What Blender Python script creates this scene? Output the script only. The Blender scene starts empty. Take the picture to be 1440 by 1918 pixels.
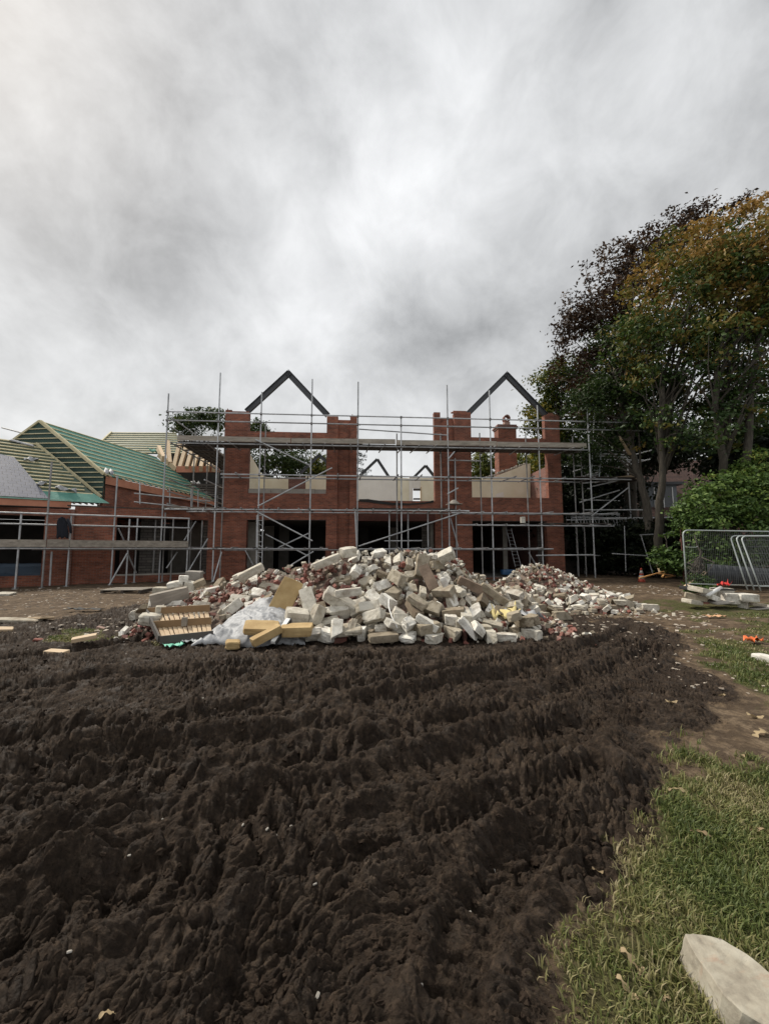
import bpy, bmesh, math, random
import numpy as np
from mathutils import Vector, Matrix, Quaternion, noise as mnoise
random.seed(11); rng = np.random.default_rng(7)
scene = bpy.context.scene
col = scene.collection
TH = math.radians(5.41); FPX = 750.0; CH = 1.6
CAM = Vector((0, 0, CH))

# ------------------------------------------------------------- measuring aids
def ray(px, py):
    a = (px-720)/FPX; b = (959-py)/FPX
    return Vector((a, math.cos(TH)-b*math.sin(TH), math.sin(TH)+b*math.cos(TH)))
def atY(px, py, Y):
    d = ray(px, py); return CAM + d*(Y/d.y)
def gpt(px, py, z=0.0):
    d = ray(px, py); return CAM + d*((z-CH)/d.z)
class Frame:
    def __init__(s, x, y, deg):
        s.O = Vector((x, y, 0)); t = math.radians(deg)
        s.e = Vector((math.cos(t), math.sin(t), 0)); s.n = Vector((-math.sin(t), math.cos(t), 0)); s.t = t
    def P(s, u, d, z): return s.O + s.e*u + s.n*d + Vector((0, 0, z))
    def uz(s, px, py, d=0.0):
        r = ray(px, py); t = (d + (s.O-CAM).dot(s.n))/r.dot(s.n); p = CAM + r*t
        return (p-s.O).dot(s.e), p.z
    def W(s, px, py, d=0.0):
        u, z = s.uz(px, py, d); return s.P(u, d, z)

# ------------------------------------------------------------- tagging
def tag(o, label=None, cat=None, group=None, kind=None):
    if label: o['label'] = label
    if cat: o['category'] = cat
    if group: o['group'] = group
    if kind: o['kind'] = kind
    return o
ORG = {}
def empty(name, loc, label, cat, group=None):
    o = bpy.data.objects.new(name, None); col.objects.link(o); o.location = loc
    o.empty_display_size = .2
    ORG[o.name] = Vector(loc)
    return tag(o, label, cat, group)

# ------------------------------------------------------------- materials
def nt(name):
    m = bpy.data.materials.new(name); m.use_nodes = True
    n = m.node_tree; b = n.nodes['Principled BSDF']; return m, n, b
def N(n, t, **kw):
    x = n.nodes.new(t)
    for k, v in kw.items(): setattr(x, k, v)
    return x
def ramp(n, fac, stops):
    r = N(n, 'ShaderNodeValToRGB'); e = r.color_ramp.elements
    while len(e) < len(stops): e.new(.5)
    for i, (p, c) in enumerate(stops):
        e[i].position = p; e[i].color = (*c, 1) if len(c) == 3 else c
    n.links.new(fac, r.inputs[0]); return r.outputs[0]
def mixc(n, fac, a, b, mode='MIX'):
    x = N(n, 'ShaderNodeMix', data_type='RGBA', blend_type=mode)
    for s, v in ((0, fac), (6, a), (7, b)):
        if hasattr(v, 'is_linked'): n.links.new(v, x.inputs[s])
        elif s == 0: x.inputs[0].default_value = v
        else: x.inputs[s].default_value = (*v, 1)
    return x.outputs[2]
def nz(n, vec, scale, detail=5, rough=.6, dist=0):
    x = N(n, 'ShaderNodeTexNoise'); x.inputs['Scale'].default_value = scale
    x.inputs['Detail'].default_value = detail; x.inputs['Roughness'].default_value = rough
    x.inputs['Distortion'].default_value = dist
    if vec is not None: n.links.new(vec, x.inputs['Vector'])
    return x.outputs[0]
def bump(n, b, h, strength, dist):
    x = N(n, 'ShaderNodeBump'); x.inputs['Strength'].default_value = strength; x.inputs['Distance'].default_value = dist
    n.links.new(h, x.inputs['Height']); n.links.new(x.outputs[0], b.inputs['Normal']); return x
def vec(n, kind='Object', sc=(1, 1, 1)):
    t = N(n, 'ShaderNodeTexCoord'); m = N(n, 'ShaderNodeMapping'); m.inputs['Scale'].default_value = sc
    n.links.new(t.outputs[kind], m.inputs[0]); return m.outputs[0]
def rnd(n):
    return N(n, 'ShaderNodeObjectInfo').outputs['Random']
def rough_mat(name, c0, c1, scale=4, rough=.85, bs=.4, bd=.01, metal=0, spread=0, sc=(1,1,1), bscale=None):
    m, n, b = nt(name); v = vec(n, 'Object', sc); f = nz(n, v, scale, 6, .65)
    c = ramp(n, f, [(.3, c0), (.7, c1)])
    if spread:
        r = ramp(n, rnd(n), [(0, (1-spread,)*3), (1, (1+spread*.0+0,)*3)])
        c = mixc(n, 1.0, c, r, 'MULTIPLY')
    n.links.new(c, b.inputs['Base Color']); b.inputs['Roughness'].default_value = rough; b.inputs['Metallic'].default_value = metal
    if bs: bump(n, b, nz(n, v, bscale or scale*5, 6, .6), bs, bd)
    return m
def brick_mat(name, c1, c2, mort, dirt=.35, sc=1.0):
    m, n, b = nt(name); v = vec(n, 'UV'); t = N(n, 'ShaderNodeTexBrick')
    t.inputs['Scale'].default_value = sc; t.inputs['Brick Width'].default_value = .225; t.inputs['Row Height'].default_value = .075
    t.inputs['Mortar Size'].default_value = .009; t.inputs['Mortar Smooth'].default_value = .3; t.inputs['Bias'].default_value = -.1
    t.inputs['Color1'].default_value = (*c1, 1); t.inputs['Color2'].default_value = (*c2, 1); t.inputs['Mortar'].default_value = (*mort, 1)
    n.links.new(v, t.inputs['Vector'])
    o = vec(n, 'Object', (1, 1, 1)); f = nz(n, o, 1.1, 7, .7)
    c = mixc(n, 1.0, t.outputs[0], ramp(n, f, [(.3, (1-dirt,)*3), (.62, (1, 1, 1)), (.78, (1.12, 1.05, 1.0))]), 'MULTIPLY')
    band = nz(n, vec(n, 'UV', (.12, 3.3, 1)), 1.0, 3, .6)
    c = mixc(n, 1.0, c, ramp(n, band, [(.35, (.82, .8, .8)), (.65, (1.12, 1.1, 1.1))]), 'MULTIPLY')
    n.links.new(c, b.inputs['Base Color']); b.inputs['Roughness'].default_value = .88
    bump(n, b, t.outputs[1], .5, -.01)
    return m
M = {}
M['brick'] = brick_mat('red_brick', (.31, .098, .052), (.16, .050, .030), (.22, .15, .115), .5)
M['brick_old'] = brick_mat('old_brick', (.24, .10, .075), (.16, .065, .05), (.3, .24, .2))
M['blockwork'] = brick_mat('grey_blockwork', (.17, .155, .135), (.11, .10, .09), (.06, .055, .05), sc=.5)
def tint_mat(name, stops, rough=.6, transl=.25, spec=.3):
    m, n, b = nt(name); a = N(n, 'ShaderNodeAttribute', attribute_name='tint')
    c = ramp(n, a.outputs['Fac'], stops); n.links.new(c, b.inputs['Base Color'])
    b.inputs['Roughness'].default_value = rough; b.inputs['Specular IOR Level'].default_value = spec
    if transl:
        t = N(n, 'ShaderNodeBsdfTranslucent'); n.links.new(c, t.inputs[0]); x = N(n, 'ShaderNodeMixShader'); x.inputs[0].default_value = transl
        n.links.new(b.outputs[0], x.inputs[1]); n.links.new(t.outputs[0], x.inputs[2]); n.links.new(x.outputs[0], n.nodes['Material Output'].inputs[0])
    return m
def blockmat(name, stops, spread=.35, stain=.4):
    m, n, b = nt(name); v = vec(n); ri = N(n, 'ShaderNodeMath', operation='ADD'); n.links.new(rnd(n), ri.inputs[0]); n.links.new(N(n, 'ShaderNodeNewGeometry').outputs['Random Per Island'], ri.inputs[1])
    fr_ = N(n, 'ShaderNodeMath', operation='FRACT'); n.links.new(ri.outputs[0], fr_.inputs[0]); c = ramp(n, fr_.outputs[0], stops)
    geo = N(n, 'ShaderNodeNewGeometry').outputs['Position']
    f = nz(n, geo, 7, 7, .7); c = mixc(n, 1.0, c, ramp(n, f, [(.33, (1-stain, 1-stain*1.05, 1-stain*1.15)), (.55, (1, 1, 1))]), 'MULTIPLY')
    f2 = nz(n, geo, 2.2, 4, .7); c = mixc(n, ramp(n, f2, [(.52, (0, 0, 0)), (.68, (.55,)*3)]), c, (.16, .11, .075))
    n.links.new(c, b.inputs['Base Color']); b.inputs['Roughness'].default_value = .92
    bump(n, b, nz(n, geo, 38, 8, .7), .7, .012); return m
M['block'] = blockmat('cream_block', [(0, (.18, .145, .105)), (.2, (.32, .275, .205)), (.45, (.49, .455, .38)), (.75, (.62, .59, .52)), (1, (.78, .76, .70))])
M['loose_brick'] = blockmat('loose_brick', [(0, (.11, .05, .04)), (.35, (.21, .075, .056)), (.7, (.29, .13, .105)), (1, (.38, .28, .235))], stain=.45)
M['tube'] = rough_mat('galvanised_tube', (.30, .31, .32), (.58, .59, .60), 3, .5, .15, .002, .35, .35)
M['tube_bright'] = rough_mat('new_tube', (.50, .51, .52), (.72, .73, .74), 3, .5, .1, .002, .2, .15)
M['tube_dark'] = rough_mat('weathered_tube', (.16, .155, .15), (.34, .335, .33), 3, .6, .2, .002, .3)
M['coupler'] = rough_mat('coupler_steel', (.05, .045, .04), (.12, .10, .085), 12, .6, .2, .003, .4)
M['board'] = rough_mat('scaffold_board', (.19, .165, .135), (.38, .34, .285), 3, .9, .5, .004, sc=(.6, 3, 3), spread=.2)
M['board_dark'] = rough_mat('dirty_board', (.035, .028, .024), (.09, .075, .062), 3, .9, .5, .004)
M['steel'] = rough_mat('grey_primed_steel', (.030, .032, .036), (.055, .058, .064), 2, .55, .1, .003)
M['timber'] = rough_mat('new_timber', (.46, .33, .20), (.62, .48, .32), 3, .75, .3, .003, sc=(1, 4, 4), spread=.15)
M['batten'] = rough_mat('batten_timber', (.42, .37, .21), (.60, .54, .36), 3, .75, .2, .003)
M['fascia'] = rough_mat('orange_fascia', (.38, .155, .09), (.50, .22, .135), 2, .7, .2, .002)
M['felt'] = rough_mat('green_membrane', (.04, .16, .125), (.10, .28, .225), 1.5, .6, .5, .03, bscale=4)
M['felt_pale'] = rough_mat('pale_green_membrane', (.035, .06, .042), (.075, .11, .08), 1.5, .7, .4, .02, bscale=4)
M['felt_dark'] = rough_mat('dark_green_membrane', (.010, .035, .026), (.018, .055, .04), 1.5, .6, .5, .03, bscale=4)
M['plaster'] = rough_mat('cream_plaster', (.70, .63, .45), (.84, .79, .62), .8, .8, .15, .01)
M['plaster_w'] = rough_mat('white_plaster', (.72, .69, .62), (.85, .82, .75), .8, .8, .15, .01)
M['osb'] = rough_mat('yellow_insulation', (.30, .195, .08), (.47, .34, .165), 4, .85, .5, .006)
M['mortar'] = rough_mat('concrete', (.27, .25, .22), (.42, .39, .34), 3, .9, .5, .01, spread=.3)
M['white'] = rough_mat('white_upvc', (.62, .62, .60), (.78, .78, .76), 3, .5, .1, .002)
M['darkint'] = rough_mat('gloom_and_membrane', (.012, .010, .009), (.03, .026, .022), 1.3, .9, .3, .01)  # near-black colour stands in for indoor gloom; also colours the membrane flap
M['slab'] = rough_mat('floor_screed', (.07, .065, .057), (.13, .12, .105), 1.3, .9, .3, .01)
M['bark'] = rough_mat('bark', (.028, .024, .018), (.085, .072, .055), 4, .95, .9, .03, sc=(3, 3, .8))
M['bark_pale'] = rough_mat('pale_bark', (.055, .048, .038), (.15, .13, .105), 4, .95, .8, .02, sc=(3, 3, .8))
def plain(name, c, rough=.6, metal=0, var=.25):
    return rough_mat(name, tuple(a*(1-var) for a in c), c, 5, rough, .15, .003, metal)
M['plastic_blue'] = plain('blue_plastic', (.04, .12, .26), .4)
M['red'] = plain('red_plastic', (.60, .03, .025), .45)
M['orange'] = plain('orange_plastic', (.75, .16, .04), .5)
M['orange_w'] = plain('orange_timber', (.62, .33, .12), .7)
M['teal'] = plain('teal_membrane', (.16, .52, .38), .6)
M['pink'] = plain('pink_plastic', (.62, .24, .24), .6)
M['galv'] = plain('bright_galvanised', (.42, .46, .45), .45, .25)
M['wire'] = plain('fence_wire', (.19, .20, .20), .6, .3)
M['rubber'] = plain('black_rubber', (.02, .02, .02), .8)
M['corr'] = plain('slate_grey_sheet', (.05, .055, .063), .65)
M['cloth'] = plain('navy_cloth', (.012, .014, .022), .95)
M['rooftile'] = brick_mat('clay_roof_tile', (.10, .055, .044), (.065, .036, .03), (.035, .022, .02), sc=.42)
M['window_glass'] = plain('dark_glass', (.03, .035, .04), .12)
M['grey_clad'] = plain('grey_cladding', (.16, .175, .19), .7)
M['rust'] = plain('red_brown_post', (.10, .032, .022), .8)
# slates: wide courses
m, n, b = nt('blue_grey_slate'); t = N(n, 'ShaderNodeTexBrick'); n.links.new(vec(n, 'UV'), t.inputs['Vector'])
t.inputs['Scale'].default_value = 1; t.inputs['Brick Width'].default_value = .3; t.inputs['Row Height'].default_value = .24; t.inputs['Mortar Size'].default_value = .011
t.inputs['Color1'].default_value = (.185, .19, .225, 1); t.inputs['Color2'].default_value = (.155, .16, .195, 1); t.inputs['Mortar'].default_value = (.06, .06, .07, 1)
n.links.new(t.outputs[0], b.inputs['Base Color']); b.inputs['Roughness'].default_value = .5; bump(n, b, t.outputs[1], .6, -.01); M['slate'] = m
# sheet of polythene
m, n, b = nt('grey_polythene'); v = vec(n); f = nz(n, v, 6, 6, .6, .6)
n.links.new(ramp(n, f, [(.3, (.22, .225, .235)), (.7, (.46, .47, .48))]), b.inputs['Base Color']); b.inputs['Roughness'].default_value = .55; b.inputs['Specular IOR Level'].default_value = .3; M['poly'] = m
bump(n, b, nz(n, v, 14, 5, .6, 1.2), .5, .02)
LEAFSETS = {
 'sycamore': [(0, (.020, .042, .012)), (.4, (.052, .090, .018)), (.56, (.12, .115, .022)), (.78, (.21, .14, .032)), (1, (.32, .185, .050))],
 'beech': [(0, (.013, .009, .005)), (.5, (.040, .020, .010)), (.85, (.085, .045, .018)), (1, (.11, .08, .02))],
 'lime': [(0, (.012, .024, .007)), (.5, (.032, .058, .010)), (.8, (.11, .12, .013)), (1, (.22, .17, .02))],
 'rhodo': [(0, (.022, .048, .012)), (.5, (.070, .125, .026)), (.85, (.16, .23, .05)), (1, (.26, .26, .06))],
 'dark': [(0, (.004, .008, .003)), (.6, (.012, .020, .007)), (1, (.03, .038, .012))],
 'green': [(0, (.018, .035, .012)), (.5, (.045, .075, .020)), (1, (.13, .14, .035))],
 'yellow': [(0, (.03, .055, .012)), (.5, (.10, .12, .02)), (1, (.26, .22, .03))]}
for k, s in LEAFSETS.items(): M['leaf_'+k] = tint_mat('leaf_'+k, s)
M['grass'] = tint_mat('grass_blade', [(0, (.052, .076, .020)), (.35, (.11, .14, .036)), (.65, (.20, .19, .072)), (1, (.33, .28, .16))], .55, .3)

# ------------------------------------------------------------- mesh builder
class MB:
    def __init__(s): s.v = []; s.f = []
    def add(s, vs, fs):
        b = len(s.v); s.v += [tuple(p) for p in vs]; s.f += [tuple(b+i for i in f) for f in fs]
    def hexa(s, p):          # 8 points: bottom 4 then top 4, same order
        s.add(p, [(3, 2, 1, 0), (4, 5, 6, 7), (0, 1, 5, 4), (1, 2, 6, 5), (2, 3, 7, 6), (3, 0, 4, 7)])
    def box(s, fr, u0, u1, d0, d1, z0, z1):
        s.hexa([fr.P(u0, d0, z0), fr.P(u1, d0, z0), fr.P(u1, d1, z0), fr.P(u0, d1, z0), fr.P(u0, d0, z1), fr.P(u1, d0, z1), fr.P(u1, d1, z1), fr.P(u0, d1, z1)])
    def beam(s, a, b, w, h, up=Vector((0, 0, 1))):   # rectangular bar
        a = Vector(a); b = Vector(b); t = (b-a).normalized(); r = t.cross(up)
        if r.length < 1e-3: r = t.cross(Vector((1, 0, 0)))
        r.normalize(); q = r.cross(t).normalized()
        s.hexa([p + r*(sx*w/2) + q*(sz*h/2) for sz in (-1, 1) for p, sx in ((a, -1), (a, 1), (b, 1), (b, -1))])
    def tube(s, a, b, r, k=8, r2=None, cap=True):
        a = Vector(a); b = Vector(b); r2 = r if r2 is None else r2
        t = (b-a).normalized(); x = t.orthogonal().normalized(); y = t.cross(x)
        o = len(s.v)
        for p, rr in ((a, r), (b, r2)):
            for i in range(k):
                an = 2*math.pi*i/k; s.v.append(tuple(p + x*(rr*math.cos(an)) + y*(rr*math.sin(an))))
        for i in range(k): s.f.append((o+i, o+(i+1) % k, o+k+(i+1) % k, o+k+i))
        if cap: s.f.append(tuple(o+i for i in range(k-1, -1, -1))); s.f.append(tuple(o+k+i for i in range(k)))
    def path(s, pts, rad, k=7):
        pts = [Vector(p) for p in pts]; o = len(s.v); n_ = len(pts); x = None
        for j, p in enumerate(pts):
            t = (pts[min(j+1, n_-1)]-pts[max(j-1, 0)]).normalized()
            if x is None: x = t.orthogonal().normalized()
            x = (x - t*x.dot(t)).normalized(); y = t.cross(x); rr = rad[j] if hasattr(rad, '__len__') else rad
            for i in range(k):
                an = 2*math.pi*i/k; s.v.append(tuple(p + x*(rr*math.cos(an)) + y*(rr*math.sin(an))))
        for j in range(n_-1):
            for i in range(k): s.f.append((o+j*k+i, o+j*k+(i+1) % k, o+(j+1)*k+(i+1) % k, o+(j+1)*k+i))
        s.f.append(tuple(o+i for i in range(k-1, -1, -1))); s.f.append(tuple(o+(n_-1)*k+i for i in range(k)))
    def build(s, name, mat, parent=None, smooth=False, uv=True, bevel=0, origin=None):
        me = bpy.data.meshes.new(name)
        org = Vector(origin) if origin is not None else Vector((0, 0, 0))
        if parent is not None: org = ORG[parent.name]
        vs = [(x-org.x, y-org.y, z-org.z) for x, y, z in s.v]
        me.from_pydata(vs, [], s.f); me.update()
        if uv: box_uv(me, org)
        if smooth: me.shade_smooth()
        me.materials.append(mat)
        o = bpy.data.objects.new(name, me); col.objects.link(o)
        if parent is not None: o.parent = parent
        else: o.location = org
        ORG[o.name] = org
        if bevel:
            bv = o.modifiers.new('b', 'BEVEL'); bv.width = bevel; bv.segments = 2; bv.limit_method = 'ANGLE'
        return o
def box_uv(me, org=Vector((0, 0, 0))):
    uvl = me.uv_layers.new(name='UVMap'); 
    for p in me.polygons:
        nn = p.normal
        if abs(nn.z) < .8:
            h = Vector((0, 0, 1)).cross(nn).normalized(); vup = nn.cross(h)
        else: h = Vector((1, 0, 0)); vup = Vector((0, 1, 0))
        for li in p.loop_indices:
            c = me.vertices[me.loops[li].vertex_index].co + org
            uvl.data[li].uv = (c.dot(h), c.z if abs(nn.z) < .3 else c.dot(vup))
def wallgrid(mb, fr, us, zs, solid, d0, d1):
    us = sorted(set(round(u, 4) for u in us)); zs = sorted(set(round(z, 4) for z in zs))
    nu, nz_ = len(us)-1, len(zs)-1
    S = [[solid((us[i]+us[i+1])/2, (zs[j]+zs[j+1])/2) for j in range(nz_)] for i in range(nu)]
    g = lambda i, j: 0 <= i < nu and 0 <= j < nz_ and S[i][j]
    for i in range(nu):
        for j in range(nz_):
            if not S[i][j]: continue
            a, b_, c, d = us[i], us[i+1], zs[j], zs[j+1]; P = fr.P
            q = lambda *p: mb.add(p, [(0, 1, 2, 3)])
            q(P(a, d0, c), P(b_, d0, c), P(b_, d0, d), P(a, d0, d)); q(P(b_, d1, c), P(a, d1, c), P(a, d1, d), P(b_, d1, d))
            if not g(i-1, j): q(P(a, d1, c), P(a, d0, c), P(a, d0, d), P(a, d1, d))
            if not g(i+1, j): q(P(b_, d0, c), P(b_, d1, c), P(b_, d1, d), P(b_, d0, d))
            if not g(i, j-1): q(P(a, d1, c), P(b_, d1, c), P(b_, d0, c), P(a, d0, c))
            if not g(i, j+1): q(P(a, d0, d), P(b_, d0, d), P(b_, d1, d), P(a, d1, d))

# ------------------------------------------------------------- numpy noise
def _h(ix, iy, seed):
    n_ = (ix.astype(np.int64)*374761393 + iy.astype(np.int64)*668265263 + seed*974711) & 0x7fffffff
    n_ = ((n_ ^ (n_ >> 13))*1274126177) & 0x7fffffff
    n_ = n_ ^ (n_ >> 16)
    return (n_ & 0xffffff)/float(0xffffff)
def vn(x, y, seed=0):
    ix = np.floor(x); iy = np.floor(y); fx = x-ix; fy = y-iy
    fx = fx*fx*fx*(fx*(fx*6-15)+10); fy = fy*fy*fy*(fy*(fy*6-15)+10)
    a = _h(ix, iy, seed); b = _h(ix+1, iy, seed); c = _h(ix, iy+1, seed); d = _h(ix+1, iy+1, seed)
    return (a+(b-a)*fx)*(1-fy) + (c+(d-c)*fx)*fy
def fbm(x, y, o=5, seed=0, g=.5):
    s = 0; a = 1; t = 0
    for i in range(o):
        s = s + a*vn(x*2**i+i*17.3, y*2**i-i*9.1, seed+i); t += a; a *= g
        x, y = x*.8-y*.6, x*.6+y*.8
    return s/t
def ridged(x, y, o=4, seed=0, g=.5):
    s = 0; a = 1; t = 0
    for i in range(o):
        s = s + a*(1-np.abs(2*vn(x*2**i+i*7.7, y*2**i+i*3.1, seed+i)-1)); t += a; a *= g
        x, y = x*.8-y*.6, x*.6+y*.8
    return s/t
def clods(x, y, seed):
    """broken lumps: every cell a small tilted dome with a crease round it; returns height 0..1 and crease 0..1"""
    ix = np.floor(x); iy = np.floor(y); b1 = np.full_like(x, 9.0); b2 = np.full_like(x, 9.0); hh_ = np.zeros_like(x)
    for dx in (-1, 0, 1):
        for dy in (-1, 0, 1):
            cx, cy = ix+dx, iy+dy; r1 = _h(cx, cy, seed); r2 = _h(cx, cy, seed+1); r3 = _h(cx, cy, seed+2)
            ex = x-(cx+.1+.8*r1); ey = y-(cy+.1+.8*r2); d = np.sqrt(ex*ex+ey*ey)
            k = d < b1; b2 = np.where(k, b1, np.minimum(b2, d)); b1 = np.where(k, d, b1)
            hh_ = np.where(k, r3 + (ex*(r1-.5)+ey*(r2-.5))*1.6, hh_)
    return hh_*.75 + .35*(1-b1*b1), np.clip((b2-b1)*3.2, 0, 1)
def sstep(a, b, x):
    t = np.clip((x-a)/(b-a), 0, 1); return t*t*(3-2*t)
RUTS = [[(-200, 1520), (0, 1500), (350, 1470), (720, 1400), (1000, 1330), (1230, 1220)],
 [(-200, 1420), (0, 1400), (400, 1360), (760, 1320), (1000, 1265), (1180, 1180)],
 [(-200, 1320), (0, 1300), (200, 1275), (480, 1255), (800, 1230)],
 [(0, 1760), (150, 1700), (400, 1620), (700, 1560), (950, 1480), (1100, 1420)],
 [(420, 1918), (500, 1720), (640, 1620), (860, 1540), (1130, 1440)],
 [(830, 1918), (870, 1740), (950, 1620), (1020, 1560)],
 [(-200, 1690), (0, 1640), (200, 1560), (420, 1530)],
 [(-100, 1250), (150, 1225), (320, 1190)],
 [(420, 1340), (700, 1292), (900, 1252), (1120, 1205)], [(250, 1620), (560, 1500), (860, 1440), (1090, 1375)], [(100, 1450), (380, 1415), (620, 1370)]]
RUTW = [[gpt(*p) for p in r] for r in RUTS]
XRt = [(0, .6), (1.5, .76), (2.1, 1.10), (2.73, 1.75), (3.42, 2.35), (4.47, 3.6), (6, 4.5), (7.7, 5.2), (9, 5.6), (10.5, 5.4), (11.5, 3), (14, 2.5)]
def masks(X, Y):
    w = (fbm(X*1.3, Y*1.3, 6, 40, .62)-.5)*1.9*np.clip(.35+Y*.1, 0, 1.2)
    xr = np.interp(Y, [a for a, _ in XRt], [b for _, b in XRt])
    right = sstep(.30, -.30, (X + w - xr)/np.clip(.4+Y*.12, .3, 1.5))
    yl = np.interp(X, [-14, -8.4, -7.5, -6.6, -5.2, -4, 0, 3.0, 5.6, 8], [8.4, 8.8, 10.2, 12.5, 10.9, 9.5, 9, 9.0, 10.0, 9.6])
    left = sstep(.5, -.5, Y + w*1.6 - yl)
    mud = right*left
    # grass to the right, nothing beyond the fence line
    gr = sstep(-.32, .34, (X + w*.9 - xr)/np.clip(.4+Y*.1, .3, 1.5) - .4*sstep(3.2, 4.5, Y))
    gr = gr*sstep(12.6, 11.2, Y + w) * np.clip(sstep(.30, .66, fbm(X*.9+3, Y*1.3, 6, 60, .68)) - .85*np.exp(-((X-3.7)/1.7)**2-((Y-3.75)/.85)**2) + .75*sstep(3.2, 2.3, Y) + .3*sstep(6, 7, X)*sstep(6, 7, Y), 0, 1)
    gr = gr*np.where(Y > 8.2, sstep(.0, 1.0, X-7.0-w), 1)
    # small tuft patches at the left of the heap
    for (cx, cy, rx, ry) in ((-5.6, 7.45, .42, .35), (-4.95, 7.35, .35, .22), (-3.72, 7.1, .3, .18), (-6.0, 8.1, .4, .2)):
        gr = np.maximum(gr, sstep(1.3, .5, np.sqrt(((X-cx)/rx)**2+((Y-cy)/ry)**2)+w*.6)*.8)
    return mud*(1-gr), gr
def rut_h(X, Y, m):
    H = np.zeros_like(X)
    wx = (fbm(X*1.6, Y*1.6, 4, 90)-.5)*.20; Xw = X+wx; Yw = Y+(fbm(X*1.6+9, Y*1.6, 4, 95)-.5)*.20
    for ri, r in enumerate(RUTW):
        best = np.full_like(X, 9.0); along = np.zeros_like(X); acc = 0
        for a, b in zip(r[:-1], r[1:]):
            dx, dy = b.x-a.x, b.y-a.y; L = math.hypot(dx, dy); t = np.clip(((Xw-a.x)*dx+(Yw-a.y)*dy)/L/L, 0, 1)
            d = np.hypot(Xw-a.x-t*dx, Yw-a.y-t*dy); k = d < best
            best = np.where(k, d, best); along = np.where(k, acc+t*L, along); acc += L
        wd = .19 if ri not in (4, 5) else .13
        inner = sstep(wd*1.15, wd*.7, best); berm = np.exp(-((best-wd*1.45)/(wd*.42))**2)
        lug = sstep(.30, .75, np.abs(np.sin(along*math.pi/.15 + (best*9)*(1 if ri % 2 else -1)+1.2*fbm(X*5, Y*5, 2, 137))))
        H += (-.080*inner + .062*berm*(.35+1.1*fbm(along*1.7, best*4+ri*5, 3, 110+ri)) + .052*inner*lug*sstep(.30, .42, fbm(X*2, Y*2, 2, 130)))*(.75 if ri in (4, 5) else 1)
    return H*m
def ground_h(X, Y, fine=True):
    mud, gr = masks(X, Y)
    base = (fbm(X*.25, Y*.25, 3, 1)-.5)*.10*sstep(0, 6, Y)
    H = base + (fbm(X*1.7, Y*1.7, 4, 3)-.5)*.035
    H = H + rut_h(X, Y, mud)
    # torn clods, drawn out along the tracks
    w1 = fbm(X*2.3, Y*2.3, 4, 5)-.5; w2 = fbm(X*2.3+5, Y*2.3, 4, 6)-.5; w3 = fbm(X*11, Y*11, 3, 7)-.5; w4 = fbm(X*11+5, Y*11, 3, 8)-.5
    th_ = .30 + .9*np.exp(-((X+.25)**2/.5+(Y-1.6)**2/1.2)) + 1.2*(fbm(X*.5, Y*.5, 2, 9)-.5)
    wx = X + .30*w1+.05*w3; wy = Y + .30*w2+.05*w4
    u = wx*np.cos(th_)+wy*np.sin(th_); v_ = -wx*np.sin(th_)+wy*np.cos(th_)
    c0 = fbm(X*1.9, Y*1.9, 3, 25, .5); big = np.abs(2*vn(u*2.1, v_*4.6, 10)-1)
    k1, e1 = clods(u*7.0, v_*11, 400); k2, e2 = clods(u*15+3, v_*22, 410)
    e1 = e1**.38; e2 = e2**.4
    amp = .75+.7*sstep(.35, .65, fbm(X*.9, Y*.9, 3, 27))
    rdg = ridged(u*1.5, v_*5.2, 3, 15, .5)
    H = H + mud*((c0-.5)*.06 + (big-.3)*.026*amp + (rdg-.6)*.040*amp)
    H = H + mud*((k1*e1-.5)*.054*amp + (k2*e2-.5)*.033*amp + (fbm(u*16, v_*26, 3, 20, .6)-.5)*.03*amp)
    if fine:
        k3, e3 = clods(wx*34+w3*2, wy*40, 420)
        H = H + mud*((k3*e3**.4-.5)*.011 + (fbm(wx*60, wy*70, 3, 33)-.5)*.010) + (fbm(X*14, Y*14, 3, 35)-.5)*.008
    H = H + (1-mud)*(fbm(X*5, Y*5, 4, 44)-.5)*.03
    H = H + mud*.02
    return H, mud, gr
_gx = np.arange(-18, 18, .03); _gy = np.arange(.6, 21, .03); _GX, _GY = np.meshgrid(_gx, _gy)
_GH, _GM, _ = ground_h(_GX, _GY, False)
def gz(x, y, tab=None):
    tab = _GH if tab is None else tab
    fx = min(max((x+18)/.03, 0), len(_gx)-2.001); fy = min(max((y-.6)/.03, 0), len(_gy)-2.001); i, j = int(fx), int(fy); fx -= i; fy -= j
    return float((tab[j, i]*(1-fx)+tab[j, i+1]*fx)*(1-fy)+(tab[j+1, i]*(1-fx)+tab[j+1, i+1]*fx)*fy)
# ============================================================= camera, sun, sky
cam = bpy.data.objects.new('camera', bpy.data.cameras.new('camera')); col.objects.link(cam)
cam.location = CAM; cam.rotation_euler = (math.pi/2+TH, 0, 0)
cam.data.sensor_fit = 'HORIZONTAL'; cam.data.sensor_width = 36; cam.data.lens = 36*FPX/1440
cam.data.clip_start = .05; cam.data.clip_end = 3000; scene.camera = cam
SE, SA = math.radians(52), math.radians(-35)      # sun behind the clouds, high behind the left shoulder
sdir = Vector((math.sin(SA+math.pi)*math.cos(SE)*-1, -math.cos(SA)*math.cos(SE), math.sin(SE)))
sdir = Vector((-.55, .30, .72)).normalized()
sun = bpy.data.objects.new('sun', bpy.data.lights.new('sun', 'SUN')); col.objects.link(sun)
sun.data.energy = 3.0; sun.data.angle = math.radians(10); sun.data.color = (1, .93, .82)
sun.rotation_euler = sdir.to_track_quat('Z', 'Y').to_euler(); sun.location = (0, 0, 30)
w = bpy.data.worlds.new('World'); scene.world = w; w.use_nodes = True; n = w.node_tree
bg = n.nodes['Background']; out = n.nodes['World Output']
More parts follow.
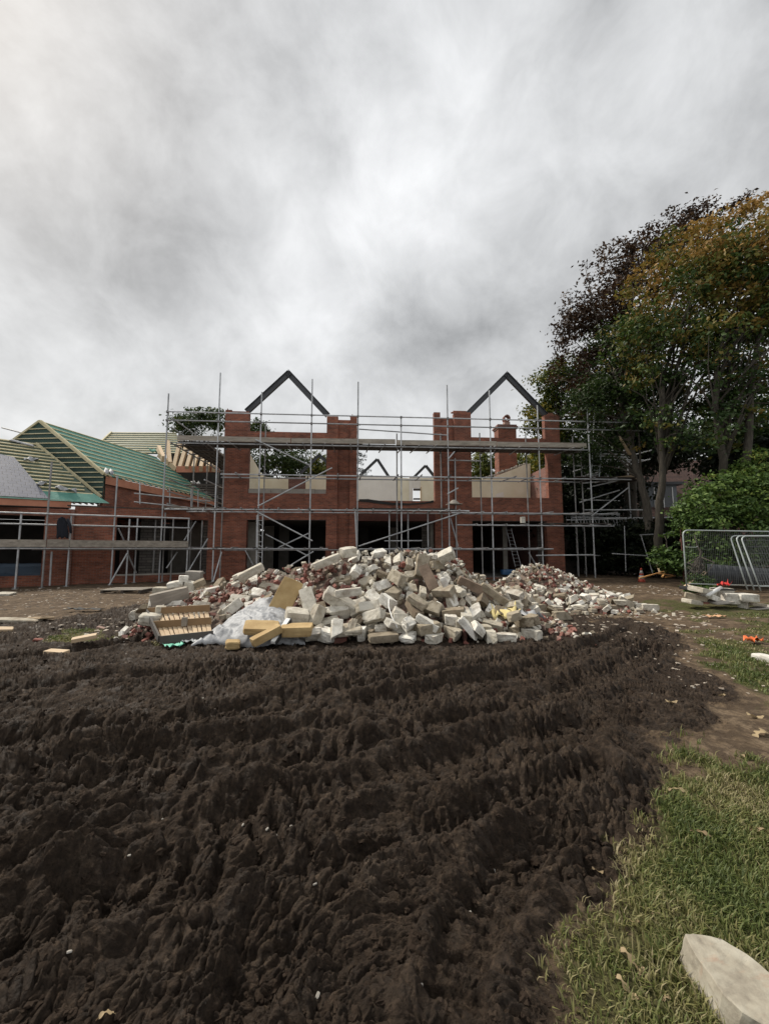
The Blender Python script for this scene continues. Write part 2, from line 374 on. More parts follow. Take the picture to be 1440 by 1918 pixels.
sk = N(n, 'ShaderNodeTexSky'); sk.sky_type = 'NISHITA'; sk.sun_disc = False
sk.sun_elevation = math.asin(sdir.z); sk.sun_rotation = math.atan2(sdir.x, sdir.y); sk.air_density = 1.5; sk.dust_density = 4
n.links.new(sk.outputs[0], bg.inputs[0]); bg.inputs[1].default_value = .08
tc = N(n, 'ShaderNodeTexCoord'); sx = N(n, 'ShaderNodeSeparateXYZ'); n.links.new(tc.outputs['Generated'], sx.inputs[0])
def mth(op, a, b=None, c=None):
    x = N(n, 'ShaderNodeMath', operation=op)
    for i, q in enumerate((a, b, c)):
        if q is None: continue
        if hasattr(q, 'is_linked'): n.links.new(q, x.inputs[i])
        else: x.inputs[i].default_value = q
    return x.outputs[0]
zz = mth('ADD', mth('MAXIMUM', sx.outputs[2], 0), .16)
pxn = mth('DIVIDE', sx.outputs[0], zz); pyn = mth('DIVIDE', sx.outputs[1], zz)
cb = N(n, 'ShaderNodeCombineXYZ'); n.links.new(pxn, cb.inputs[0]); n.links.new(mth('MULTIPLY', pyn, .55), cb.inputs[1])
n1 = nz(n, cb.outputs[0], 1.15, 9, .54, .35); n2 = nz(n, cb.outputs[0], .55, 4, .5, .3); n3 = nz(n, tc.outputs['Generated'], 6.5, 10, .60, .25)
val = mth('ADD', .545, mth('MULTIPLY', mth('SUBTRACT', n1, .5), .46))
val = mth('ADD', val, mth('MULTIPLY', mth('SUBTRACT', n2, .5), .32))
val = mth('ADD', val, mth('MULTIPLY', mth('SUBTRACT', n3, .5), .48))
wob = nz(n, tc.outputs['Generated'], 3.0, 5, .55, .3)
def blob(px, py, rad, amp):
    global val
    d = ray(px, py).normalized(); dp = N(n, 'ShaderNodeVectorMath', operation='DISTANCE'); n.links.new(tc.outputs['Generated'], dp.inputs[0]); dp.inputs[1].default_value = d
    dd = mth('ADD', dp.outputs['Value'], mth('MULTIPLY', mth('SUBTRACT', wob, .5), .9*rad+.08))
    q = mth('DIVIDE', dd, rad); g = mth('POWER', 2.718, mth('MULTIPLY', mth('MULTIPLY', q, q), -1))
    val = mth('ADD', val, mth('MULTIPLY', g, amp))
# the brighter breaks and the heavier cloud bases, as they lie in the sky
blob(560, 520, .22, .16); blob(840, 380, .24, .16); blob(760, 470, .16, .02); blob(1180, 60, .5, .03); blob(0, 0, .4, -.10); blob(430, 620, .2, .02)
blob(800, 620, .18, -.28); blob(310, 455, .17, -.13); blob(100, 690, .28, .02); blob(1330, 420, .35, -.08); blob(960, 560, .16, -.08)
blob(640, 130, .30, -.06); blob(60, 420, .25, -.04); blob(950, 780, .3, .02); blob(200, 720, .3, -.06); blob(60, 80, .45, -.03)
cr = N(n, 'ShaderNodeValToRGB'); e = cr.color_ramp.elements; e[0].position = 0; e[0].color = (0, 0, 0, 1); e[1].position = 1; e[1].color = (.985, .99, 1.0, 1)
e2 = e.new(.5); e2.color = (.495, .50, .503, 1)
n.links.new(mth('MULTIPLY', val, 1.0), cr.inputs[0])
bg2 = N(n, 'ShaderNodeBackground'); n.links.new(cr.outputs[0], bg2.inputs[0]); bg2.inputs[1].default_value = 1.02
mx = N(n, 'ShaderNodeMixShader'); mx.inputs[0].default_value = .93
n.links.new(bg.outputs[0], mx.inputs[1]); n.links.new(bg2.outputs[0], mx.inputs[2]); n.links.new(mx.outputs[0], out.inputs[0])
scene.view_settings.view_transform = 'Standard'; scene.view_settings.look = 'None'; scene.view_settings.exposure = .52; scene.view_settings.gamma = 1
scene.cycles.max_bounces = 5; scene.cycles.transparent_max_bounces = 4

# ============================================================= ground
nr, nc = 900, 1000
inv = np.linspace(1/1.12, 1/26.0, nr); yr = 1/inv
yr = np.concatenate([np.linspace(-8, 1.0, 14), yr, np.geomspace(27.5, 900, 26)])
tin = np.linspace(-1.04, 1.04, nc); tout = np.geomspace(1.06, 4.5, 30)
tt = np.concatenate([-tout[::-1], tin, tout])
Yg, T = np.meshgrid(yr, tt, indexing='ij'); Xg = T*np.maximum(Yg+.45, 1.5)
Hg, mudm, grm = ground_h(Xg, Yg)
far = sstep(24, 40, Yg); Hg = Hg*(1-far)
# the dirt spreads among the rubble and rises at the fence
Hg = Hg + .12*sstep(6.5, 9, Xg)*sstep(9.5, 13, Yg)*(1-far)
R_, C_ = Xg.shape
co = np.stack([Xg, Yg, Hg], -1).reshape(-1, 3).astype(np.float32)
ii = np.arange(R_*C_).reshape(R_, C_)
q = np.stack([ii[:-1, :-1], ii[:-1, 1:], ii[1:, 1:], ii[1:, :-1]], -1).reshape(-1, 4).astype(np.int32)
me = bpy.data.meshes.new('ground'); me.vertices.add(len(co)); me.vertices.foreach_set('co', co.ravel())
me.loops.add(q.size); me.loops.foreach_set('vertex_index', q.ravel()); me.polygons.add(len(q))
me.polygons.foreach_set('loop_start', np.arange(0, q.size, 4, dtype=np.int32)); me.polygons.foreach_set('loop_total', np.full(len(q), 4, np.int32))
for nm, arr in (('mud', mudm), ('turf', grm)):
    at = me.attributes.new(nm, 'FLOAT', 'POINT'); at.data.foreach_set('value', arr.ravel().astype(np.float32))
me.update(); me.validate(); me.shade_smooth()
m, n, b = nt('churned_earth'); v = vec(n)
am = N(n, 'ShaderNodeAttribute', attribute_name='mud').outputs['Fac']; ag = N(n, 'ShaderNodeAttribute', attribute_name='turf').outputs['Fac']
nA = nz(n, v, 5.0, 8, .7); nB = nz(n, v, 26, 8, .7); nC = nz(n, v, .9, 5, .6); nD = nz(n, v, 90, 4, .6)
mudc = ramp(n, nA, [(.3, (.022, .0155, .0113)), (.55, (.039, .0285, .0210)), (.75, (.080, .061, .046))])
mudc = mixc(n, 1.0, mudc, ramp(n, nB, [(.30, (.45, .44, .43)), (.52, (1.0, .97, .93)), (.70, (2.1, 2.0, 1.85))]), 'MULTIPLY')
dirt = ramp(n, nz(n, v, 1.7, 9, .7), [(.3, (.070, .048, .031)), (.5, (.145, .104, .067)), (.70, (.24, .18, .122))])
dirt = mixc(n, 1.0, dirt, ramp(n, nB, [(.3, (.5, .48, .45)), (.55, (1, 1, 1)), (.78, (1.45, 1.45, 1.45))]), 'MULTIPLY')
dirt = mixc(n, ramp(n, nA, [(.44, (0, 0, 0)), (.56, (.85,)*3)]), dirt, (.060, .042, .028))
turf = ramp(n, nz(n, v, 14, 7, .7), [(.3, (.028, .022, .013)), (.5, (.060, .062, .022)), (.7, (.11, .115, .04))])
turf = mixc(n, ramp(n, nz(n, v, 1.6, 5, .6), [(.5, (0, 0, 0)), (.68, (.8,)*3)]), turf, (.10, .078, .045))
def madd(a, b_, op='ADD'):
    x = N(n, 'ShaderNodeMath', operation=op)
    for i, qv in enumerate((a, b_)):
        if hasattr(qv, 'is_linked'): n.links.new(qv, x.inputs[i])
        else: x.inputs[i].default_value = qv
    return x.outputs[0]
fm = ramp(n, madd(am, madd(madd(nB, .5, 'SUBTRACT'), 1.3, 'MULTIPLY')), [(.38, (0, 0, 0)), (.58, (1, 1, 1))])
fg = ramp(n, madd(ag, madd(madd(nB, .5, 'SUBTRACT'), 1.6, 'MULTIPLY')), [(.30, (0, 0, 0)), (.55, (1, 1, 1))])
c = mixc(n, fm, dirt, mudc); c = mixc(n, fg, c, turf)
n.links.new(c, b.inputs['Base Color'])
rg = ramp(n, nz(n, v, 7, 5, .6), [(.36, (.50,)*3), (.5, (.9,)*3)]); rr = mixc(n, fm, (.92, .92, .92), rg); n.links.new(rr, b.inputs['Roughness']); b.inputs['Specular IOR Level'].default_value = .16
hh = madd(madd(nB, 1.0, 'MULTIPLY'), madd(nD, .35, 'MULTIPLY')); bump(n, b, hh, .95, .028)
me.materials.append(m); g = bpy.data.objects.new('ground', me); col.objects.link(g); tag(g, kind='structure')

# ============================================================= main house
H = Frame(0, 22, 4)
hz = lambda py, px=720, d=0: H.uz(px, py, d)[1]
hu = lambda px, py=1000, d=0: H.uz(px, py, d)[0]
T0 = -.25
uL0, uL1 = hu(388, 1020), hu(419, 850); uR = hu(1056, 1000)
A0, A1 = hu(461, 1010), hu(610, 1010); AU0, AU1 = hu(465, 880), hu(611, 880)
r1a, r1b = hu(632, 900), hu(655, 900); C0, C1 = hu(668, 900), hu(814, 900); r2a, r2b = hu(826, 900), hu(852, 900)
B0, B1 = hu(885, 1010), hu(1025, 1010); BU0, BU1 = hu(883, 880), hu(1026, 880)
z_lin = hz(974, 600); z_low = hz(957, 400); z_sillA = hz(924, 540); z_sillB = hz(932, 950); z_sillC = hz(938, 740); z_beam = hz(963, 740); z_beamb = hz(976, 740)
z_top = hz(838, 540); z_wallA = hz(809, 540); z_wallB = hz(820, 950); z_pA = hz(770, 440); z_pB = hz(780, 640); z_pC = hz(774, 865); z_pD = hz(778, 1040)
z_c1 = hz(772, 820); z_n1 = hz(784, 640); z_n2 = hz(781, 838); z_lw = z_low
print('house z', z_lin, z_low, z_sillA, z_top, z_wallA, z_pA)
house = empty('brick_house', H.P(0, 0, 0), 'roofless two storey red brick house shell with two dark steel gable frames', 'house')
uPA = hu(466, 790); uPB = hu(612, 800); uPC = hu(882, 800); uPD = hu(1020, 800); uPD2 = uR
def solid(u, z):
    if u < uL0 or u > uR: return False
    if u < uL1 and z > z_lw: return False
    if A0 < u < A1 and .12 < z < z_lin: return False
    if AU0 < u < AU1 and z_sillA < z < z_top: return False
    if r1a < u < r1b or r2a < u < r2b: return False
    if C0 < u < C1:
        return z_beam < z < z_sillC or z < .05
    if B0 < u < B1 and .05 < z < z_lin: return False
    if BU0 < u < BU1 and z_sillB < z < z_top: return False
    top = z_pA if u < uPA else z_wallA if u < uPB else z_pB if u < C0 else z_c1 if u < r2a else z_pC if u < uPC else z_wallB if u < uPD else z_pD
    return z < top
mb = MB()
wallgrid(mb, H, [uL0, uL1, A0, A1, AU0, AU1, r1a, r1b, C0, C1, r2a, r2b, B0, B1, BU0, BU1, uPA, uPB, uPC, uPD, uR],
  [T0, .05, .12, z_lin, z_lw, z_sillA, z_top, z_sillB, z_sillC, z_beam, z_wallA, z_wallB, z_pA, z_pB, z_pC, z_pD, z_c1], solid, 0, .33)
mb.build('front_wall', M['brick'], house)
mb = MB(); mb.box(H, r1a+.002, r1b-.002, .22, .335, T0, z_n1); mb.build('recessed_panel', M['brick'], house)
mb = MB(); mb.box(H, r2a+.002, r2b-.002, .22, .335, T0, z_n2); mb.build('recessed_panel', M['brick'], house)
# toothed pier tops: loose courses left by the bricklayers
mb = MB()
for a, b_, zt in ((hu(845, 780), uPC, z_pC), (uL1, uL1+.35, z_pA), (hu(655, 780), C0, z_pB), (uPD+.15, uR-.1, z_pD)):
    mb = MB(); mb.box(H, a+.004, b_-.004, .006, .10, zt+.001, zt+.075); mb.box(H, a+.12, b_-.25, .006, .10, zt+.074, zt+.15)
    mb.build('top_course', M['brick'], house)
mb = MB(); mb.box(H, C0+.003, C1-.003, -.045, .3, z_beamb, z_beam-.003); mb.build('lintel', M['rust'], house)
mb = MB()
for a, b_, zs in ((A0, A1, z_lin), (B0, B1, z_lin)):
    mb = MB(); mb.box(H, a-.15, b_+.15, -.004, .05, zs-.012, zs+.0); mb.build('steel_angle', M['steel'], house)
for a, b_, zs in ((AU0, AU1, z_sillA),):
    mb = MB()
    k = 7
    for i in range(k):
        ua = a + (b_-a)*i/k; mb.box(H, ua+.006, a+(b_-a)*(i+1)/k-.006, .12, .32, zs+.002, zs+.27+(.0 if i % 3 else -.02))
    mb.build('block_course', M['mortar'], house)
# slab, side walls, cross walls
zf = z_beam-.02
mb = MB(); mb.box(H, uL0+.34, uR-.34, .34, 11.9, zf-.32, zf+.06); mb.build('first_floor', M['slab'], house)
mb = MB(); mb.box(H, uL0+.34, uR-.34, .34, 11.9, -.2, .10); mb.build('ground_floor', M['slab'], house)
def prism(mb, fr, prof, d0, d1):   # prof list of (u,z)
    k = len(prof); vs = [fr.P(u, d0, z) for u, z in prof] + [fr.P(u, d1, z) for u, z in prof]
    mb.add(vs, [tuple(range(k)), tuple(range(2*k-1, k-1, -1))] + [(i, i+k, (i+1) % k+k, (i+1) % k) for i in range(k)])
def sprism(mb, fr, prof, u0, u1):  # prof list of (d,z), wall running back
    k = len(prof); vs = [fr.P(u0, d, z) for d, z in prof] + [fr.P(u1, d, z) for d, z in prof]
    mb.add(vs, [tuple(range(k-1, -1, -1)), tuple(range(k, 2*k))] + [(i, (i+1) % k, (i+1) % k+k, i+k) for i in range(k)])
# left side wall, inside face cream above the floor
zt0 = hz(847, 465, .3); zt1 = H.uz(490, 878, 2.6)[1]
mb = MB(); sprism(mb, H, [(.332, T0), (11.9, T0), (11.9, zf-.4), (.332, zf-.4)], uL0+.003, uL0+.3); mb.build('side_wall', M['brick'], house)
mb = MB(); sprism(mb, H, [(.332, zf+.07), (2.9, zf+.07), (2.9, zt1), (.332, zt0+.1)], AU0-.42, AU0-.12); mb.build('inner_wall', M['plaster'], house)
# right side wall
zr0 = hz(868, 1024, .4); zr1 = H.uz(998, 880, 2.4)[1]
mb = MB(); sprism(mb, H, [(.332, T0), (11.9, T0), (11.9, zf+1.0), (3.9, zf+1.2), (3.7, zr1-.1), (.332, zr0)], uR-.31, uR-.003); mb.build('side_wall', M['brick_old'], house)
mb = MB(); mb.box(H, uR+.002, uR+.36, 1.2, 1.6, T0, hz(838, 1060, 1.2)); mb.build('buttress', M['brick'], house)
# upper cross walls
def cross(name, pts, d, mat, th=.2):
    pr = [H.uz(px, py, d) for px, py in pts]; mb = MB(); prism(mb, H, pr, d, d+th); return mb.build(name, mat, house)
dA = 3.2
cross('cross_wall', [(478, 946), (540, 946), (540, 896), (497, 893), (487, 884), (478, 878)], dA, M['plaster'])
cross('cross_wall', [(540.3, 946), (572, 946), (572, 893), (540.3, 894)], dA+.01, M['brick_old'])
cross('cross_wall', [(572.3, 946), (632, 946), (632, 894), (598, 890), (572.3, 891)], dA, M['plaster'])
dC = 8
cross('back_wall', [(640, 944), (742, 944), (742, 893), (640, 891)], dC, M['plaster_w'])
cross('back_wall', [(742.2, 944), (766, 944), (766, 896), (742.2, 894)], dC+.02, M['plaster'])
cross('wall_pier', [(766.2, 944), (773, 944), (773, 893), (766.2, 893)], dC, M['plaster_w'])
cross('wall_head', [(773.2, 914), (787, 914), (787, 894), (773.2, 894)], dC, M['plaster_w'])
cross('back_wall', [(787.2, 944), (856, 944), (856, 895), (787.2, 895)], dC, M['plaster'])
cross('door_jamb', [(787.4, 944), (789.5, 944), (789.5, 912), (787.4, 912)], dC-.03, M['timber'], .03)
cross('door_board', [(774, 915), (787, 915), (787, 919), (774, 919)], dC-.05, M['board_dark'], .05)
cross('door_board', [(774, 933), (787, 933), (787, 936), (774, 936)], dC-.05, M['board_dark'], .05)
dB = 3.4
cross('cross_wall', [(868, 940), (961, 940), (961, 879), (925, 893), (905, 898), (868, 898)], dB, M['plaster'])
cross('cross_wall', [(961.2, 940), (993, 940), (993, 868), (982, 870), (961.2, 879)], dB-.02, M['plaster'])
cross('plaster_scar', [(926, 931), (944, 931), (942, 921), (930, 925)], dB-.05, M['plaster_w'], .02)
mb = MB()                                   # loose rubble edge on the raking wall
for i in range(26):
    t = i/25; px = 905+t*78; py = 898-t*28; a = H.W(px, py-1, dB+.1); s_ = random.uniform(.05, .11)
    mb.box(Frame(a.x, a.y, random.uniform(0, 40)), -s_, s_, -s_*.7, s_*.7, a.z-.03, a.z+random.uniform(.03, .12))
mb.build('broken_edge', M['mortar'], house)
# ground floor rooms: back wall and partitions, the gloom put into their dark colours
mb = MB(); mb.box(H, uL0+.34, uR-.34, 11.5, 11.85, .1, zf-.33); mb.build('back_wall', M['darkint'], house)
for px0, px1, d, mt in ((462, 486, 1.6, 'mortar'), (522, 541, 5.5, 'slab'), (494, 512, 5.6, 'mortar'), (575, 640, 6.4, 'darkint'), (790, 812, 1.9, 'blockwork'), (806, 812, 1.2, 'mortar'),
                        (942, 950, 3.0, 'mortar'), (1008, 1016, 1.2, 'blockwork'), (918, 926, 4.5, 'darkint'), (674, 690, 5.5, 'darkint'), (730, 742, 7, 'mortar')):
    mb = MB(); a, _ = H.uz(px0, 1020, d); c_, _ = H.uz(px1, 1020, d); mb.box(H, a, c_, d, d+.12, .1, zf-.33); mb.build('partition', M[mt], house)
# steel gable frames
def ibeam(mb, a, b_, h, w, nrm):
    a = Vector(a); b_ = Vector(b_); t = (b_-a).normalized(); up = nrm.cross(t).normalized()
    if up.z < 0: up = -up
    for off, hh_, ww in ((h/2-.01, .02, w), (-h/2+.01, .02, w), (0, h-.04, .014)):
        q0 = a+up*off; q1 = b_+up*off
        mb.hexa([p + nrm*(sx*ww/2) + up*(sz*hh_/2) for sz in (-1, 1) for p, sx in ((q0, -1), (q0, 1), (q1, 1), (q1, -1))])
for (lx, ly), (ax, ay), (rx, ry) in (((462, 771), (540.5, 699), (614, 778)), ((874, 777), (949, 702), (1025, 781))):
    P0, P1, P2 = H.W(lx, ly, .16), H.W(ax, ay, .16), H.W(rx, ry, .16)
    mb = MB(); ibeam(mb, P0, P1+Vector((.06, 0, .05)), .30, .20, H.n); ibeam(mb, P2, P1+Vector((-.06, 0, .05)), .30, .196, H.n)
    gf = mb.build('gable_frame', M['steel'], house)
    mb = MB(); mb.beam(P1+Vector((0, 0, -.17)), P1+Vector((0, 0, .2)), .012, .24, H.n); mb.build('ridge_plate', M['steel'], gf)
for L, A, R2 in (((562, 887), (598, 852), (640, 893)), ((672, 893), (706.5, 860), (728, 893)), ((772, 897), (797, 872), (817, 897))):
    P0, P1, P2 = H.W(*L, 11.6), H.W(*A, 11.6), H.W(*R2, 11.6)
    mb = MB(); ibeam(mb, P0, P1, .22, .18, H.n); ibeam(mb, P2, P1, .22, .176, H.n); mb.build('gable_frame', M['steel'], house)
# sheet of dark membrane sagging over the middle sill
mb = MB(); prev = None
pts = [(672, 936), (690, 936), (712, 939), (736, 942.5), (765, 944), (795, 942), (812, 938)]
vs = []
for i, (px, py) in enumerate(pts):
    u, z = H.uz(px, py, -.03)
    vs += [H.P(u, -.05, z-.10-.05*math.sin(i)), H.P(u, -.03, z+.03), H.P(u, .30, z+.06+.03*math.sin(i*2))]
mb.add(vs, [(3*i+j, 3*i+3+j, 3*i+4+j, 3*i+1+j) for i in range(len(pts)-1) for j in (0, 1)]); o = mb.build('membrane_flap', M['darkint'], house)
sd = o.modifiers.new('s', 'SOLIDIFY'); sd.thickness = .012
# chimney
mb = MB(); dCh = 5.2
u0, _ = H.uz(934, 850, dCh); u1, _ = H.uz(968, 850, dCh); zc = H.uz(950, 803, dCh)[1]
mb.box(H, u0, u1, dCh, dCh+.85, zf, zc)
ch = mb.build('chimney', M['brick'], house)
mb = MB(); z2 = H.uz(950, 796, dCh)[1]
mb.box(H, u0-.05, u1+.05, dCh-.05, dCh+.9, zc+.002, zc+.11); mb.box(H, u0-.11, u1+.11, dCh-.11, dCh+.96, zc+.112, z2-.08); mb.box(H, u0-.04, u1+.04, dCh-.04, dCh+.89, z2-.078, z2+.04)
mb.build('chimney_cap', M['brick_old'], ch)
um, zm = H.uz(948, 786, dCh+.4); pc = H.P(um, dCh+.4, zm); mb = MB()
k = 20                                           # a clay pot lying on its side: an open ring
for i in range(k):
    a0 = 2*math.pi*i/k; a1 = 2*math.pi*(i+1)/k
    f = lambda a, r, d: pc + H.e*(r*math.cos(a)) + Vector((0, 0, r*math.sin(a)*1.15+.05)) + H.n*d
    mb.hexa([f(a0, .16, -.2), f(a1, .16, -.2), f(a1, .16, .2), f(a0, .16, .2), f(a0, .24, -.2), f(a1, .24, -.2), f(a1, .24, .2), f(a0, .24, .2)])
mb.box(Frame(pc.x, pc.y, 4), -.2, .2, -.2, .2, z2+.045, pc.z-.20)
mb.build('chimney_pot', M['loose_brick'], ch)

# ============================================================= left wing
Wg = Frame(-9.45, 21.35, 28)
wu = lambda px, py=1000, d=0: Wg.uz(px, py, d)[0]
wz = lambda px, py, d=0: Wg.uz(px, py, d)[1]
wing = empty('brick_wing', Wg.P(0, 0, 0), 'single storey brick wing with green felted roofs, timber battens and part slated slope', 'house wing')
D0, D1 = wu(217), wu(388); E0, E1 = wu(-330), wu(82); F0, F1 = wu(100), wu(137)
ztop = wz(260, 953); ztopL = wz(60, 951); zo = wz(300, 971.5); zsl = wz(300, 1077); zol = wz(40, 965); zsl2 = wz(40, 1079)
uEnd = 0
mb = MB()
def ws(u, z):
    if E0 < u < E1 and zsl2 < z < zol: return False
    if D0 < u < D1 and zsl < z < zo: return False
    return z < (ztop if u > F1 else ztopL)
wallgrid(mb, Wg, [E0-2, E0, E1, F1, D0, D1, uEnd-.002], [T0, zsl, zsl2, zo, zol, ztop, ztopL], ws, 0, .3); mb.build('front_wall', M['brick'], wing)
mb = MB(); mb.box(Wg, F1+.01, uEnd-.02, .302, 5.2, ztop-.35, ztop-.03); mb.build('flat_roof', M['darkint'], wing)
mb = MB(); mb.box(Wg, F1-.3, uEnd-.02, -.03, .33, ztop+.002, ztop+.05); mb.build('coping', M['board_dark'], wing)
mb = MB(); mb.box(Wg, E0-2, uEnd-.3, .302, 6, -.2, .12); mb.build('floor', M['slab'], wing)
mb = MB(); mb.box(Wg, E0-2, F1, .302, 6, ztopL-.2, ztopL-.02); mb.build('ceiling', M['darkint'], wing)
mb = MB(); mb.box(Wg, E0-2, uEnd+2.4, 6.0, 6.2, -.2, ztop-.36); mb.build('back_wall', M['darkint'], wing)  # run on past the wing end to block light leaking from behind
for a, b_, d, mt in ((262, 300, 2.0, 'blockwork'), (316, 378, 3.6, 'slab'), (225, 252, 4.0, 'brick_old'), (380, 392, .9, 'blockwork'), (84, 99, .6, 'timber')):
    mb = MB(); mb.box(Wg, wu(a, 1020, d), wu(b_, 1020, d), d, d+.14, .13, ztop-.37); mb.build('partition', M[mt], wing)
mb = MB(); mb.box(Wg, D0+.02, D1-.02, .05, .4, zsl+.002, zsl+.07); mb.build('sill', M['mortar'], wing)
mb = MB(); mb.box(Wg, F1-.1, F1+.02, -.14, -.004, T0, ztopL-.02); mb.build('pipe_chase', M['brick_old'], wing)
# near roof: fascia, slates, battened slope
E0p = atY(0, 930, 17.2); E1p = atY(191, 931, 20.2); E1p.z = E0p.z+.12; Vp = atY(73, 832, 21.2)
ed = (E1p-E0p).normalized(); E0x = E0p - ed*4.5; Rp = Vp - ed*((Vp-E0x).dot(ed)-1.2)
def slope(name, pts, mat, parent, th=.06):
    n_ = (pts[1]-pts[0]).cross(pts[2]-pts[0]).normalized()
    if n_.z < 0: n_ = -n_
    k = len(pts); mb = MB(); mb.add([p for p in pts]+[p-n_*th for p in pts], [tuple(range(k)), tuple(range(2*k-1, k-1, -1))]+[(i, i+k, (i+1) % k+k, (i+1) % k) for i in range(k)])
    return mb.build(name, mat, parent), n_
def battens(name, a0, a1, b0, b1, k, n_, mat, parent, w=.05, h=.03, t0=.03, t1=.98, jit=.0):
    mb = MB()
    for i in range(k):
        t = t0+(t1-t0)*i/(k-1); p = a0.lerp(b0, t)+n_*(h/2+.004); q = a1.lerp(b1, t)+n_*(h/2+.004)
        if jit: q = q.lerp(p, random.uniform(0, jit)); p = p.lerp(q, random.uniform(0, jit*.3))
        mb.beam(p, q, w, h, n_)
    return mb.build(name, mat, parent)
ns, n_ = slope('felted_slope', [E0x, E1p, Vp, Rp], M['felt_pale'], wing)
battens('roof_battens', E0x, E1p, Rp, Vp, 15, n_, M['batten'], ns, .075, .05, .12, .98, .03)
# loose torn felt at the eaves
zA = lambda s, t: E0x.lerp(E1p, s).lerp(Rp.lerp(Vp, s), t)
slope('felt_strip', [zA(.47, -.03)+n_*.05, zA(1.03, -.03)+n_*.05, zA(1.0, .13)+n_*.05, zA(.62, .10)+n_*.05], M['felt'], wing, .01)
mb = MB(); k = 18
Lc = (E1p-E0x).length
px_on = lambda px, py: (lambda r: CAM + r*((E0x-CAM).dot(n_)/r.dot(n_)))(ray(px, py))
sl = [px_on(-260, 900), px_on(91, 936), px_on(26, 858), px_on(-90, 835)]
sl[0] = zA(0, 0.0)
slope('slated_slope', [p+n_*.07 for p in sl], M['slate'], wing, .05)
for i, (px, py, ln, ww, tw) in enumerate(((58, 866, .6, .22, .2), (78, 912, .4, .2, .2), (122, 918, .8, .2, -.2))):
    a = px_on(px, py)+n_*.09; mb = MB(); vs = []
    for j in range(6):
        for k_ in range(3):
            vs.append(a + ed*(ln*(j/5-.5)) + (n_.cross(ed))*(ww*(k_/2-.5)+tw*(j/5)) + n_*(.10*math.sin(j*1.7+k_*2+i)+.05))
    mb.add(vs, [(j*3+k_, j*3+k_+1, j*3+k_+4, j*3+k_+3) for j in range(5) for k_ in range(2)])
    o = mb.build('torn_underlay', M['poly'], wing, True); o.modifiers.new('s', 'SOLIDIFY').thickness = .008
mb = MB(); mb.beam(px_on(17, 826)+n_*.09, px_on(63, 838)+n_*.09, .16, .08, n_); mb.build('ridge_wrap', M['poly'], wing, bevel=.04)
fz = Vector((0, 0, -.19)); mb = MB(); f1 = atY(138, 941, 18.95); f1.z = E0x.z-.0; back = Wg.n*.0
fo = Vector((ed.y, -ed.x, 0))*.08
f1 = E0x + ed*((f1-E0x).dot(ed)); mb.beam(E0x+fz+fo, f1+fz+fo, .04, .36); mb.build('fascia', M['fascia'], wing)
mb = MB(); mb.beam(E0x+fz+Vector((-ed.y, ed.x, 0))*.75+Vector((0, 0, -.2)), f1+fz+Vector((-ed.y, ed.x, 0))*.5+Vector((0, 0, -.2)), 1.4, .04); mb.build('soffit', M['darkint'], wing)
mb = MB()
for i in range(5):
    a = f1.lerp(E1p, (i+.5)/5)+Vector((0, 0, -.12)); mb.beam(a+fo*1.5, a+Vector((-ed.y, ed.x, 0))*.9+Vector((0, 0, .25)), .05, .14)
mb.build('rafter_feet', M['board'], wing)
# rear block with ridge running back
AX = atY(76, 789, 21.4); FR = atY(197, 889, 21.4); hd = Vector((math.sin(math.radians(10)), math.cos(math.radians(10)), 0))
rl = 8.6; ridgeB = AX + hd*rl; eaveB = FR + hd*(rl+1.6)
eaveB.z = FR.z-.12
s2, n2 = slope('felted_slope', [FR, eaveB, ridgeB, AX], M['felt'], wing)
battens('roof_battens', FR, eaveB, AX, ridgeB, 10, n2, M['batten'], s2, .05, .045, .05, .985)
mb = MB(); mb.beam(AX+n2*.03, FR+n2*.03+(FR-AX)*.02, .11, .11, n2); mb.build('verge_board', M['batten'], wing)
GL = Vector((AX.x-(FR.x-AX.x), AX.y, FR.z)); lowl = 0
slope('felted_slope', [GL, AX, ridgeB, GL+hd*rl], M['felt'], wing)
# gable face, felted and battened
zb = FR.z-1.55; g0 = Vector((GL.x, AX.y-.05, zb)); g1 = Vector((FR.x, FR.y-.05, zb))
AXg = AX+Vector((0, -.05, -.03)); FRg = FR+Vector((0, -.05, -.03)); GLg = GL+Vector((0, -.05, -.03))
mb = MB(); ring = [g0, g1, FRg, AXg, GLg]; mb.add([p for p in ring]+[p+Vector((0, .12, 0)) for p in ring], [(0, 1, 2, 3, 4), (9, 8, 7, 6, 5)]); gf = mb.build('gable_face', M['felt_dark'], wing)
mb = MB(); k = 16
for i in range(1, k):
    z = AX.z-.15-(AX.z-zb-.2)*i/k; half = (FR.x-AX.x)*min(1, (AX.z-z)/(AX.z-FR.z))-.03
    mb.beam((AX.x-half, AX.y-.09, z-.05), (AX.x+half, AX.y-.09, z), .035, .05, Vector((0, 0, 1)))
mb.build('gable_battens', M['batten'], gf)
mb = MB(); mb.beam(AX+Vector((0, -.09, 0)), GL+Vector((0, -.09, 0)), .06, .1); mb.beam(AX+Vector((0, -.10, 0)), FR+Vector((0, -.10, 0)), .06, .13); mb.beam(Vp+Vector((-.0, -.16, -.0)), atY(192, 931, 20.9)+Vector((0, -.1, 0)), .09, .13); mb.build('gable_board', M['batten'], gf)
